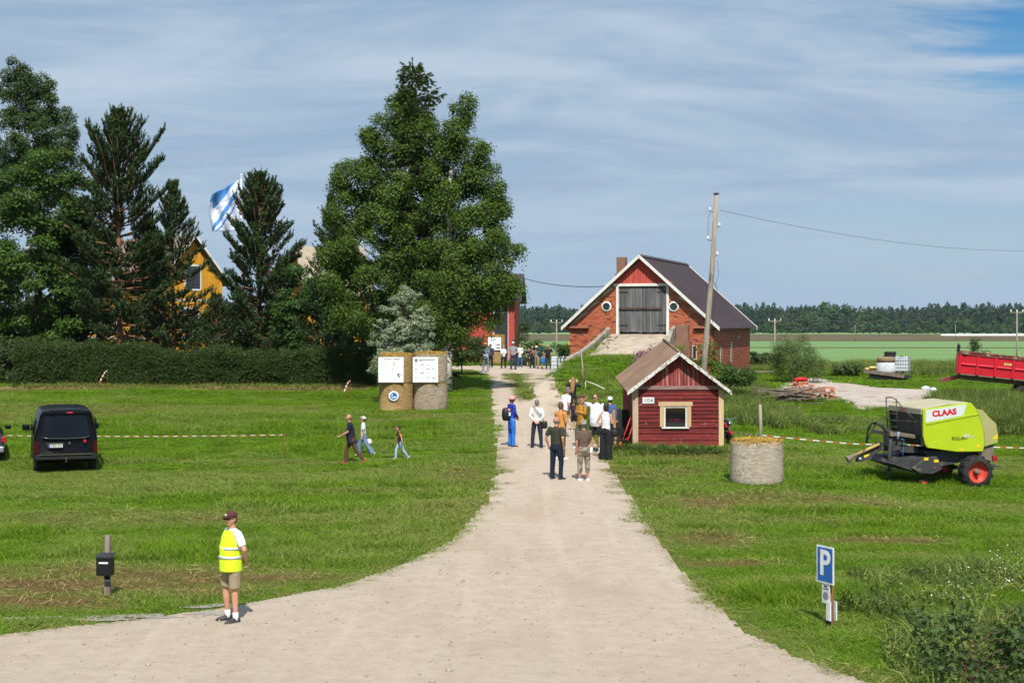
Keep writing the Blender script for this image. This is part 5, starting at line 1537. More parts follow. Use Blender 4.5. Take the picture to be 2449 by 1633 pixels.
MB().tube([(bz(715, 690)[0], .55, bz(0, 690)[1]), (bz(700, 860)[0], .55, bz(0, 860)[1]), (bz(690, 1200)[0], .55, .0)], [.06, .05, .04], 8).build('jack_stand', M_MACH, baler, True)
MB().xz(bpoly([(700, 600), (1040, 640), (1040, 690), (860, 660), (700, 655)]), .5, BD - .5).build('cross_beam', M_DUSTY, baler, bevel=.01)
MB().xz(bpoly([(700, 640), (860, 600), (890, 830), (760, 860), (690, 780)]), .62, .9).build('gearbox', M_MACH, baler, bevel=.02)
MB().tube([(bz(815, 600)[0], .5, bz(0, 600)[1]), (bz(800, 700)[0], .5, bz(0, 700)[1])], .035, 8).build('cylinder', mat('blue_grey_cylinder', (.22, .30, .42), None, 4, .4), baler, True)
MB().tube([(bz(a, 0)[0], .46, bz(0, c)[1]) for a, c in ((832, 690), (872, 695), (878, 760), (862, 860), (866, 925))], .014, 6).build('blue_hose', mat('blue_hose', (.03, .14, .33), None, 4, .5), baler, True)
ld = MB()
for x, y in ((735, .95), (790, .55)):
    ld.tube([(bz(x, 0)[0], y, bz(0, 178)[1]), (bz(x + 8, 0)[0], y, bz(0, 380)[1]), (bz(x + 25, 0)[0], y, bz(0, 585)[1])], .018, 6)
ld.tube([(bz(735, 0)[0], .95, bz(0, 178)[1]), (bz(760, 0)[0], .75, bz(0, 168)[1]), (bz(790, 0)[0], .55, bz(0, 190)[1])], .018, 6)
ld.tube([(bz(790, 0)[0], .55, bz(0, 200)[1]), (bz(890, 0)[0], .35, bz(0, 350)[1]), (bz(1030, 0)[0], .2, bz(0, 480)[1])], .016, 6)
for zz in (375, 460, 540):
    ld.tube([(bz(745, 0)[0], .95, bz(0, zz)[1]), (bz(800, 0)[0], .55, bz(0, zz)[1])], .015, 6)
ld.tube([(bz(800, 0)[0], .55, bz(0, 460)[1]), (bz(1030, 0)[0], .3, bz(0, 470)[1])], .014, 6)
ld.build('ladder', M_MACH, baler, True)
MB().tube([(bz(a, 0)[0], .7, bz(0, c)[1]) for a, c in ((555, 490), (620, 520), (690, 590), (760, 610))], [.05, .05, .06, .05], 8).build('hose_arm', M_MACH, baler, True)
hs = MB()
for k in range(5):
    o_ = k * 9 - 18
    hs.tube([(bz(a + o_ * f, 0)[0], .7 + k * .03, bz(0, c + o_ * .5)[1]) for a, c, f in ((570, 490, .3), (500, 500, .6), (455, 570, 1), (440, 660, 1), (432, 742, 1), (450, 700, .5), (490, 620, .5), (550, 520, .2))], .016, 6)
hs.tube([(bz(a, 0)[0], .66, bz(0, c)[1]) for a, c in ((560, 485), (640, 520), (650, 560), (648, 640), (650, 850), (660, 940))], .012, 6)
hs.build('hoses', M_HOSE, baler, True)

# ---- red tipping trailer
M_TRRED = mat('red_trailer_paint', (.56, .010, .026), (.47, .010, .022), 1.4, .5, spec=.35, dirt=(.36, .07, .06), dscale=2.5, dlo=.6, dhi=.8)
M_DARKRED = mat('worn_dark_red', (.22, .03, .03), (.14, .035, .03), 3, .8, dirt=(.24, .18, .12), dscale=2)
M_MUD = mat('dry_mud', (.28, .22, .15), (.18, .14, .09), 6, .95, bump=.6)
tp = ray(2290, 892, 70)
trl = thing('tipping_trailer', 'red tipping trailer cut off by the right picture edge', 'trailer', tp, 0)
trl.rotation_euler = (R(2), R(5.6), R(-15))
TL, TH, TD = 6.0, .93, 2.3
MB().bb((0, 0, -.06), (TL, TD, .0)).build('floor', M_DUSTY, trl)
for y0, nm in ((0, 'side_wall'), (TD - .05, 'side_wall')):
    sw = MB().bb((0, y0, .002), (TL, y0 + .05, TH)).build(nm, M_TRRED if y0 == 0 else M_DARKRED, trl)
    MB().bb((-.02, y0 - .04, TH + .002), (TL, y0 + .09, TH + .07)).build('top_rail', M_DARKRED, sw)
    if y0 == 0:
        for k in range(8):
            x = .0 + k * .83
            MB().prism([(x, -.002, .0), (x + .14, -.002, .0), (x + .14, -.002, TH), (x, -.002, TH)], [(x + .02, -.085, .02), (x + .12, -.085, .02), (x + .12, -.06, TH - .02), (x + .02, -.06, TH - .02)]).build('rib', M_TRRED, sw)
            MB().yz([(-.002, .40), (-.07, .46), (-.002, .53)], x + .145, x + .825).build('crease', M_TRRED, sw)
        pl_ = MB().bb((2.12, -.016, .62), (2.46, -.003, .72)).build('name_plate', mat('pale_yellow', (.70, .62, .18), None, 4, .5), sw)
        text_mb('TUHTI', .075, M=Matrix.Translation((2.29, -.018, .668)), bold=.002).build('lettering', M_DARKRED, pl_)
MB().bb((-.05, 0, .0), (-.001, TD, TH)).build('front_wall', M_TRRED, trl)
MB().bb((TL, 0, .0), (TL + .05, TD, TH)).build('tail_wall', M_TRRED, trl)
fr = MB()
for a, c in (((-.02, .05, TH), (-.02, .05, TH + .42)), ((-.02, .6, TH), (-.02, .6, TH + .42)), ((-.02, 1.65, TH), (-.02, 1.65, TH + .42)), ((-.02, TD - .05, TH), (-.02, TD - .05, TH + .42)), ((-.02, .02, TH + .42), (-.02, TD - .02, TH + .42))):
    fr.tube([a, c], .03, 6)
fr.build('headboard', M_IRON, trl)
MB().bb((.2, .6, -.32), (TL, .75, -.065)).bb((.2, 1.55, -.32), (TL, 1.7, -.065)).build('chassis', M_DUSTY, trl)
MB().prism([(.2, .8, -.30), (.2, 1.5, -.30), (.2, 1.5, -.12), (.2, .8, -.12)], [(-.75, 1.0, -.62), (-.75, 1.3, -.62), (-.75, 1.3, -.46), (-.75, 1.0, -.46)]).build('drawbar', M_DARKRED, trl)
for y in (.35, TD - .35):
    for x in (3.2, 4.5):
        wheel(trl, (x, y, -.72), .48, .36, M_DUSTY, 'y', .55, -1)
for k in range(26):
    x = random.choice((random.uniform(0, .4), random.uniform(0, 4)))
    s = random.uniform(.03, .09)
    MB().ell((x, random.choice((.0, TD - .03)) + random.uniform(-.05, .07), TH + .06), (s * 1.5, s, s * .8), 7, 5).build('mud_clod', M_MUD, trl)
MB().tube([(3.0, TD - .1, TH), (2.92, TD - .1, TH + .2), (2.8, TD - .1, TH + .32)], [.02, .015, .012], 5).build('straw_stalk', M_LAUTA, trl)

# ---- flatbed trailer with its load
fp = ray(2067, 884, 82)
fb = thing('flatbed_trailer', 'old tilted flatbed trailer parked by the concrete yard', 'trailer', fp, R(-24))
fb.rotation_euler = (R(-3), R(7), R(-24))
MB().bb((0, 0, -.10), (2.25, 4.2, .0)).build('deck', M_OLDWOOD, fb)
MB().bb((-.02, -.03, -.17), (2.27, -.001, .02)).build('front_rail', M_DUSTY, fb)
MB().bb((2.251, 0, -.16), (2.28, 4.2, .03)).build('side_rail', M_MACH, fb)
MB().bb((.3, .1, -.45), (.42, 4.1, -.105)).bb((1.8, .1, -.45), (1.92, 4.1, -.105)).build('chassis', M_MACH, fb)
MB().bb((.3, .05, -.75), (2.25, .12, -.105)).build('headboard', M_DARK, fb)  # near-black sheet below the deck, painting in the shade of its underside
MB().bb((2.19, .13, -.72), (2.25, 4.1, -.105)).build('side_skirt', M_DARK, fb)  # second near-black sheet, under-deck shade painted along the right side
for y in (2.4, ):
    for x in (.2, 2.05):
        wheel(fb, (x, y, -.66), .40, .26, M_DUSTY, 'x', .55, -1 if x < 1 else 1)
jw = wheel(fb, (1.35, -.05, -.62), .14, .1, M_DUSTY, 'y', .5, -1)
M_WRAP = mat('white_stretch_film', (.62, .65, .68), (.52, .55, .59), 2.5, .3, spec=.5, bump=.35, bscale=4)
b0 = fb.matrix_basis.copy()
def fbpt(x, y, z):
    fb_m = Matrix.LocRotScale(fb.location, fb.rotation_euler, None)
    return fb_m @ Vector((x, y, z))
wb = thing('wrapped_pallet', 'white wrapped pallet load with brown top on the flatbed trailer', 'pallet load', fbpt(1.10, .75, .0), R(-24))
MB().lathe([(.001, -.05), (.55, -.05), (.60, .15), (.52, .55), (.50, .62), (.001, .62)], (0, 0, 0), 'z', 18).build('film', M_WRAP, wb, True)
MB().lathe([(.001, .60), (.52, .60), (.52, .86), (.45, .92), (.001, .92)], (0, 0, 0), 'z', 18).build('sacking', mat('brown_sacking', (.30, .22, .14), (.22, .16, .10), 5, .95, bump=.3), wb, True)
ty = thing('tyre_stack', 'two old tyres lying on top of the wrapped pallet', 'tyres', fbpt(1.20, .85, .93), 0)
for k in range(2):
    MB().lathe([(.20, .0), (.30, .0), (.345, .05), (.345, .10), (.30, .15), (.20, .15), (.19, .08), (.20, .0)], (.02 * k, 0, k * .155), 'z', 20, cap=False).build('tyre', M_TYRE, ty, True)
M_IBC = mat('translucent_white_tank', (.62, .68, .70), (.54, .61, .64), 1.2, .35, spec=.4)
M_CAGE = mat('galvanised_bar', (.45, .47, .48), None, 5, .45, .7)
def ibc(t, W_, D_, H_):
    mb = MB().bb((0, .02, .14), (W_, D_ - .02, H_ - .03))
    mb.build('tank', M_IBC, t, bevel=.05)
    pal = MB().bb((-.01, 0, 0), (W_ + .01, D_, .02))
    for x in (0, W_ / 2 - .05, W_ - .1):
        pal.bb((x, 0, .021), (x + .1, D_, .12))
    pal.build('pallet', M_DUSTY, t)
    cg = MB()
    for k in range(7):
        x = k * W_ / 6
        for y in (-.005, D_ + .005):
            cg.tube([(x, y, .12), (x, y, H_)], .011, 5)
    for k in range(5):
        z = .16 + k * (H_ - .17) / 4
        for y in (-.01, D_ + .01):
            cg.tube([(0, y, z), (W_, y, z)], .011, 5)
        for x in (-.01, W_ + .01):
            cg.tube([(x, 0, z), (x, D_, z)], .011, 5)
    for k in range(6):
        y = k * D_ / 5
        for x in (-.005, W_ + .005):
            cg.tube([(x, y, .12), (x, y, H_)], .011, 5)
    cg.build('cage', M_CAGE, t)
    MB().lathe([(.001, 0), (.11, 0), (.11, .05), (.001, .05)], (W_ / 2, D_ / 2, H_ - .029), 'z', 14).build('lid', M_BLACKPL, t)
it = thing('water_tank', 'small caged white tank behind the wrapped pallet on the trailer', 'tank', fbpt(1.40, 1.55, .01), R(-24))
ibc(it, .85, .8, .98)
for k in range(4):
    sb = tag(MB().ell((0, 0, .06), (.28, .2, .09), 10, 7).build('feed_sack', mat('yellow_sack', (.62, .47, .14), (.55, .42, .16), 4, .7, bump=.3), None, True, loc=fbpt(.22 + .16 * (k % 2), .35 + .25 * (k // 2), .02 + .10 * (k % 2)), rz=k * .7),
             ('yellow sack at the near left corner of the flatbed deck', 'yellow sack leaning on the sack beside the wrapped pallet', 'rear yellow sack at the left rim of the flatbed', 'yellow sack lying on top of the rear sack on the flatbed')[k], 'sack', 'yellow sacks on the flatbed trailer')

# ---- moped behind the shed corner
mp = on(1745, 48.6)
mo = thing('moped', 'red and black moped leaning behind the right corner of the shed', 'moped', mp, R(8))
for y in (-.05, 1.1):
    wheel(mo, (0, y, .27), .27, .08, M_CHROME, 'x', .75, 1)
MB().tube([(0, -.05, .27), (0, .12, .62), (0, .18, .88)], .025, 7).build('fork', M_CHROME, mo)
MB().tube([(-.32, .2, .98), (-.1, .18, .90), (.1, .18, .90), (.32, .2, .98)], .016, 7).build('handlebar', M_CHROME, mo)
MB().ell((0, .5, .62), (.14, .32, .13), 12, 8).build('fuel_tank', M_REDLAMP, mo, True)
MB().ell((0, .95, .72), (.12, .34, .07), 12, 8).build('seat', M_BLACKPL, mo, True)
MB().ell((0, .0, .76), (.10, .09, .10), 10, 8).build('headlamp', M_CHROME, mo, True)
MB().box((0, .55, .33), (.22, .35, .25)).build('engine', M_MACH, mo, bevel=.03)
MB().ell((0, -.06, .44), (.07, .25, .10), 10, 6).build('mudguard', M_REDLAMP, mo, True)
MB().box((.06, 1.2, .78), (.34, .28, .2)).build('top_box', M_BLACKPL, mo, bevel=.03)
# ------------------------------------------------------------------ people
def cloth(name, c, c2=None, scale=7, rough=.85, **k):
    return mat('cloth_' + name, c, c2, scale, rough, bump=.25, bscale=18, **k)
SKIN = mat('skin', (.56, .30, .20), (.50, .25, .165), 6, .55, spec=.3)
SKIN2 = mat('skin_tanned', (.46, .22, .14), (.40, .18, .11), 6, .55, spec=.3)
SKINP = mat('skin_pale', (.62, .37, .27), (.56, .31, .22), 6, .55, spec=.3)
HAIR_G = mat('grey_hair', (.20, .19, .18), (.10, .095, .09), 30, .7)
HAIR_D = mat('dark_hair', (.022, .016, .012), (.04, .028, .02), 30, .6)
HAIR_B = mat('brown_hair', (.075, .042, .024), (.12, .07, .04), 30, .6)
HAIR_L = mat('blond_hair', (.36, .20, .085), (.24, .125, .05), 24, .55, stretch=(4, 4, .4))
EYE = mat('eye_dark', (.02, .016, .014), None, 6, .3)
LIP = mat('lips', (.34, .10, .085), None, 6, .5)
WHITE_SH = mat('white_shoe', (.72, .72, .70), (.62, .62, .60), 9, .6)
BLACK_SH = mat('black_shoe', (.02, .02, .022), (.05, .05, .052), 12, .5)
def V3(*a):
    return Vector(a)
ARM = {
    'hang': ((.13, .03, -1), (.04, -.16, -1)), 'behind': ((.30, .34, -1), (-.62, .30, -.62)), 'crossed': ((.22, -.16, -1), (-.95, -.42, .20)),
    'pocket': ((.34, .30, -1), (-.12, -.36, -1)), 'shade': ((.62, -.62, .12), (-.70, -.30, .62)), 'photo': ((.45, -.75, -.30), (-.50, -.30, .80)),
    'swingf': ((.10, -.42, -.9), (-.10, -.85, -.25)), 'swingb': ((.14, .50, -.9), (.06, .22, -1)), 'out': ((.62, .10, -.75), (.52, -.05, -.85)), 'outf': ((.40, -.45, -.75), (.35, -.45, -.85)),
    'hold': ((.18, -.10, -1), (-.35, -.90, .10)), 'hip': ((.45, .20, -1), (-.55, -.45, -.50)), 'front': ((.15, -.16, -1), (-.45, -.62, -.62)),
}
LEG = {'stand': ((.035, -.01, -1), (.02, .03, -1)), 'front': ((.02, -.46, -.9), (0, -.06, -1)), 'back': ((.02, .34, -.95), (0, .62, -.78)), 'relax': ((.07, -.16, -1), (.02, .10, -1)), 'apart': ((.11, 0, -1), (.05, .03, -1))}
def ring(c, ax, ay, rx, ry_, n=12):
    return [c + ax * (rx * math.cos(2 * PI * k / n)) + ay * (ry_ * math.sin(2 * PI * k / n)) for k in range(n)]
def smooth_part(mb, name, ma, parent, voxel, it=3, kind=None):
    o = mb.build(name, ma, parent, True)
    r = o.modifiers.new('remesh', 'REMESH')
    r.mode, r.voxel_size, r.use_smooth_shade = 'VOXEL', voxel, True
    if it:
        s = o.modifiers.new('smooth', 'SMOOTH')
        s.factor, s.iterations = .5, it
    return o
def person(label, px, py, hy, face, arms=('hang', 'hang'), legs=('stand', 'stand'), top=None, sleeve='short', bottom=None, cut='long', shoes=None, socks=None, hair=None, style='short',
           hat=None, hatm=None, skin=None, girth=1.0, lean=0.0, hyaw=0.0, hpitch=0.0, hem=.86, near=True, group=None, extra=None, glasses=False, vest=None, female=False, child=False, tall=None):
    g = ground(px, py)
    H = tall or (py - hy) / FOC * g.y * 1.015
    k = H / 1.80
    t = thing('person', label, 'person', g, R(face), group)
    skin = skin or SKIN
    FW = V3(0, -1, 0)
    hd = 1.16 if child else 1.0
    sh_w = (.170 if female else .190) * (.5 + .5 * girth)
    # legs first, then the pelvis height that puts the lower foot on the ground
    hip_h = {}
    for s, L in ((1, legs[0]), (-1, legs[1])):
        th, shn = LEG[L] if isinstance(L, str) else L
        th = V3(th[0] * s, th[1], th[2]).normalized() * .43; shn = V3(shn[0] * s, shn[1], shn[2]).normalized() * .42
        hip_h[s] = (th, shn)
    low = min((a + b_).z for a, b_ in hip_h.values())
    pel = V3(0, 0, .085 - low)
    J = {}
    for s in (1, -1):
        h = pel + V3(s * .095 * (.6 + .4 * girth), 0, 0)
        J['hip', s] = h; J['knee', s] = h + hip_h[s][0]; J['ank', s] = h + hip_h[s][0] + hip_h[s][1]
    Rl = Matrix.Rotation(lean, 3, 'X')
    tors = lambda x, y, z: pel + Rl @ V3(x, y, z)
    waist, chest, neck0, neck1 = tors(0, .0, .16), tors(0, .005, .38), tors(0, .01, .56), tors(0, -.012, .635)
    Rh = Rl @ Matrix.Rotation(R(hyaw), 3, 'Z') @ Matrix.Rotation(R(hpitch), 3, 'X')
    hc = neck1 + Rh @ V3(0, -.018, .105)
    hx = lambda x, y, z: hc + Rh @ (V3(x, y, z) * hd)
    for s, A in ((1, arms[0]), (-1, arms[1])):
        u, f = ARM[A] if isinstance(A, str) else A
        J['sho', s] = tors(s * sh_w, .01, .515)
        J['elb', s] = J['sho', s] + Rl @ (V3(u[0] * s, u[1], u[2]).normalized() * .285)
        J['wri', s] = J['elb', s] + Rl @ (V3(f[0] * s, f[1], f[2]).normalized() * .25)
    AX, AY = Rl @ V3(1, 0, 0), Rl @ V3(0, 1, 0)
    def S(mb):
        mb.v = [(a * k, b_ * k, c * k) for a, b_, c in mb.v]
        return mb
    # --- body: one surface of head, neck, trunk, arms with hands, legs
    mb = MB()
    nh = 16
    rr = []
    for j in range(13):
        tt = j / 12
        z = -.118 + .236 * tt
        w = math.sqrt(max(.0, 1 - (z / .119) ** 2))
        jaw = .80 + .20 * min(1, max(0, (z + .11) / .09))
        ring_ = []
        for i in range(nh):
            a = 2 * PI * i / nh
            x, y = math.cos(a), math.sin(a)
            rx = (.074 * w * jaw + .006)
            ryy = (.094 * w + .006) * (1.0 if y > 0 else (.93 + .07 * jaw))
            yy = y * ryy + (.012 if z > 0 else 0)
            if y < -.5 and -.055 < z < .01 and abs(x) < .5:
                yy -= .012
            ring_.append(hx(x * rx, yy, z))
        rr.append(ring_)
    mb.rings(rr)
    mb.tube([hx(0, -.088, .012), hx(0, -.110, -.024), hx(0, -.088, -.032)], [.008, .015, .010], 6)       # nose
    mb.tube([hx(0, -.070, -.092), hx(0, -.082, -.096)], [.022, .016], 7)                                 # chin
    for s in (1, -1):
        mb.ell(hx(s * .078, .010, -.008), (.012, .020, .032), 7, 6, Rh)                                  # ear
    mb.tube([neck0, neck1, neck1 + Rh @ V3(0, -.005, .05)], [.056, .053, .055], 10)
    mb.rings([ring(tors(0, 0, -.06), AX, AY, .13, .09), ring(waist, AX, AY, .125 * girth, .088 * girth), ring(chest, AX, AY, .145 * girth ** .5, .095), ring(tors(0, .01, .52), AX, AY, .13, .07), ring(neck0, AX, AY, .055, .05)])
    for s in (1, -1):
        a, e, w = J['sho', s], J['elb', s], J['wri', s]
        gm = girth ** .4
        mb.tube([a + (a - e) * .05, a, a.lerp(e, .4), e, e.lerp(w, .3), w], [.035, .050 * gm, .046 * gm, .039 * gm, .041 * gm, .028], 9)
        fd = (w - e).normalized()
        sd = fd.cross(Rl @ V3(0, 1, 0)); sd = sd.normalized() if sd.length > .2 else fd.orthogonal()
        up_ = fd.cross(sd).normalized()
        hmid = w + fd * .055
        mb.rings([ring(w, sd, up_, .026, .022, 8), ring(w + fd * .03, sd, up_, .036, .018, 8), ring(w + fd * .085, sd, up_, .042, .016, 8), ring(w + fd * .095, sd, up_, .036, .011, 8)])
        for q, (o_, ln) in enumerate(((-.033, .066), (-.011, .078), (.011, .072), (.033, .056))):
            b0_ = w + fd * .082 + sd * o_
            d1 = (fd + sd * o_ * 3.2 + up_ * .25).normalized(); d2 = (d1 + up_ * .7).normalized()
            mb.tube([b0_, b0_ + d1 * ln * .55, b0_ + d1 * ln * .55 + d2 * ln * .45], [.0095, .009, .0075], 6)
        b0_ = w + fd * .03 - sd * .032
        mb.tube([b0_, b0_ + (fd * .7 - sd * .7).normalized() * .035, b0_ + (fd * .7 - sd * .7).normalized() * .035 + (fd + up_ * .3).normalized() * .03], [.012, .011, .009], 6)
        h, kn, an = J['hip', s], J['knee', s], J['ank', s]
        mb.tube([h + V3(0, 0, .03), h.lerp(kn, .3), h.lerp(kn, .8), kn, kn.lerp(an, .3), kn.lerp(an, .75), an, an - V3(0, 0, .05)], [.075, .078, .058, .053, .055, .040, .033, .035], 10)
        mb.tube([an + V3(0, .03, -.035), an + FW * .08 + V3(0, 0, -.05)], [.04, .032], 8)
    smooth_part(S(mb), 'body', skin, t, (.0105 if near else .017) * k, 2)
    # --- face
    if near:
        for s in (1, -1):
            MBe = MB().ell(hx(s * .031, -.0925, .012), (.0125, .006, .007), 8, 5, Rh)
            S(MBe).build('eye', EYE, t, True)
            S(MB().tube([hx(s * .014, -.097, .034), hx(s * .032, -.099, .038), hx(s * .050, -.090, .033)], .005, 5)).build('eyebrow', hair or HAIR_B, t)
        S(MB().tube([hx(-.022, -.092, -.062), hx(0, -.099, -.063), hx(.022, -.092, -.062)], [.004, .0065, .004], 6)).build('mouth', LIP, t, True)
    if glasses:
        gm_ = MB()
        for s in (1, -1):
            gm_.ell(hx(s * .034, -.103, .010), (.030, .007, .021), 10, 6, Rh)
            gm_.tube([hx(s * .062, -.095, .016), hx(s * .082, -.02, .012), hx(s * .084, .02, .006)], .005, 5)
        gm_.tube([hx(-.012, -.108, .016), hx(.012, -.108, .016)], .005, 5)
        S(gm_).build('sunglasses', M_BLACKPL, t, True)
    # --- hair
    if hair is not None and style != 'none':
        hm = MB()
        if style == 'bald':
            hm.ell(hx(0, .034, -.012), (.083 * hd, .078 * hd, .066 * hd), 14, 10, Rh)
        else:
            hm.ell(hx(0, .022, .026), ((.086 if not female else .092) * hd, (.094 if not female else .10) * hd, (.106 if not female else .108) * hd), 16, 12, Rh)
            hm.ell(hx(0, .045, -.025), ((.082 if not female else .090) * hd, .072 * hd, (.075 if not female else .088) * hd), 14, 10, Rh)
        if style == 'long':
            pts = [hx(0, .055, .03), hx(0, .085, -.10), hc + Rl @ V3(0, .115, -.30), hc + Rl @ V3(.01, .12, -.48), hc + Rl @ V3(.0, .115, -.62)]
            rr = [ring(p, AX, AY, w, d) for p, w, d in zip(pts, (.085, .10, .105, .09, .045), (.05, .05, .045, .04, .02))]
            hm.rings(rr)
        if style == 'bob':
            hm.rings([ring(hx(0, .03, .03), AX, AY, .088, .075), ring(hx(0, .035, -.07), AX, AY, .092, .07), ring(hx(0, .04, -.125), AX, AY, .075, .055)])
        S(hm)
        hm.v = [tuple(Vector(p) + Vector(mnoise.noise_vector(Vector(p) * 28)) * .009) for p in hm.v]
        smooth_part(hm, 'hair', hair, t, .012 * k, 1)
    if hat:
        hm = MB()
        if hat == 'cap':
            hm.rings([[hx(.088 * w * math.cos(2 * PI * i / 16), .012 + .104 * w * math.sin(2 * PI * i / 16), z) for i in range(16)] for z, w in ((.030, 1.0), (.058, 1.0), (.085, .93), (.110, .75), (.124, .45), (.129, .12))])
            hm.prism([hx(x, y, .034) for x, y in ((-.078, -.060), (-.07, -.125), (-.035, -.165), (.035, -.165), (.07, -.125), (.078, -.060))], [hx(x, y, .046) for x, y in ((-.078, -.060), (-.07, -.125), (-.035, -.165), (.035, -.165), (.07, -.125), (.078, -.060))])
        else:
            br = {'bucket': .125, 'straw': .165}[hat]
            pr = [(.028 - (.03 if hat == 'bucket' else .0), br), (.046, .098), (.085, .094), (.120, .078), (.130, .04), (.132, .01)]
            hm.rings([[hx(w * math.cos(2 * PI * i / 18), .012 + w * 1.1 * math.sin(2 * PI * i / 18), z) for i in range(18)] for z, w in pr])
        ho = S(hm).build('cap' if hat == 'cap' else 'hat', hatm, t, True)
        if extra == 'patch':
            S(MB().prism([hx(x, -.098 + z_ * .0, .062 + z_) for x, z_ in ((-.03, 0), (.012, 0), (.012, .026), (-.03, .026))], [hx(x, -.106, .062 + z_) for x, z_ in ((-.03, 0), (.012, 0), (.012, .026), (-.03, .026))])).build('badge', WHITE_SH, ho)
    # --- clothes
    gs = girth ** .5
    if top is not None:
        def top_mb(grow, sl, hem_):
            m = MB()
            hz_ = hem_ - .93
            bel = .022 if girth > 1.1 else 0
            rr = [ring(tors(0, .012 if girth > 1.2 else 0, hz_), AX, AY, (.165 if not female else .172) * girth + grow + (.015 if girth > 1.2 else 0), .118 * girth + grow + (.045 if girth > 1.2 else 0), 16), ring(tors(0, -.005 - bel, hz_ * .4 + .04), AX, AY, (.160 if not female else .158) * girth + grow, .118 * girth + grow + bel * .6, 16),
                  ring(tors(0, -.008 - bel, .17), AX, AY, (.158 if not female else .140) * girth + grow, .116 * girth + grow + bel, 16), ring(tors(0, -.002, .36), AX, AY, .172 * gs + grow, .118 * gs + grow, 16),
                  ring(tors(0, .008, .48), AX, AY, sh_w * .92 + grow, .098 * gs + grow, 16), ring(tors(0, .012, .555), AX, AY, .095 + grow, .070 + grow, 16), ring(tors(0, .008, .585), AX, AY, .064 + grow, .058 + grow, 16)]
            m.rings(rr)
            if sl != 'none':
                for s in (1, -1):
                    a, e, w = J['sho', s], J['elb', s], J['wri', s]
                    gm = girth ** .4
                    if sl == 'short':
                        m.tube([a + (a - e) * .12 - AX * s * .03, a, a.lerp(e, .45), a.lerp(e, .78)], [.05 + grow, .070 * gm + grow, .066 * gm + grow, .064 * gm + grow], 10)
                    else:
                        m.tube([a + (a - e) * .12 - AX * s * .03, a, a.lerp(e, .5), e, e.lerp(w, .5), e.lerp(w, .96)], [.05 + grow, .070 * gm + grow, .064 * gm + grow, .056 * gm + grow, .050 * gm + grow, .042 + grow], 10)
            S(m)
            m.v = [tuple(Vector(p) + Vector(mnoise.noise_vector(Vector(p) * 7)) * .013 + Vector(mnoise.noise_vector(Vector(p) * 19)) * .006) for p in m.v]
            return m
        smooth_part(top_mb(0, sleeve, hem), 'shirt', top, t, (.014 if near else .022) * k, 5)
    if vest is not None:
        vm, band = vest
        m = MB()
        gg = girth
        lv = ((-.10, .190, .142), (.05, .186, .142), (.17, .182, .140), (.28, .186, .140), (.36, .188, .138), (.47, .168, .114), (.55, .100, .078))
        m.rings([ring(tors(0, -.004 - (.026 if z < .3 else .01), z), AX, AY, a * gg + .008, b_ * gg + .030, 18) for z, a, b_ in lv])
        S(m)
        m.v = [tuple(Vector(p) + Vector(mnoise.noise_vector(Vector(p) * 9)) * .008) for p in m.v]
        vo = smooth_part(m, 'vest', vm, t, .014 * k, 1)
        for z in (.13, .275):
            bm2 = MB().rings([ring(tors(0, -.004 - (.026 if z < .2 else .018), z + q), AX, AY, .188 * gg + .011, .142 * gg + .035, 24) for q in (-.022, .022)])
            S(bm2).build('reflective_band', band, vo, True)
    if bottom is not None:
        m = MB()
        fl = {'wide': .03, 'shorts': .022, 'capri': .016, 'long': .012, 'skirt': .03}[cut]
        m.rings([ring(tors(0, 0, .10), AX, AY, .140 * girth + .006, .100 * girth + .006, 14), ring(pel + V3(0, .005, .0), V3(1, 0, 0), V3(0, 1, 0), .165 * (.4 + .6 * girth) + .006, .118 * (.4 + .6 * girth), 14), ring(pel + V3(0, .005, -.09), V3(1, 0, 0), V3(0, 1, 0), .158 * (.5 + .5 * girth), .105, 14)])
        if cut == 'skirt':
            m.rings([ring(pel + V3(0, 0, z), V3(1, 0, 0), V3(0, 1, 0), w, w * .75, 14) for z, w in ((.06, .14), (-.1, .18), (-.42, .21))])
        else:
            for s in (1, -1):
                h, kn, an = J['hip', s], J['knee', s], J['ank', s]
                gl_ = (.5 + .5 * girth)
                r0, r1, r2 = .090 * gl_ + fl * .3, .066 + fl, .050 + fl * 1.1
                if cut == 'shorts':
                    m.tube([h, h.lerp(kn, .4), h.lerp(kn, .88)], [r0, .088 * gl_ + fl * .6, .074 * gl_ + fl], 11)
                elif cut == 'capri':
                    m.tube([h, h.lerp(kn, .5), kn, kn.lerp(an, .55)], [r0, .080 + fl, r1, .056 + fl], 11)
                elif cut == 'wide':
                    m.tube([h, h.lerp(kn, .5), kn, an - V3(0, 0, .05)], [r0, .090 + fl * .6, .085 + fl * .6, .095 + fl * .5], 11)
                else:
                    m.tube([h, h.lerp(kn, .5), kn, kn.lerp(an, .5), an - V3(0, 0, .03)], [r0, .080 + fl, r1, .057 + fl, r2], 11)
        S(m)
        m.v = [tuple(Vector(p) + Vector(mnoise.noise_vector(Vector(p) * 8 + Vector((3, 1, 0)))) * .012 + Vector(mnoise.noise_vector(Vector(p) * 21)) * .006) for p in m.v]
        smooth_part(m, 'shorts' if cut == 'shorts' else 'skirt' if cut == 'skirt' else 'trousers', bottom, t, (.013 if near else .02) * k, 2)
    if socks is not None:
        for s in (1, -1):
            an, kn = J['ank', s], J['knee', s]
            S(MB().tube([an - V3(0, 0, .04), an, an.lerp(kn, .22)], [.046, .044, .048], 10)).build('sock', socks, t, True)
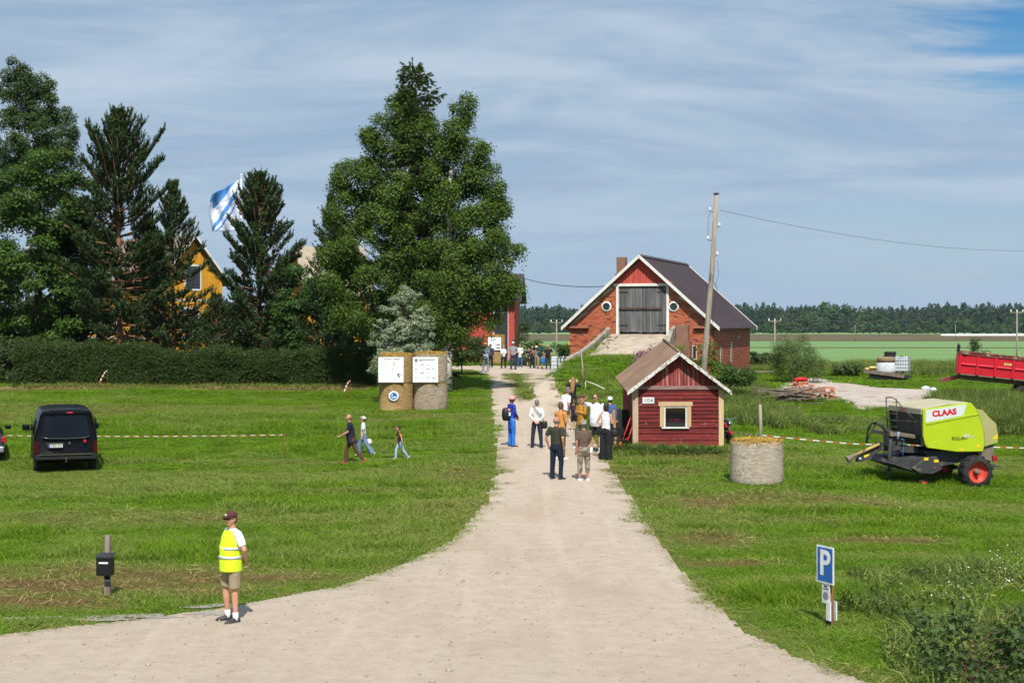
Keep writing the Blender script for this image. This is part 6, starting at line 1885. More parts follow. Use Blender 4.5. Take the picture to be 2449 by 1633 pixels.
    for s in (1, -1):
        an = J['ank', s]
        pitch = 0 if an.z < .14 else .7
        Rf = Matrix.Rotation(R(s * 9), 3, 'Z') @ Matrix.Rotation(pitch, 3, 'X')
        m = MB()
        prof = ((.075, .030, .034, .040), (.045, .042, .050, .055), (-.02, .043, .055, .058), (-.09, .050, .040, .045), (-.155, .047, .028, .036), (-.195, .022, .020, .026))
        rr = []
        for y, w, zt, zc in prof:
            rr.append([an + Rf @ V3(x * w, y, (-.085 if z < 0 else -.085 + zt * 1.75) if abs(z) > .5 else -.06) for x, z in ((-1, -1), (1, -1), (1.05, 0), (.75, 1), (-.75, 1), (-1.05, 0))])
        m.rings(rr)
        S(m).build('shoe', shoes, t, True, bevel=.006)
    return t, k, J, tors, hx, S
WHT = cloth('white', (.74, .74, .76), (.66, .66, .69))
VEST = mat('hi_vis_yellow', (.66, .88, .02), (.56, .80, .02), 9, .7, bump=.35, bscale=14)
BAND = mat('reflective_silver', (.52, .56, .60), (.46, .50, .54), 12, .35)
KHAKI = cloth('khaki', (.30, .25, .155), (.255, .21, .13))
NAVY = cloth('navy', (.016, .020, .036), (.024, .028, .046))
BLACK = cloth('black', (.010, .010, .012), (.018, .018, .020))
JEANS = cloth('jeans', (.085, .135, .24), (.16, .23, .36), 5)
LJEANS = cloth('light_jeans', (.36, .46, .60), (.26, .35, .48), 5)
RED_PL = mat('warm_red', (.55, .05, .03), None, 6, .6)
person('steward in yellow hi-vis vest, brown cap and khaki shorts, hands behind back', 556, 1487, 1225, -58, ('behind', 'behind'), ('stand', 'relax'), WHT, 'short', KHAKI, 'shorts', BLACK_SH, WHITE_SH, HAIR_B, 'short', 'cap', mat('brown_cap', (.095, .032, .024), (.075, .026, .02), 9, .85), SKIN, 1.07, 0.0, 26, 2, .84, True, None, 'patch', True, (VEST, BAND))
WALK = 'family walking across the grass'
w2 = person('big man in navy shirt and brown trousers striding across the grass', 842, 1109, 988, -84, ('swingf', 'hang'), ('back', 'front'), cloth('navy_tee', (.014, .013, .030), (.022, .020, .04)), 'short', cloth('brown', (.115, .052, .036), (.085, .038, .028)), 'long', mat('orange_shoe', (.42, .10, .03), (.3, .08, .03), 9, .6), None, HAIR_G, 'bald', None, None, SKIN2, 1.30, .16, 0, -14, .76, True, WALK)
person('boy in white cap, white shirt and blue jeans walking beside the big man', 870, 1090, 994, -88, ('hang', 'hip'), ('back', 'front'), WHT, 'short', JEANS, 'wide', WHITE_SH, None, HAIR_D, 'short', 'cap', mat('white_cap', (.70, .72, .74), None, 9, .8), SKIN2, .98, .06, 0, -26, .78, True, WALK)
person('child in black and orange shirt and pale jeans walking with arms out', 957, 1099, 1018, -76, ('out', 'outf'), ('back', 'front'), cloth('black_orange', (.022, .020, .024), (.60, .20, .03), 3.2, lo=.56, hi=.60), 'short', LJEANS, 'long', mat('pale_shoe', (.45, .52, .60), None, 8, .6), None, HAIR_D, 'short', None, None, SKIN2, .92, .10, 6, 4, .84, True, WALK, child=True)
GRP = 'visitors standing on the drive by the shed'
BLUEP = cloth('blue_print', (.012, .075, .52), (.03, .022, .20), 9, lo=.45, hi=.52)
person('person in blue patterned rain jacket and pink sun hat with black backpack', 1224, 1069, 948, 118, ('front', 'front'), ('stand', 'stand'), BLUEP, 'long', cloth('bright_blue', (.02, .17, .60), (.015, .12, .46)), 'long', BLACK_SH, None, HAIR_B, 'bob', 'bucket', mat('pink_hat', (.68, .34, .35), (.6, .28, .3), 9, .85), SKIN, .98, 0, 0, 0, .62, True, GRP, female=True)
person('grey haired person in white jumper and dark trousers, hands clasped behind', 1284, 1072, 957, 176, ('behind', 'behind'), ('apart', 'apart'), cloth('white_jumper', (.66, .65, .62), (.58, .57, .55)), 'long', NAVY, 'long', BLACK_SH, None, HAIR_G, 'short', None, None, SKINP, 1.02, 0, 0, 0, .92, True, GRP, female=True)
person('man in orange hooded sweater and olive trousers with crossed arms', 1341, 1098, 963, 128, ('crossed', 'crossed'), ('stand', 'stand'), cloth('orange_hoodie', (.56, .25, .075), (.48, .20, .055)), 'long', cloth('olive', (.105, .085, .048), (.085, .068, .038)), 'long', WHITE_SH, None, HAIR_B, 'short', None, None, SKIN2, 1.06, 0, 14, 0, .86, True, GRP)
person('grey haired man in dark green shirt and navy trousers, hand in pocket', 1330, 1147, 998, 142, ('pocket', 'pocket'), ('stand', 'relax'), cloth('dark_green', (.040, .042, .026), (.030, .032, .020)), 'short', cloth('navy_trousers', (.008, .016, .036), (.006, .012, .028)), 'long', BLACK_SH, None, HAIR_G, 'bald', None, None, SKIN2, 1.16, 0, -10, 0, .90, True, GRP)
person('stooping grey haired man in white shirt behind the orange sweater', 1346, 1044, 926, 120, ('front', 'front'), ('stand', 'stand'), WHT, 'short', cloth('grey_trousers', (.10, .10, .10)), 'long', BLACK_SH, None, HAIR_G, 'short', None, None, SKIN, 1.12, .30, 0, -10, .86, True, GRP)
SEQ = cloth('sequined_black', (.012, .012, .016), (.30, .29, .30), 22, .45, lo=.66, hi=.70)
person('long haired blond person in glittering black jacket holding a phone up', 1370, 994, 903, 170, ('photo', 'photo'), ('stand', 'stand'), SEQ, 'long', BLACK, 'long', BLACK_SH, None, HAIR_L, 'long', None, None, SKINP, 1.05, 0, 0, 0, .72, True, GRP, female=True)
person('boy in dark printed shirt and black shorts behind the mustard jacket', 1373, 1031, 957, 168, ('hang', 'hang'), ('stand', 'stand'), cloth('dark_print', (.022, .016, .045), (.40, .16, .05), 9, lo=.62, hi=.66), 'short', BLACK, 'shorts', WHITE_SH, None, HAIR_B, 'short', None, None, SKINP, .9, 0, 0, 0, .84, True, GRP, child=True)
person('person in mustard jacket and burgundy cap with crossed arms', 1391, 1072, 946, -58, ('crossed', 'crossed'), ('stand', 'relax'), cloth('mustard', (.42, .21, .028), (.34, .165, .02)), 'long', cloth('grey_green', (.095, .105, .06), (.075, .085, .05)), 'wide', WHITE_SH, None, HAIR_G, 'short', 'cap', mat('burgundy_cap', (.12, .03, .06), None, 9, .85), SKIN2, 1.10, 0, 0, -8, .78, True, GRP)
person('big man in white shirt and black shorts shading his eyes', 1426, 1084, 943, -28, ('hang', 'shade'), ('stand', 'apart'), WHT, 'short', BLACK, 'shorts', WHITE_SH, WHITE_SH, HAIR_B, 'short', None, None, SKIN, 1.20, 0, -8, 4, .80, True, GRP, glasses=True)
person('person in white bucket hat and blue shirt half hidden behind the white vest top', 1459, 1062, 950, 165, ('hang', 'hang'), ('stand', 'stand'), cloth('blue_shirt', (.07, .13, .30), (.05, .10, .24)), 'long', NAVY, 'long', BLACK_SH, None, HAIR_D, 'short', 'bucket', mat('white_hat', (.72, .73, .75), None, 9, .8), SKIN, 1.0, 0, 0, 0, .84, True, GRP)
person('dark haired person in white vest top and black wide trousers', 1449, 1101, 966, 148, ('hip', 'hold'), ('stand', 'stand'), WHT, 'none', BLACK, 'wide', BLACK_SH, None, HAIR_D, 'bob', None, None, SKIN, .92, 0, 20, 0, .98, True, GRP, female=True)
person('person in brown shirt, camouflage breeches and white shoes', 1396, 1151, 1007, 196, ('hang', 'front'), ('stand', 'stand'), cloth('taupe', (.125, .088, .066), (.10, .07, .052)), 'short', cloth('camouflage', (.30, .26, .19), (.12, .10, .07), 9, lo=.46, hi=.54), 'capri', WHITE_SH, None, HAIR_G, 'short', 'bucket', cloth('camouflage_hat', (.34, .30, .23), (.16, .14, .10), 16, lo=.46, hi=.54), SKIN2, 1.12, 0, 0, 0, .74, True, GRP, female=True)
FAR = 'visitors by the notice board at the barn'
kw = dict(near=False, group=FAR)
person('man in tie-dyed light blue shirt, jeans and straw hat seen from behind', 1161, 892, 820, 172, ('front', 'front'), ('stand', 'apart'), cloth('tie_dye', (.42, .54, .68), (.12, .25, .48), 2.2, lo=.5, hi=.66), 'short', cloth('grey_jeans', (.20, .23, .29), (.30, .33, .38), 5), 'long', WHITE_SH, None, HAIR_B, 'short', 'straw', mat('straw_hat', (.48, .32, .17), None, 12, .9), SKIN, 1.1, 0, 0, 0, .82, **kw)
person('person in dark clothes half hidden behind the straw hat man', 1173, 881, 823, 185, ('hang', 'hang'), ('stand', 'stand'), cloth('dark_violet', (.06, .05, .09)), 'long', BLACK, 'long', WHITE_SH, None, HAIR_B, 'short', None, None, SKIN, 1.0, 0, 0, 0, .86, **kw)
person('person in white blouse and black trousers looking at a phone', 1204, 881, 826, 25, ('hold', 'hold'), ('apart', 'apart'), WHT, 'long', BLACK, 'long', BLACK_SH, None, HAIR_B, 'bob', None, None, SKIN, .98, 0, 10, -22, .88, female=True, **kw)
person('man in grey shirt, navy trousers and white cap', 1227, 884, 818, 12, ('hip', 'hang'), ('apart', 'stand'), cloth('grey_check', (.27, .28, .30), (.20, .21, .23), 12), 'short', cloth('navy_2', (.03, .045, .08)), 'long', BLACK_SH, None, HAIR_G, 'short', 'cap', mat('white_cap_far', (.72, .72, .74), None, 9, .8), SKIN, 1.08, 0, -20, 0, .92, **kw)
person('dark haired person in white cardigan and blue jeans', 1243, 878, 823, 18, ('hip', 'hold'), ('apart', 'stand'), WHT, 'long', cloth('blue_jeans_2', (.03, .09, .22), (.05, .13, .28), 5), 'long', BLACK_SH, None, HAIR_B, 'bob', None, None, SKIN, 1.02, 0, 0, 0, .76, female=True, **kw)
person('small person in black dress with bare legs', 1264, 877, 833, 20, ('hang', 'hold'), ('stand', 'stand'), BLACK, 'short', BLACK, 'skirt', BLACK_SH, None, HAIR_B, 'bob', None, None, SKINP, .9, 0, 0, 0, .86, female=True, **kw)
person('person in dark checked waistcoat and black trousers', 1273, 881, 827, 8, ('hold', 'hang'), ('stand', 'apart'), cloth('checked', (.24, .14, .12), (.03, .02, .02), 7, lo=.47, hi=.52), 'long', BLACK, 'long', BLACK_SH, None, HAIR_B, 'bob', None, None, SKIN, 1.02, 0, 0, 0, .80, female=True, **kw)
person('person in round white hat hidden between the waistcoat and the green shirt', 1283, 880, 828, 178, ('hang', 'hang'), ('stand', 'stand'), cloth('grey_far', (.20, .20, .22)), 'long', cloth('grey_far', (.2, .2, .2)), 'long', BLACK_SH, None, HAIR_G, 'short', 'bucket', mat('round_white_hat', (.75, .75, .76), None, 9, .8), SKIN, .95, 0, 0, 0, .86, **kw)
person('man in dark green printed shirt and khaki trousers', 1291, 882, 821, 15, ('hang', 'hold'), ('apart', 'stand'), cloth('green_print', (.008, .045, .038), (.30, .38, .36), 8, lo=.64, hi=.68), 'short', KHAKI, 'long', BLACK_SH, None, HAIR_B, 'short', None, None, SKIN2, 1.12, 0, -10, 0, .86, glasses=True, **kw)
person('bald man in black shirt and dark jeans beside the water tank', 1311, 883, 825, -10, ('hip', 'hang'), ('apart', 'stand'), cloth('black_tee', (.012, .012, .022)), 'short', cloth('dark_jeans', (.022, .035, .062), (.035, .05, .08), 5), 'long', BLACK_SH, None, HAIR_G, 'none', None, None, SKIN2, 1.14, 0, 0, -6, .88, **kw)

# things the people carry
gb = ground(881, 1088)
bl = tag(MB().ell((0, 0, 0), (.11, .11, .11), 16, 12).build('football', mat('football_panels', (.72, .71, .68), (.10, .08, .08), 9, .5, lo=.60, hi=.63), None, True, loc=gb + Vector((0, .25, .42))), 'white football just behind the boy in the white cap', 'ball')
def bag(name, label, px, py, off, size, ma, strap=None, cat='bag', hy=None, rz=0.0):
    g = ground(px, py)
    t = thing(name, label, cat, g + Vector(off), rz)
    m = MB().ell((0, 0, 0), size, 14, 10)
    m.v = [(max(-size[0] * .8, min(size[0] * .8, a)), b_, max(-size[2] * .85, min(size[2] * .85, c))) for a, b_, c in m.v]
    m.build('bag', ma, t, True, bevel=.01)
    if strap:
        MB().tube(strap, .013, 6).build('strap', ma, t, True)
    return t
BAGM = mat('black_leather', (.012, .012, .013), (.02, .02, .02), 8, .5)
bag('shoulder_bag', 'black shoulder bag on the back of the grey haired person', 1284, 1072, (.25, -.10, .80), (.13, .06, .15), BAGM, [(-.03, 0, .12), (-.12, -.06, .30), (-.28, -.07, .52), (-.38, .02, .64)])
bp2 = bag('backpack', 'black backpack on the blue rain jacket', 1224, 1069, (-.19, -.13, 1.12), (.17, .15, .26), BAGM, [(.02, -.04, .2), (.12, -.06, .30), (.22, .0, .28)], 'backpack', rz=R(20))
MB().ell((.06, -.13, .15), (.05, .04, .05), 8, 6).build('pink_badge', mat('pink_badge', (.7, .25, .32), None, 6, .6), bp2, True)
MB().box((.07, -.14, .02), (.06, .03, .12)).build('white_tag', WHITE_SH, bp2)
bag('handbag', 'black handbag at the hip of the dark haired person', 1449, 1101, (.27, .05, .86), (.12, .07, .14), BAGM, [(-.02, 0, .1), (-.12, -.02, .35), (-.2, -.03, .58)])
bag('blue_bag', 'bright blue carrier bag held by the bald man', 1311, 883, (-.34, -.18, .55), (.15, .09, .27), mat('blue_plastic', (.01, .12, .42), (.015, .16, .5), 5, .4), [(0, 0, .3), (.02, 0, .42), (.10, .05, .45)])
# ------------------------------------------------------------------ straw bales and boards
def bale_mat(name, c1, c2, c3):
    b = NB(name)
    n1 = b.noise(b.coord((1.3, 1.3, 9)), 2.4, 7, .75, .4)
    n2 = b.noise(b.coord((1, 1, 1)), 2.0, 4, .6)
    n3 = b.noise(b.coord((9, 9, 60)), 4.0, 4, .75)
    col = b.mix(b.mr(n1, .38, .62), c1, c2)
    col = b.mix(b.mr(n2, .42, .68, 0, .7), col, c3)
    col = b.mix(b.mr(n3, .58, .74, 0, .42), col, tuple(x * .5 for x in c1))
    b.bsdf(col, .9, spec=.15, normal=b.bump(b.math('ADD', n1, n3), 1.0, .06))
    return b.m
M_BALE_G = bale_mat('golden_straw', (.40, .255, .10), (.64, .44, .195), (.52, .345, .15))
M_BALE_N = bale_mat('net_wrapped_straw', (.38, .29, .19), (.68, .57, .44), (.54, .43, .32))
M_BALE_W = bale_mat('pale_net_wrapped_straw', (.62, .51, .39), (.84, .74, .61), (.72, .61, .48))
STRAW = leaf_mat('loose_straw', (.44, .26, .045), (.66, .44, .12), .2, .7)
def bale(label, c, r, h, ma, group, rz=0.0, toe=0.0):
    t = thing('straw_bale', label, 'bale', c, rz, group)
    mb = MB()
    n, rr = 48, []
    for z, k in ((0.0, .95), (.03, .985), (.12, 1.0), (.35, 1.008), (.6, 1.006), (.85, .998), (.96, .985), (1.0, .95)):
        ring_ = []
        for i in range(n):
            a = 2 * PI * i / n
            w = 1 + .022 * mnoise.noise((math.cos(a) * 1.6, math.sin(a) * 1.6, z * 3 + c[0])) + .008 * mnoise.noise((math.cos(a) * 9, math.sin(a) * 9, z * 14))
            if toe and z < .3:
                w += toe * (1 - z / .3) ** 2 * max(0, math.cos(a - 3.9)) ** 3
            ring_.append((r * k * w * math.cos(a), r * k * w * math.sin(a), z * h + (.02 * mnoise.noise((math.cos(a) * 3, math.sin(a) * 3, 1.0)) if z > .9 else 0)))
        rr.append(ring_)
    mb.rings(rr)
    mb.build('wrap', ma, t, True)
    m = 1500
    a = rng.uniform(0, 6.28, m); q = r * .97 * np.sqrt(rng.random(m))
    P = np.stack([q * np.cos(a), q * np.sin(a), h + .015 + .045 * (1 - (q / r) ** 2) + rng.uniform(-.01, .03, m)], 1)
    V, F = leaf_quads(P, rng.normal(0, .35, (m, 3)) + np.array([0, 0, 1]), rng.uniform(.05, .13, m), rng.uniform(.006, .014, m))
    rim = 260
    a = rng.uniform(0, 6.28, rim)
    P2 = np.stack([r * np.cos(a), r * np.sin(a), h + rng.normal(-.02, .03, rim)], 1)
    V2, F2 = leaf_quads(P2, np.stack([np.cos(a), np.sin(a), rng.normal(.3, .5, rim)], 1), rng.uniform(.04, .09, rim), rng.uniform(.005, .010, rim))
    put('straw_top', np_mesh('straw_top', np.concatenate([V, V2]), np.concatenate([F, F2 + len(V)]), STRAW), t)
    sn = 1100
    a = rng.uniform(0, 6.28, sn)
    nr = np.stack([np.cos(a), np.sin(a), np.zeros(sn)], 1)
    P3 = nr * r * 1.012 + np.array([0, 0, 1]) * rng.uniform(.03, h * .98, (sn, 1))
    V3_, F3 = leaf_quads(P3, nr + rng.normal(0, .28, (sn, 3)), rng.uniform(.03, .10, sn), rng.uniform(.004, .008, sn))
    put('loose_straw', np_mesh('loose_straw', V3_, F3, ma), t)
    return t
bg_ = 'straw bale tower beside the hedge'
bA, bB = ground(948, 981), ground(1030, 979)
hb = 1.20
bB.y = bA.y + .05; bB.x = bA.x + 1.50; bA.z = Tz(bA.x, bA.y) - .03; bB.z = Tz(bB.x, bB.y) - .03
bale('golden straw bale with round swan emblem, bottom left of the bale tower', bA, .75, hb, M_BALE_G, bg_, .4, .16)
bale('greyish straw bale at the bottom right of the bale tower', bB, .74, hb, M_BALE_N, bg_, 1.0)
bale('golden straw bale carrying the left notice board, top of the bale tower', bA + Vector((.0, 0, hb + .02)), .75, hb + .06, M_BALE_G, bg_, 2.0)
bale('straw bale carrying the right notice board, top of the bale tower', bB + Vector((.0, 0, hb + .02)), .74, hb + .08, M_BALE_N, bg_, 3.0)
br_ = ground(1814, 1156)
bale('single pale net wrapped bale standing on the lawn right of the shed', (br_.x, br_.y + .3, br_.z - .02), .745, 1.20, M_BALE_W, 'single bale', .7)
M_BOARD = mat('white_board', (.78, .79, .80), (.74, .75, .76), 3, .5)
M_INK = mat('grey_print', (.30, .31, .32), None, 8, .6)
M_INKD = mat('dark_print', (.05, .05, .055), None, 8, .6)
M_INKL = mat('faint_print', (.55, .56, .57), None, 8, .6)
def board(label, c, s, kind, rz=0.0):
    t = thing('notice_board', label, 'notice board', c, rz)
    MB().bb((-s / 2, -.02, -s / 2), (s / 2, .0, s / 2)).build('panel', M_BOARD, t, bevel=.004)
    d, l, f = MB(), MB(), MB()
    Q = lambda m, x0, z0, x1, z1: m.bb((x0 * s, -.0235, z0 * s), (x1 * s, -.0205, z1 * s))
    if kind == 'left':
        text_mb('Tervetuloa', .07 * s, d, Matrix.Translation((-.12 * s, -.022, .42 * s)), bold=.001)
        Q(d, .10, .405, .34, .43)
        for k in range(9):
            Q(f, -.44, .33 - k * .068, -.05 - .06 * (k % 3), .342 - k * .068)
        d.prism([(.24 * s, -.0235, -.17 * s), (.28 * s, -.0235, -.15 * s), (.36 * s, -.0235, -.31 * s), (.32 * s, -.0235, -.33 * s)], [(.24 * s, -.0205, -.17 * s), (.28 * s, -.0205, -.15 * s), (.36 * s, -.0205, -.31 * s), (.32 * s, -.0205, -.33 * s)])
        Q(d, .30, -.20, .35, -.15); Q(d, .38, -.22, .42, -.18); Q(d, .09, .26, .14, .28); Q(d, .07, .15, .10, .18); Q(l, .12, .18, .15, .25); Q(l, .20, .14, .22, .18); Q(f, .02, .02, .14, .05)
    elif kind == 'right':
        Q(d, -.42, .31, -.32, .43)
        text_mb('n', .09 * s, f, Matrix.Translation((-.37 * s, -.026, .37 * s)), bold=.004)
        for k in range(2):
            Q(d, -.27, .40 - k * .035, .40 - k * .04, .415 - k * .035)
        Q(l, -.27, .335, -.14, .348)
        for j in range(4):
            for i in range(4):
                x, z = -.42 + i * .225, .19 - j * .17
                w = .10 + .05 * ((i * 7 + j * 3) % 3) / 2
                Q((l, d, l, f)[(i + 2 * j) % 4], x, z, x + w, z + .016 + .010 * ((i + j) % 2))
        Q(d, .31, -.35, .42, -.33)
    else:
        Q(f, -.15, .38, .2, .40); Q(f, -.12, .34, .18, .355)
        d.prism([(.02 * s, -.0235, -.12 * s), (.42 * s, -.0235, -.12 * s), (.40 * s, -.0235, -.02 * s), (.2 * s, -.0235, -.06 * s)], [(.02 * s, -.0205, -.12 * s), (.42 * s, -.0205, -.12 * s), (.40 * s, -.0205, -.02 * s), (.2 * s, -.0205, -.06 * s)])
        d.prism([(.0, -.0235, -.38 * s), (.40 * s, -.0235, -.38 * s), (.38 * s, -.0235, -.26 * s), (.15 * s, -.0235, -.33 * s)], [(.0, -.0205, -.38 * s), (.40 * s, -.0205, -.38 * s), (.38 * s, -.0205, -.26 * s), (.15 * s, -.0205, -.33 * s)])
    d.build('dark_print', M_INKD, t)
    if l.v:
        l.build('grey_print', M_INK, t)
    f.build('faint_print', M_INKL, t)
    return t
zb_ = bA.z + hb + .02
board('white notice board with drawings on the left tower bale', (bA.x - .17, bA.y - .80, zb_ + .62), 1.10, 'left')
board('white notice board with rows of logos on the right tower bale', (bB.x - .17, bB.y - .79, zb_ + .62), 1.10, 'right')
em = thing('round_emblem', 'round blue and white swan emblem on the lower left bale', 'sign', (bA.x - .05, bA.y - .80, bA.z + .70))
MB().lathe([(.001, -.02), (.21, -.02), (.22, -.01), (.22, .0), (.001, .0)], (0, 0, 0), 'y', 36).build('disc', M_BOARD, em)
MB().lathe([(.001, -.026), (.155, -.026), (.155, -.0205), (.001, -.0205)], (0, 0, 0), 'y', 32).build('blue_field', mat('emblem_blue', (.015, .17, .45), None, 8, .4), em)
sw_ = MB().tube([(-.12, -.03, .035), (-.095, -.03, .075), (-.06, -.03, .075), (-.045, -.03, .04), (-.065, -.03, .0), (-.085, -.03, -.04), (-.05, -.03, -.075)], [.008, .014, .014, .014, .015, .017, .017], 6)
sw_.xz([(-.075, -.085), (.075, -.085), (.115, -.05), (.13, -.015), (.02, -.025), (-.03, -.05)], -.034, -.027)
sw_.build('swan', M_BOARD, em)
fb1 = on(1187, 100)
fgp = 'pair of stacked bales at the red barn'
bale('straw bale standing under the far notice board by the red barn', (fb1.x, fb1.y, fb1.z - .02), .60, 1.0, M_BALE_G, fgp, 0)
bale('straw bale carrying the far notice board by the red barn', (fb1.x, fb1.y, fb1.z + 1.0), .62, 1.0, M_BALE_G, fgp, 1)
board('white notice board with two dark pictures on the far bales', (fb1.x - .12, fb1.y - .66, fb1.z + 1.46), .90, 'far')

# ------------------------------------------------------------------ poles, wires, flag
M_POLE = mat('grey_pole_wood', (.36, .31, .25), (.24, .205, .165), 3, .92, stretch=(5, 5, .3), bump=.4, dirt=(.16, .12, .09), dscale=1.5)
M_PORC = mat('porcelain', (.78, .80, .82), None, 6, .25)
M_WIRE = mat('dark_wire', (.05, .05, .055), None, 6, .6)
dP = 60.0
pb, ptop = on(1676, dP), ray(1713, 464, dP)
up_ = thing('utility_pole', 'leaning grey wooden utility pole between shed and brick barn', 'utility pole', pb)
L = ptop - pb
MB().tube([Vector((0, 0, -.2)), L * .3, L * .65 + Vector((.05, 0, 0)), L], [.14, .125, .105, .085], 12).build('pole', M_POLE, up_, True)
MB().tube([Vector((.16, -.08, -.1)), L * .12 + Vector((.16, -.08, 0)), L * .2 + Vector((.12, -.06, 0))], [.10, .10, .07], 10).build('stub', M_POLE, up_, True)
MB().lathe([(.001, 0), (.13, 0), (.13, .03), (.001, .05)], L, 'z', 12).build('cap', M_IRON, up_)
for f, s in ((.925, -1), (.855, 1), (.795, -1), (.725, 1)):
    p = L * f
    ins = MB().lathe([(.001, -.05), (.035, -.05), (.065, .0), (.04, .035), (.055, .06), (.03, .10), (.001, .10)], p + Vector((s * .22, -.02, .03)), 'z', 12).build('insulator', M_PORC, up_, True)
    MB().tube([p, p + Vector((s * .14, -.02, -.06)), p + Vector((s * .22, -.02, -.02))], .014, 6).build('hook', M_IRON, ins)
MB().tube([L * .60 + Vector((.14, -.05, 0)), L * .58 + Vector((.30, -.05, .0)), L * .52 + Vector((.26, -.05, 0)), L * .45 + Vector((.20, -.05, 0)), L * .2 + Vector((.16, -.1, 0))], .012, 5).tube([L * .92 + Vector((-.22, 0, 0)), L * .87 + Vector((-.26, 0, 0)), L * .8 + Vector((-.22, 0, 0))], .008, 5).tube([L * .70 + Vector((.24, -.05, 0)), L * .64 + Vector((.33, -.05, 0)), L * .56 + Vector((.18, -.05, 0))], .008, 5).build('down_lead', M_WIRE, up_, True)
def wire(label, a, b_, sag, r, n=24, name='wire'):
    a, b_ = Vector(a), Vector(b_)
    pts = [a.lerp(b_, i / n) - Vector((0, 0, sag * 4 * (i / n) * (1 - i / n))) for i in range(n + 1)]
    return tag(MB().tube([p - a for p in pts], r, 5).build(name, M_WIRE, None, True, loc=a), label, 'wire')
wire('long overhead wire running from the leaning pole to the right', ray(1722, 503, 59.8), ray(2600, 592, 100), .8, .008)
wire('dark service cable from the barn roof to the birches', ray(1452, 684, 79.5), ray(1180, 640, 95), .45, .022)
def field_pole(px, top, d, label, arms=True, grp=None, h=None):
    pt_ = ray(px, top, d)
    z0 = Tz(pt_.x, d)
    t = thing('power_line_pole', label, 'power pole', (pt_.x, d, z0), 0, grp)
    H = pt_.z - z0
    MB().tube([(0, 0, -.2), (0, 0, H * .5), (0, 0, H)], [.16, .14, .11], 8).build('pole', M_POLE, t, True)
    if arms:
        MB().bb((-1.0, -.06, H - .28), (1.0, .06, H - .16)).build('cross_arm', M_CONC, t)
        for x in (-.95, 0, .95):
            MB().lathe([(.001, 0), (.10, 0), (.13, .10), (.08, .22), (.11, .30), (.05, .40), (.001, .40)], (x, 0, H - .155), 'z', 10).build('insulator', M_PORC, t, True)
        MB().tube([(-.7, 0, H - .25), (0, -.1, H - .9), (.7, 0, H - .25)], .03, 5).build('brace', M_IRON, t)
    return Vector((pt_.x, d, pt_.z))
gp_ = 'power line across the field'
t1 = field_pole(1331, 768, 245, 'power line pole seen left of the brick barn', True, gp_)
t2 = field_pole(1853, 765, 232, 'power line pole seen right of the brick barn', True, gp_)
t3 = field_pole(2432, 744, 228, 'tall power line pole at the right edge of the field', True, gp_)
t0 = field_pole(1240, 783, 420, 'small distant power pole next to the red barn', True, gp_)
field_pole(2045, 776, 620, 'thin distant pole in the middle of the right field', False, gp_)
field_pole(2285, 776, 640, 'thin distant pole at the right before the forest', False, gp_)
for k, x in enumerate((-.95, 0, .95)):
    nm = ('left', 'middle', 'right')[k]
    wire('%s wire of the field power line between barn and right pole' % nm, t2 + Vector((x, 0, .2)), t3 + Vector((x, 0, .2)), 1.0, .022, 16, 'power_line')
    wire('%s wire of the field power line behind the brick barn' % nm, t1 + Vector((x, 0, .2)), t2 + Vector((x, 0, .2)), 1.0, .022, 16, 'power_line')
    wire('%s wire of the field power line beyond the red barn' % nm, t0 + Vector((x, 0, .2)), t1 + Vector((x, 0, .2)), 1.5, .022, 16, 'power_line')
rc = ray(2250, 803, 860)
tag(MB().rings([[(x, y, z) for y, z in ((-1.2, -.2), (-.9, .7), (0, 1.0), (.9, .7), (1.2, -.2))] for x in np.linspace(0, 140, 12)]).build('row_cover', M_BOARD, None, True, loc=(rc.x, 860, Tz(rc.x, 860) + .2)), 'long white row cover lying across the far field', 'row cover')
dF = 90.0
fpo = on(577, dF)
flp = thing('flag_pole', 'white flag pole rising behind the dense pine', 'flag pole', fpo)
Hf = ray(577, 424, dF).z - fpo.z
MB().tube([(0, 0, -.1), (0, 0, Hf * .5), (0, 0, Hf)], [.075, .06, .045], 12).build('pole', M_PORC, flp, True)
MB().ell((0, 0, Hf + .12), (.075, .075, .085), 12, 8).build('finial', M_PORC, flp, True)
MB().lathe([(.001, 0), (.07, 0), (.06, .05), (.001, .05)], (0, 0, Hf - .02), 'z', 12).build('truck', M_PORC, flp)
flag = thing('flag', 'blue and white event flag flying left from the pole', 'flag', fpo)
c00, c10, c01, c11 = [ray(a, b_, dF) - fpo for a, b_ in ((574, 548), (505, 552), (574, 430), (507, 467))]
def fpt(u, v, off=0.0):
    p = (c00 * (1 - u) + c10 * u) * (1 - v) + (c01 * (1 - u) + c11 * u) * v
    p = p + Vector((.10 * math.sin(v * 5 + u * 2) * u, 0, -.10 * math.sin(u * PI) * (1 - v)))
    p.y += .22 * math.sin(u * 6.5 + v * 5.0) * (.25 + u) + .10 * math.sin(u * 14 - v * 6) + off
    p.x -= .06
    return p
N_ = 44
V, F, MI = [], [], []
for j in range(N_ + 1):
    for i in range(N_ + 1):
        V.append(fpt(i / N_, j / N_))
for j in range(N_):
    for i in range(N_):
        F.append((j * (N_ + 1) + i, j * (N_ + 1) + i + 1, (j + 1) * (N_ + 1) + i + 1, (j + 1) * (N_ + 1) + i))
        u, v = (i + .5) / N_, (j + .5) / N_
        blue = (v > .62 and u > .15 + (1 - v) * 1.9 - .05 and not (u > .9 and v < .8)) or (abs(v - (.80 - .78 * u ** 1.1)) < .075 and u > .12) or (abs(v - (.60 - .75 * u)) < .03 and u > .1)
        MI.append(1 if blue else 0)
mb = MB().add(V, F)
mb.mi = MI
fo = mb.build('cloth', [mat('flag_white', (.66, .70, .80), (.58, .63, .75), 2, .8), mat('flag_blue', (.05, .20, .50), (.07, .25, .55), 2, .8)], flag, True)
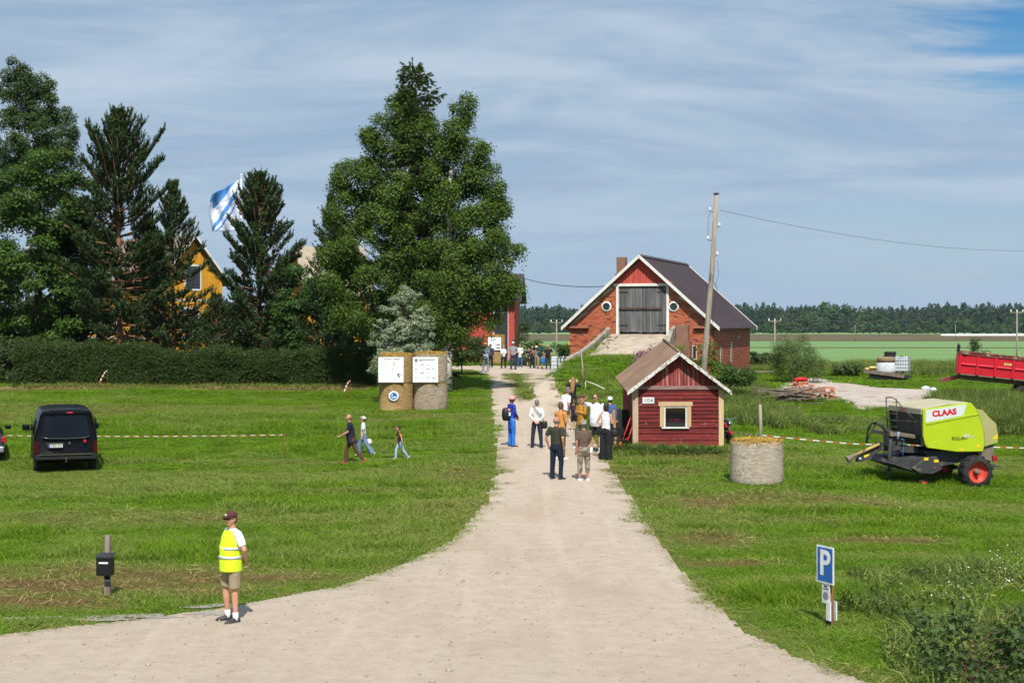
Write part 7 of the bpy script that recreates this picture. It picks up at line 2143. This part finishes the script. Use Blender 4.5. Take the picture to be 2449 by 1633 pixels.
sf = fo.modifiers.new('thick', 'SOLIDIFY'); sf.thickness = .012
for s_, v0, size in (('OMASTA', .70, .13), ('MAASTA', .565, .13)):
    tm = text_mb(s_, size)
    tm.v = [tuple(fpt(.48 + x * 1.35, v0 + z * .62 + (.10 * x), -.02)) for x, y, z in tm.v]
    tm.build('lettering', mat('flag_letter', (.40, .50, .66), None, 4, .8), flag)

# ------------------------------------------------------------------ mailbox, signs, tape
mg = ground(257, 1430)
mx_ = thing('mailbox', 'black mailbox on a weathered wooden post at the road verge', 'mailbox', mg, R(-3))
MB().bb((-.05, -.02, -.1), (.05, .05, 1.10)).build('post', M_OLDWOOD, mx_, bevel=.006)
bx_ = MB().bb((-.135, -.20, .42), (.135, -.022, .74)).build('box', mat('black_mailbox', (.012, .013, .016), None, 5, .4), mx_, bevel=.012)
MB().prism([(-.145, -.215, .735), (.145, -.215, .735), (.145, -.01, .785), (-.145, -.01, .785)], [(-.14, -.21, .765), (.14, -.21, .765), (.14, -.012, .805), (-.14, -.012, .805)]).build('lid', mat('mailbox_lid', (.03, .034, .042), None, 5, .4), bx_)
MB().bb((-.085, -.206, .635), (.08, -.2005, .665)).build('name_plate', M_PLATE, bx_)
MB().bb((-.052, -.024, .30), (.052, .052, .325)).build('clamp', M_CAGE, mx_)
MB().bb((-.05, -.026, .33), (.05, -.0205, .42)).build('bracket', M_BLACKPL, mx_)
sg = ground(1988, 1498)
ps = thing('parking_sign', 'blue parking sign on a short brown post in the right verge', 'sign', sg, 0)
MB().bb((-.035, -.03, -.1), (.035, .03, 1.20)).build('post', mat('brown_post', (.24, .115, .05), (.18, .085, .04), 4, .8, stretch=(4, 4, .4)), ps, bevel=.005)
rot = Matrix.Rotation(R(-64), 4, 'Z')
def srot(m):
    m.v = [tuple(rot @ Vector(p)) for p in m.v]
    return m
pn = srot(MB().bb((-.28, -.07, .68), (.14, -.055, 1.27))).build('panel', M_PORC, ps)
srot(MB().bb((-.255, -.073, .705), (.115, -.0705, 1.245))).build('blue_field', mat('sign_blue', (.012, .13, .45), None, 6, .35), pn)
srot(text_mb('P', .56, M=Matrix.Translation((-.07, -.076, .985)), bold=.012, xs=.95)).build('letter', M_PORC, pn)
nt_ = srot(MB().bb((-.16, -.06, .36), (.03, -.045, .675))).build('notice', M_PLATE, ps)
srot(MB().lathe([(.001, -.003), (.065, -.003), (.065, 0), (.001, 0)], (-.065, -.06, .48), 'y', 18)).build('emblem', mat('grey_emblem', (.22, .26, .30), None, 14, .6), nt_)
srot(MB().bb((-.13, -.063, .585), (.0, -.0605, .60)).bb((-.11, -.063, .62), (-.02, -.0605, .645))).build('lines', M_INKD, nt_)
for s in (-1, 1):
    srot(MB().bb((-.04 if s < 0 else -.03, s * .06 - .01, .10), (.06, s * .06 + .01, .40))).build('reflector', M_PORC, ps)
srot(MB().bb((-.04, -.07, .0), (.06, -.05, .099))).build('reflector_foot', M_BLACKPL, ps)
M_TRED, M_TWHITE = mat('tape_red', (.52, .10, .04), None, 5, .6), mat('tape_white', (.80, .80, .78), None, 5, .6)
def tape(label, pts, name='barrier_tape', seg=.22, w=.04, sag=.05):
    pts = [Vector(p) for p in pts]
    o = pts[0]
    mb = MB()
    dist, q = 0.0, 0
    for a, b_ in zip(pts, pts[1:]):
        Ls = (b_ - a).length
        n = max(1, int(Ls / seg))
        for i in range(n):
            def P(t, o2):
                p = a.lerp(b_, t) - Vector((0, 0, sag * Ls * .12 * 4 * t * (1 - t) * .5)) - o
                tw = .6 * math.sin(t * Ls * .9)
                return p + Vector((0, .02 * tw, w / 2 * o2)), p + Vector((0, .02 * tw + .003, w / 2 * o2))
            p0, p1, p2, p3 = P(i / n, -1)[0], P((i + 1) / n, -1)[0], P((i + 1) / n, 1)[0], P(i / n, 1)[0]
            y_ = Vector((0, .003, 0))
            mb.prism([p0, p1, p2, p3], [p0 + y_, p1 + y_, p2 + y_, p3 + y_], q % 2)
            q += 1
    return tag(mb.build(name, [M_TWHITE, M_TRED], None, loc=o), label, 'tape')
st1 = ground(680, 1097)
sk_ = tag(MB().tube([(0, 0, -.1), (0, 0, .85)], .012, 6).tube([(0, 0, .82), (-.05, -.02, .80)], .02, 6).build('tape_stake', mat('rusty_stake', (.22, .10, .05), None, 8, .8), None, True, loc=st1), 'rusty stake holding the left barrier tape on the lawn', 'stake')
tape('red and white barrier tape stretched across the left lawn behind the van', [st1 + Vector((0, 0, .80)), ray(240, 1043, st1.y), ray(-40, 1040, st1.y)], seg=.16, w=.019)
for px, py, d, lab, dx in ((257, 893, 73.6, 'stake with a limp tape end in front of the hedge at left', -.36), (838, 924, 70, 'stake with a limp tape end in front of the hedge near the bale tower', -.30)):
    p = on(px, d)
    s_ = thing('tape_stake', lab, 'stake', p)
    MB().tube([(0, 0, -.1), (0, 0, 1.05 if px < 300 else .85)], .012, 6).build('rod', mat('rusty_stake', (.22, .10, .05), None, 8, .8), s_)
    zt = 1.0 if px < 300 else .78
    mb = MB()
    for k in range(8):
        t0_, t1_ = k / 8, (k + 1) / 8
        f_ = lambda t: Vector((dx * t, -.02 - .03 * t, zt - .62 * t ** 1.5))
        a, b_ = f_(t0_), f_(t1_)
        mb.prism([a, a + Vector((-.055, -.01, .02)), b_ + Vector((-.055, -.01, .02)), b_], [a + Vector((0, .006, 0)), a + Vector((-.055, -.004, .02)), b_ + Vector((-.055, -.004, .02)), b_ + Vector((0, .006, 0))], k % 2)
    mb.build('tape_end', [M_TWHITE, M_TRED], s_)
pp = on(1818, 46.5)
tag(MB().tube([(0, 0, -.1), (.02, 0, .9), (.0, 0, 1.62)], [.06, .055, .05], 9).build('fence_post', M_POLE, None, True, loc=pp), 'grey round fence post rising behind the single bale', 'post')
zt = ray(1818, 1040, 46.5)
tape('red and white barrier tape stretched from the shed past the baler', [ray(1757, 1034, 48.6), zt, ray(2040, 1061, 46.0), ray(2300, 1066, 45.6), ray(2500, 1072, 45.4)], seg=.2, w=.030)

# ------------------------------------------------------------------ yard clutter
g_ = on(1925, 67.5)
lp = thing('lumber_pile', 'heap of grey old planks at the corner of the concrete yard', 'lumber', on(1868, 67.5))
for k in range(44):
    a = random.uniform(-.5, .15) + (-.35 if k % 3 == 0 else 0)
    Lp = random.uniform(1.6, 3.4)
    M = Matrix.Rotation(random.uniform(-.25, .12), 3, 'Y') @ Matrix.Rotation(a, 3, 'Z')
    MB().box((random.uniform(-.5, 1.0), random.uniform(-.8, .8), .08 + .045 * (k % 13) + random.uniform(0, .05)), (Lp, random.uniform(.10, .2), .035), M).build('plank', M_OLDWOOD, lp)
bkp = (('stack of salvaged bricks with a red sack on top beside the lumber heap', 1920, 70.5, (8, 4, 9)), ('neat lower stack of salvaged bricks on a pallet beside the concrete yard', 1972, 69.0, (9, 5, 7)))
M_OLDBRICK = brick_mat('salvaged_brick', (.42, .13, .07), (.52, .24, .16), (.60, .50, .43))
bkm = MB().bb((-.125, -.06, 0), (.125, .06, .072)).mesh('brick')
bkm.materials.append(M_OLDBRICK)
for lab, px, d, (nx_, ny_, nz_) in bkp:
    t = thing('brick_pile', lab, 'brick pile', on(px, d), R(random.uniform(-8, 8)), 'salvaged brick stacks')
    MB().bb((-nx_ * .07 - .1, -.4, .0), (nx_ * .07 + .1, .4, .10)).build('pallet', M_OLDWOOD, t)
    for z in range(nz_):
        for i in range(nx_ // 2 - (1 if z > nz_ - 3 and random.random() < .7 else 0)):
            for j in range(2):
                o = put('brick', bkm, t)
                o.location = ((i - nx_ / 4 + .5) * .27 + random.uniform(-.03, .03), -.22 + j * .28 + random.uniform(-.03, .03), .11 + z * .078)
                o.rotation_euler = (0, 0, random.uniform(-.12, .12) + (PI / 2 if random.random() < .2 else 0))
rs = on(1917, 70.4)
tag(MB().ell((0, 0, 0), (.34, .2, .11), 14, 9).box((-.22, .02, -.04), (.3, .25, .12)).build('red_sack', mat('bright_red_plastic', (.62, .012, .02), None, 4, .4, bump=.3), None, True, loc=rs + Vector((0, 0, .92)), rz=.2), 'bright red plastic sack on top of the brick stack', 'sack')
for k, (px, d, w, lab) in enumerate(((1818, 88, 1.9, 'grey planks lying by the rear corner of the brick barn'), (1775, 86.5, .9, 'short concrete block at the rear corner of the brick barn'))):
    t = thing('plank_stack' if k == 0 else 'concrete_block', lab, 'planks' if k == 0 else 'block', on(px, d, .0), R(-6))
    if k == 0:
        for j in range(5):
            MB().bb((-w / 2 + random.uniform(-.1, .1), -.3 + j * .14, .14 + .045 * (j % 2)), (w / 2 + random.uniform(-.1, .1), -.18 + j * .14, .18 + .045 * (j % 2))).build('plank', M_OLDWOOD, t)
        MB().bb((-w / 2, -.3, 0), (-w / 2 + .15, .4, .135)).bb((w / 2 - .15, -.3, 0), (w / 2, .4, .135)).build('bearer', M_OLDWOOD, t)
    else:
        MB().bb((-w / 2, -.3, -.1), (w / 2, .4, .35)).build('block', M_CONC, t, bevel=.03)
tape('red and white tape beyond the rear corner of the brick barn', [ray(1795, 872, 100), ray(1852, 873, 100)], seg=.2, w=.06)
for k, (px, d) in enumerate(((2214, 75), (2232, 74))):
    tag(MB().ell((0, 0, .08), (.28 - .1 * k, .2, .14), 10, 7).build('white_sheet', M_WRAP, None, True, loc=on(px, d), rz=.5), ('crumpled white plastic on the grass by the flatbed trailer', 'white plastic bag in the grass near the red trailer')[k], 'plastic')
tk = thing('water_tank', 'caged white water tank with black hose beside the far visitors', 'tank', on(1318, 86.0), R(-8))
ibc(tk, 1.0, 1.0, 1.05)
MB().tube([(.55, -.03, 1.1), (.42, -.06, 1.05), (.40, -.06, .5), (.44, -.06, .08), (.56, -.06, .03), (.60, -.06, .5), (.58, -.06, 1.0), (.75, .0, 1.12), (.92, -.05, 1.0), (.98, -.06, .75), (.88, -.06, .55), (.76, -.06, .7), (.78, -.05, 1.0), (1.0, 0, 1.1), (1.12, 0, .7), (1.02, 0, .1)], .028, 7).build('hose', M_HOSE, tk, True)
yf = ray(1357, 826, 93)
tag(MB().prism([(-.28, 0, 0), (.22, 0, -.22), (.22, 0, .22)], [(-.28, .05, 0), (.22, .05, -.22), (.22, .05, .22)]).tube([(.2, .03, -.2), (.22, .03, -2.4)], .03, 6).build('yellow_marker', mat('yellow_panel', (.75, .50, .03), None, 5, .5), None, loc=yf), 'yellow pointed marker board at the left barn corner', 'marker')
# things leaning beside the shed
dk = on(1487, 49.2)
pn_ = thing('dark_panels', 'black painted boards leaning beside the left wall of the shed', 'panels', dk, R(4))
for k in range(3):
    MB().box((-.40 + k * .27, .02 * k, .62 - .03 * k), (.255, .03, 1.24), Matrix.Rotation(R(-6), 3, 'X')).build('board', mat('tarred_board', (.022, .022, .024), (.035, .034, .034), 3, .85, stretch=(4, 4, .4)), pn_)
tag(MB().box((0, 0, .62), (.09, .035, 1.30), Matrix.Rotation(R(-3), 3, 'Y')).build('timber_stake', mat('honey_timber', (.40, .25, .10), (.32, .19, .07), 4, .8, stretch=(4, 4, .5)), None, loc=on(1470, 48.3)), 'yellow timber stake standing before the black boards', 'stake')
rl = thing('red_trestle', 'red tubular trestle leaning against the left side of the shed', 'trestle', on(1497, 47.8))
MB().tube([(-.22, 0, 0), (.16, .08, 1.05)], .02, 8).tube([(.02, -.1, .2), (.22, .06, .75)], .02, 8).tube([(-.12, 0, .25), (.1, -.06, .4)], .015, 7).build('frame', mat('bright_red_tube', (.58, .03, .025), None, 5, .4), rl, True)
MB().box((-.18, 0, .12), (.06, .05, .24)).build('orange_foot', mat('orange_plastic', (.75, .17, .03), None, 5, .5), rl)
ch_ = thing('garden_chair', 'black folding chair standing in the grass beside the shed', 'chair', on(1487, 46.9), R(28))
MB().box((0, 0, .40), (.40, .38, .03)).build('seat', M_BLACKPL, ch_, bevel=.012)
MB().box((0, .20, .68), (.40, .03, .26), Matrix.Rotation(R(-10), 3, 'X')).build('backrest', M_BLACKPL, ch_, bevel=.012)
for s in (-1, 1):
    for y0, y1 in ((-.18, .2), (.18, -.2)):
        MB().tube([(s * .19, y0, 0), (s * .19, (y0 + y1) / 2 + .0, .385)], .012, 6).build('leg', M_BLACKPL, ch_)
    MB().tube([(s * .19, .14, .38), (s * .19, .22, .78)], .012, 6).build('back_post', M_BLACKPL, ch_)
g1 = ground(1395, 918)
tag(MB().tube([(0, 0, -.1), (-.03, .0, .7), (-.10, 0, 1.55)], [.04, .035, .03], 8).build('pole', M_POLE, None, True, loc=g1), 'tall thin grey pole planted on the grassy ramp', 'pole')
g2 = ground(1400, 934)
tag(MB().tube([(0, 0, .42), (.40, -.45, .30), (.82, -.95, .10)], [.03, .03, .028], 8).tube([(.02, .0, -.1), (.0, 0, .44)], .02, 7).build('handrail', mat('bleached_pole', (.60, .54, .46), (.48, .42, .35), 4, .85), None, True, loc=g2), 'bleached handrail pole slanting down the ramp bank', 'handrail')

# ------------------------------------------------------------------ plants near the eye
broadleaf('rose_bush', 'dusky pink flowering bush at the right rim of the ramp', on(1556, 66), lobes_at(66, [(1556, 848, 18, 16), (1535, 855, 14, 12), (1580, 858, 14, 12)]), 26, 1800, .28, .045, L_LILAC, BARK, cat='bush', trunk_r=.03, n_limb=14)
broadleaf('leafy_bush', 'yellow green bush at the foot of the leaning pole', on(1690, 64), lobes_at(64, [(1690, 850, 20, 30), (1700, 880, 24, 24), (1680, 885, 16, 22)]), 34, 3000, .3, .05, leaf_mat('yellow_green_leaf', (.06, .12, .015), (.18, .26, .035), .35), BARK, cat='bush', trunk_r=.03, n_limb=14)
broadleaf('leafy_bush', 'dark nettle clump by the right barn wall', on(1745, 66), lobes_at(66, [(1745, 895, 30, 26), (1775, 905, 26, 22), (1718, 890, 16, 24)]), 40, 3600, .3, .05, L_SHRUB, BARK, cat='bush', trunk_r=.03, n_limb=14)
for px, d, w, lab in ((1585, 46.4, .34, 'leafy weed clump under the shed window'), (1640, 46.3, .26, 'low weed clump right of the shed window'), (1690, 46.5, .30, 'weed clump at the right corner of the shed'), (1530, 46.8, .22, 'small weed clump at the left corner of the shed'), (1550, 46.5, .2, 'small weed clump between shed corner and window')):
    p = on(px, d)
    broadleaf('weed_clump', lab, p, [(p.x, p.y, p.z + w * .4, w, w * .6, w * .55), (p.x + w * .5, p.y, p.z + w * .25, w * .6, w * .5, w * .35)], 22, 900, w * .3, .035, L_SHRUB, BARK, cat='weed', trunk_r=.01, n_limb=8, aspect=.7)
broadleaf('aspen_sapling', 'leafy aspen saplings growing in the lower right corner', on(2330, 16.6), lobes_at(16.6, [(2330, 1600, 90, 60), (2235, 1560, 45, 60), (2420, 1540, 45, 90), (2190, 1500, 22, 44), (2300, 1480, 22, 40), (2400, 1620, 80, 40)]), 70, 1500, .18, .040, L_FORE, BARK, cat='sapling', trunk_r=.015, n_limb=46, aspect=.75)
for k in range(9):
    pass
m = 520
qx = rng.uniform(1440, 1560, m)
fl_ = []
for q in range(160):
    x, y = ramp_pt(rng.uniform(-2.0, 3.6), rng.uniform(4.4, 7.0))
    fl_.append((x, y, Tz(x, y) + rng.uniform(.15, .4)))
fl_ = np.array(fl_)
V, F = leaf_quads(fl_, rng.normal(0, .4, (len(fl_), 3)) + np.array([0, -.3, 1]), rng.uniform(.02, .05, len(fl_)), rng.uniform(.02, .04, len(fl_)))
tag(put('meadow_flowers', np_mesh('meadow_flowers', V, F, L_YELLOW), kind='stuff'), 'yellow green flower heads on the crest of the grassy ramp', 'flowers')
fw = []
for cx_, cy_, n in ((2400, 1375, 26), (2420, 1420, 14), (2300, 1420, 8), (2280, 1455, 6), (2180, 1240, 3)):
    for q in range(n):
        p = ground(cx_ + rng.normal(0, 26), cy_ + rng.normal(0, 16))
        fw.append((p.x, p.y, p.z + rng.uniform(.15, .35)))
fw = np.array(fw)
V, F = leaf_quads(fw, rng.normal(0, .4, (len(fw), 3)) + np.array([0, -.5, 1]), rng.uniform(.012, .022, len(fw)), rng.uniform(.012, .02, len(fw)))
tag(put('daisies', np_mesh('daisies', V, F, L_WHITE), kind='stuff'), 'small white wild flowers in the right verge', 'flowers')

# ------------------------------------------------------------------ summer haze over the plain
hb_ = MB().bb((-2300, -40, -7.5), (2300, 4400, 60))
b = NB('thin_summer_haze')
pv = b.n('ShaderNodeVolumePrincipled')
pv.inputs['Color'].default_value = (.62, .76, .92, 1)
pv.inputs['Density'].default_value = .00005
pv.inputs['Anisotropy'].default_value = .0
b.l(pv.outputs[0], b.out.inputs['Volume'])
hz_o = hb_.build('haze', b.m, kind='stuff')
tag(hz_o, 'thin bluish summer haze over the fields and forest', 'haze')
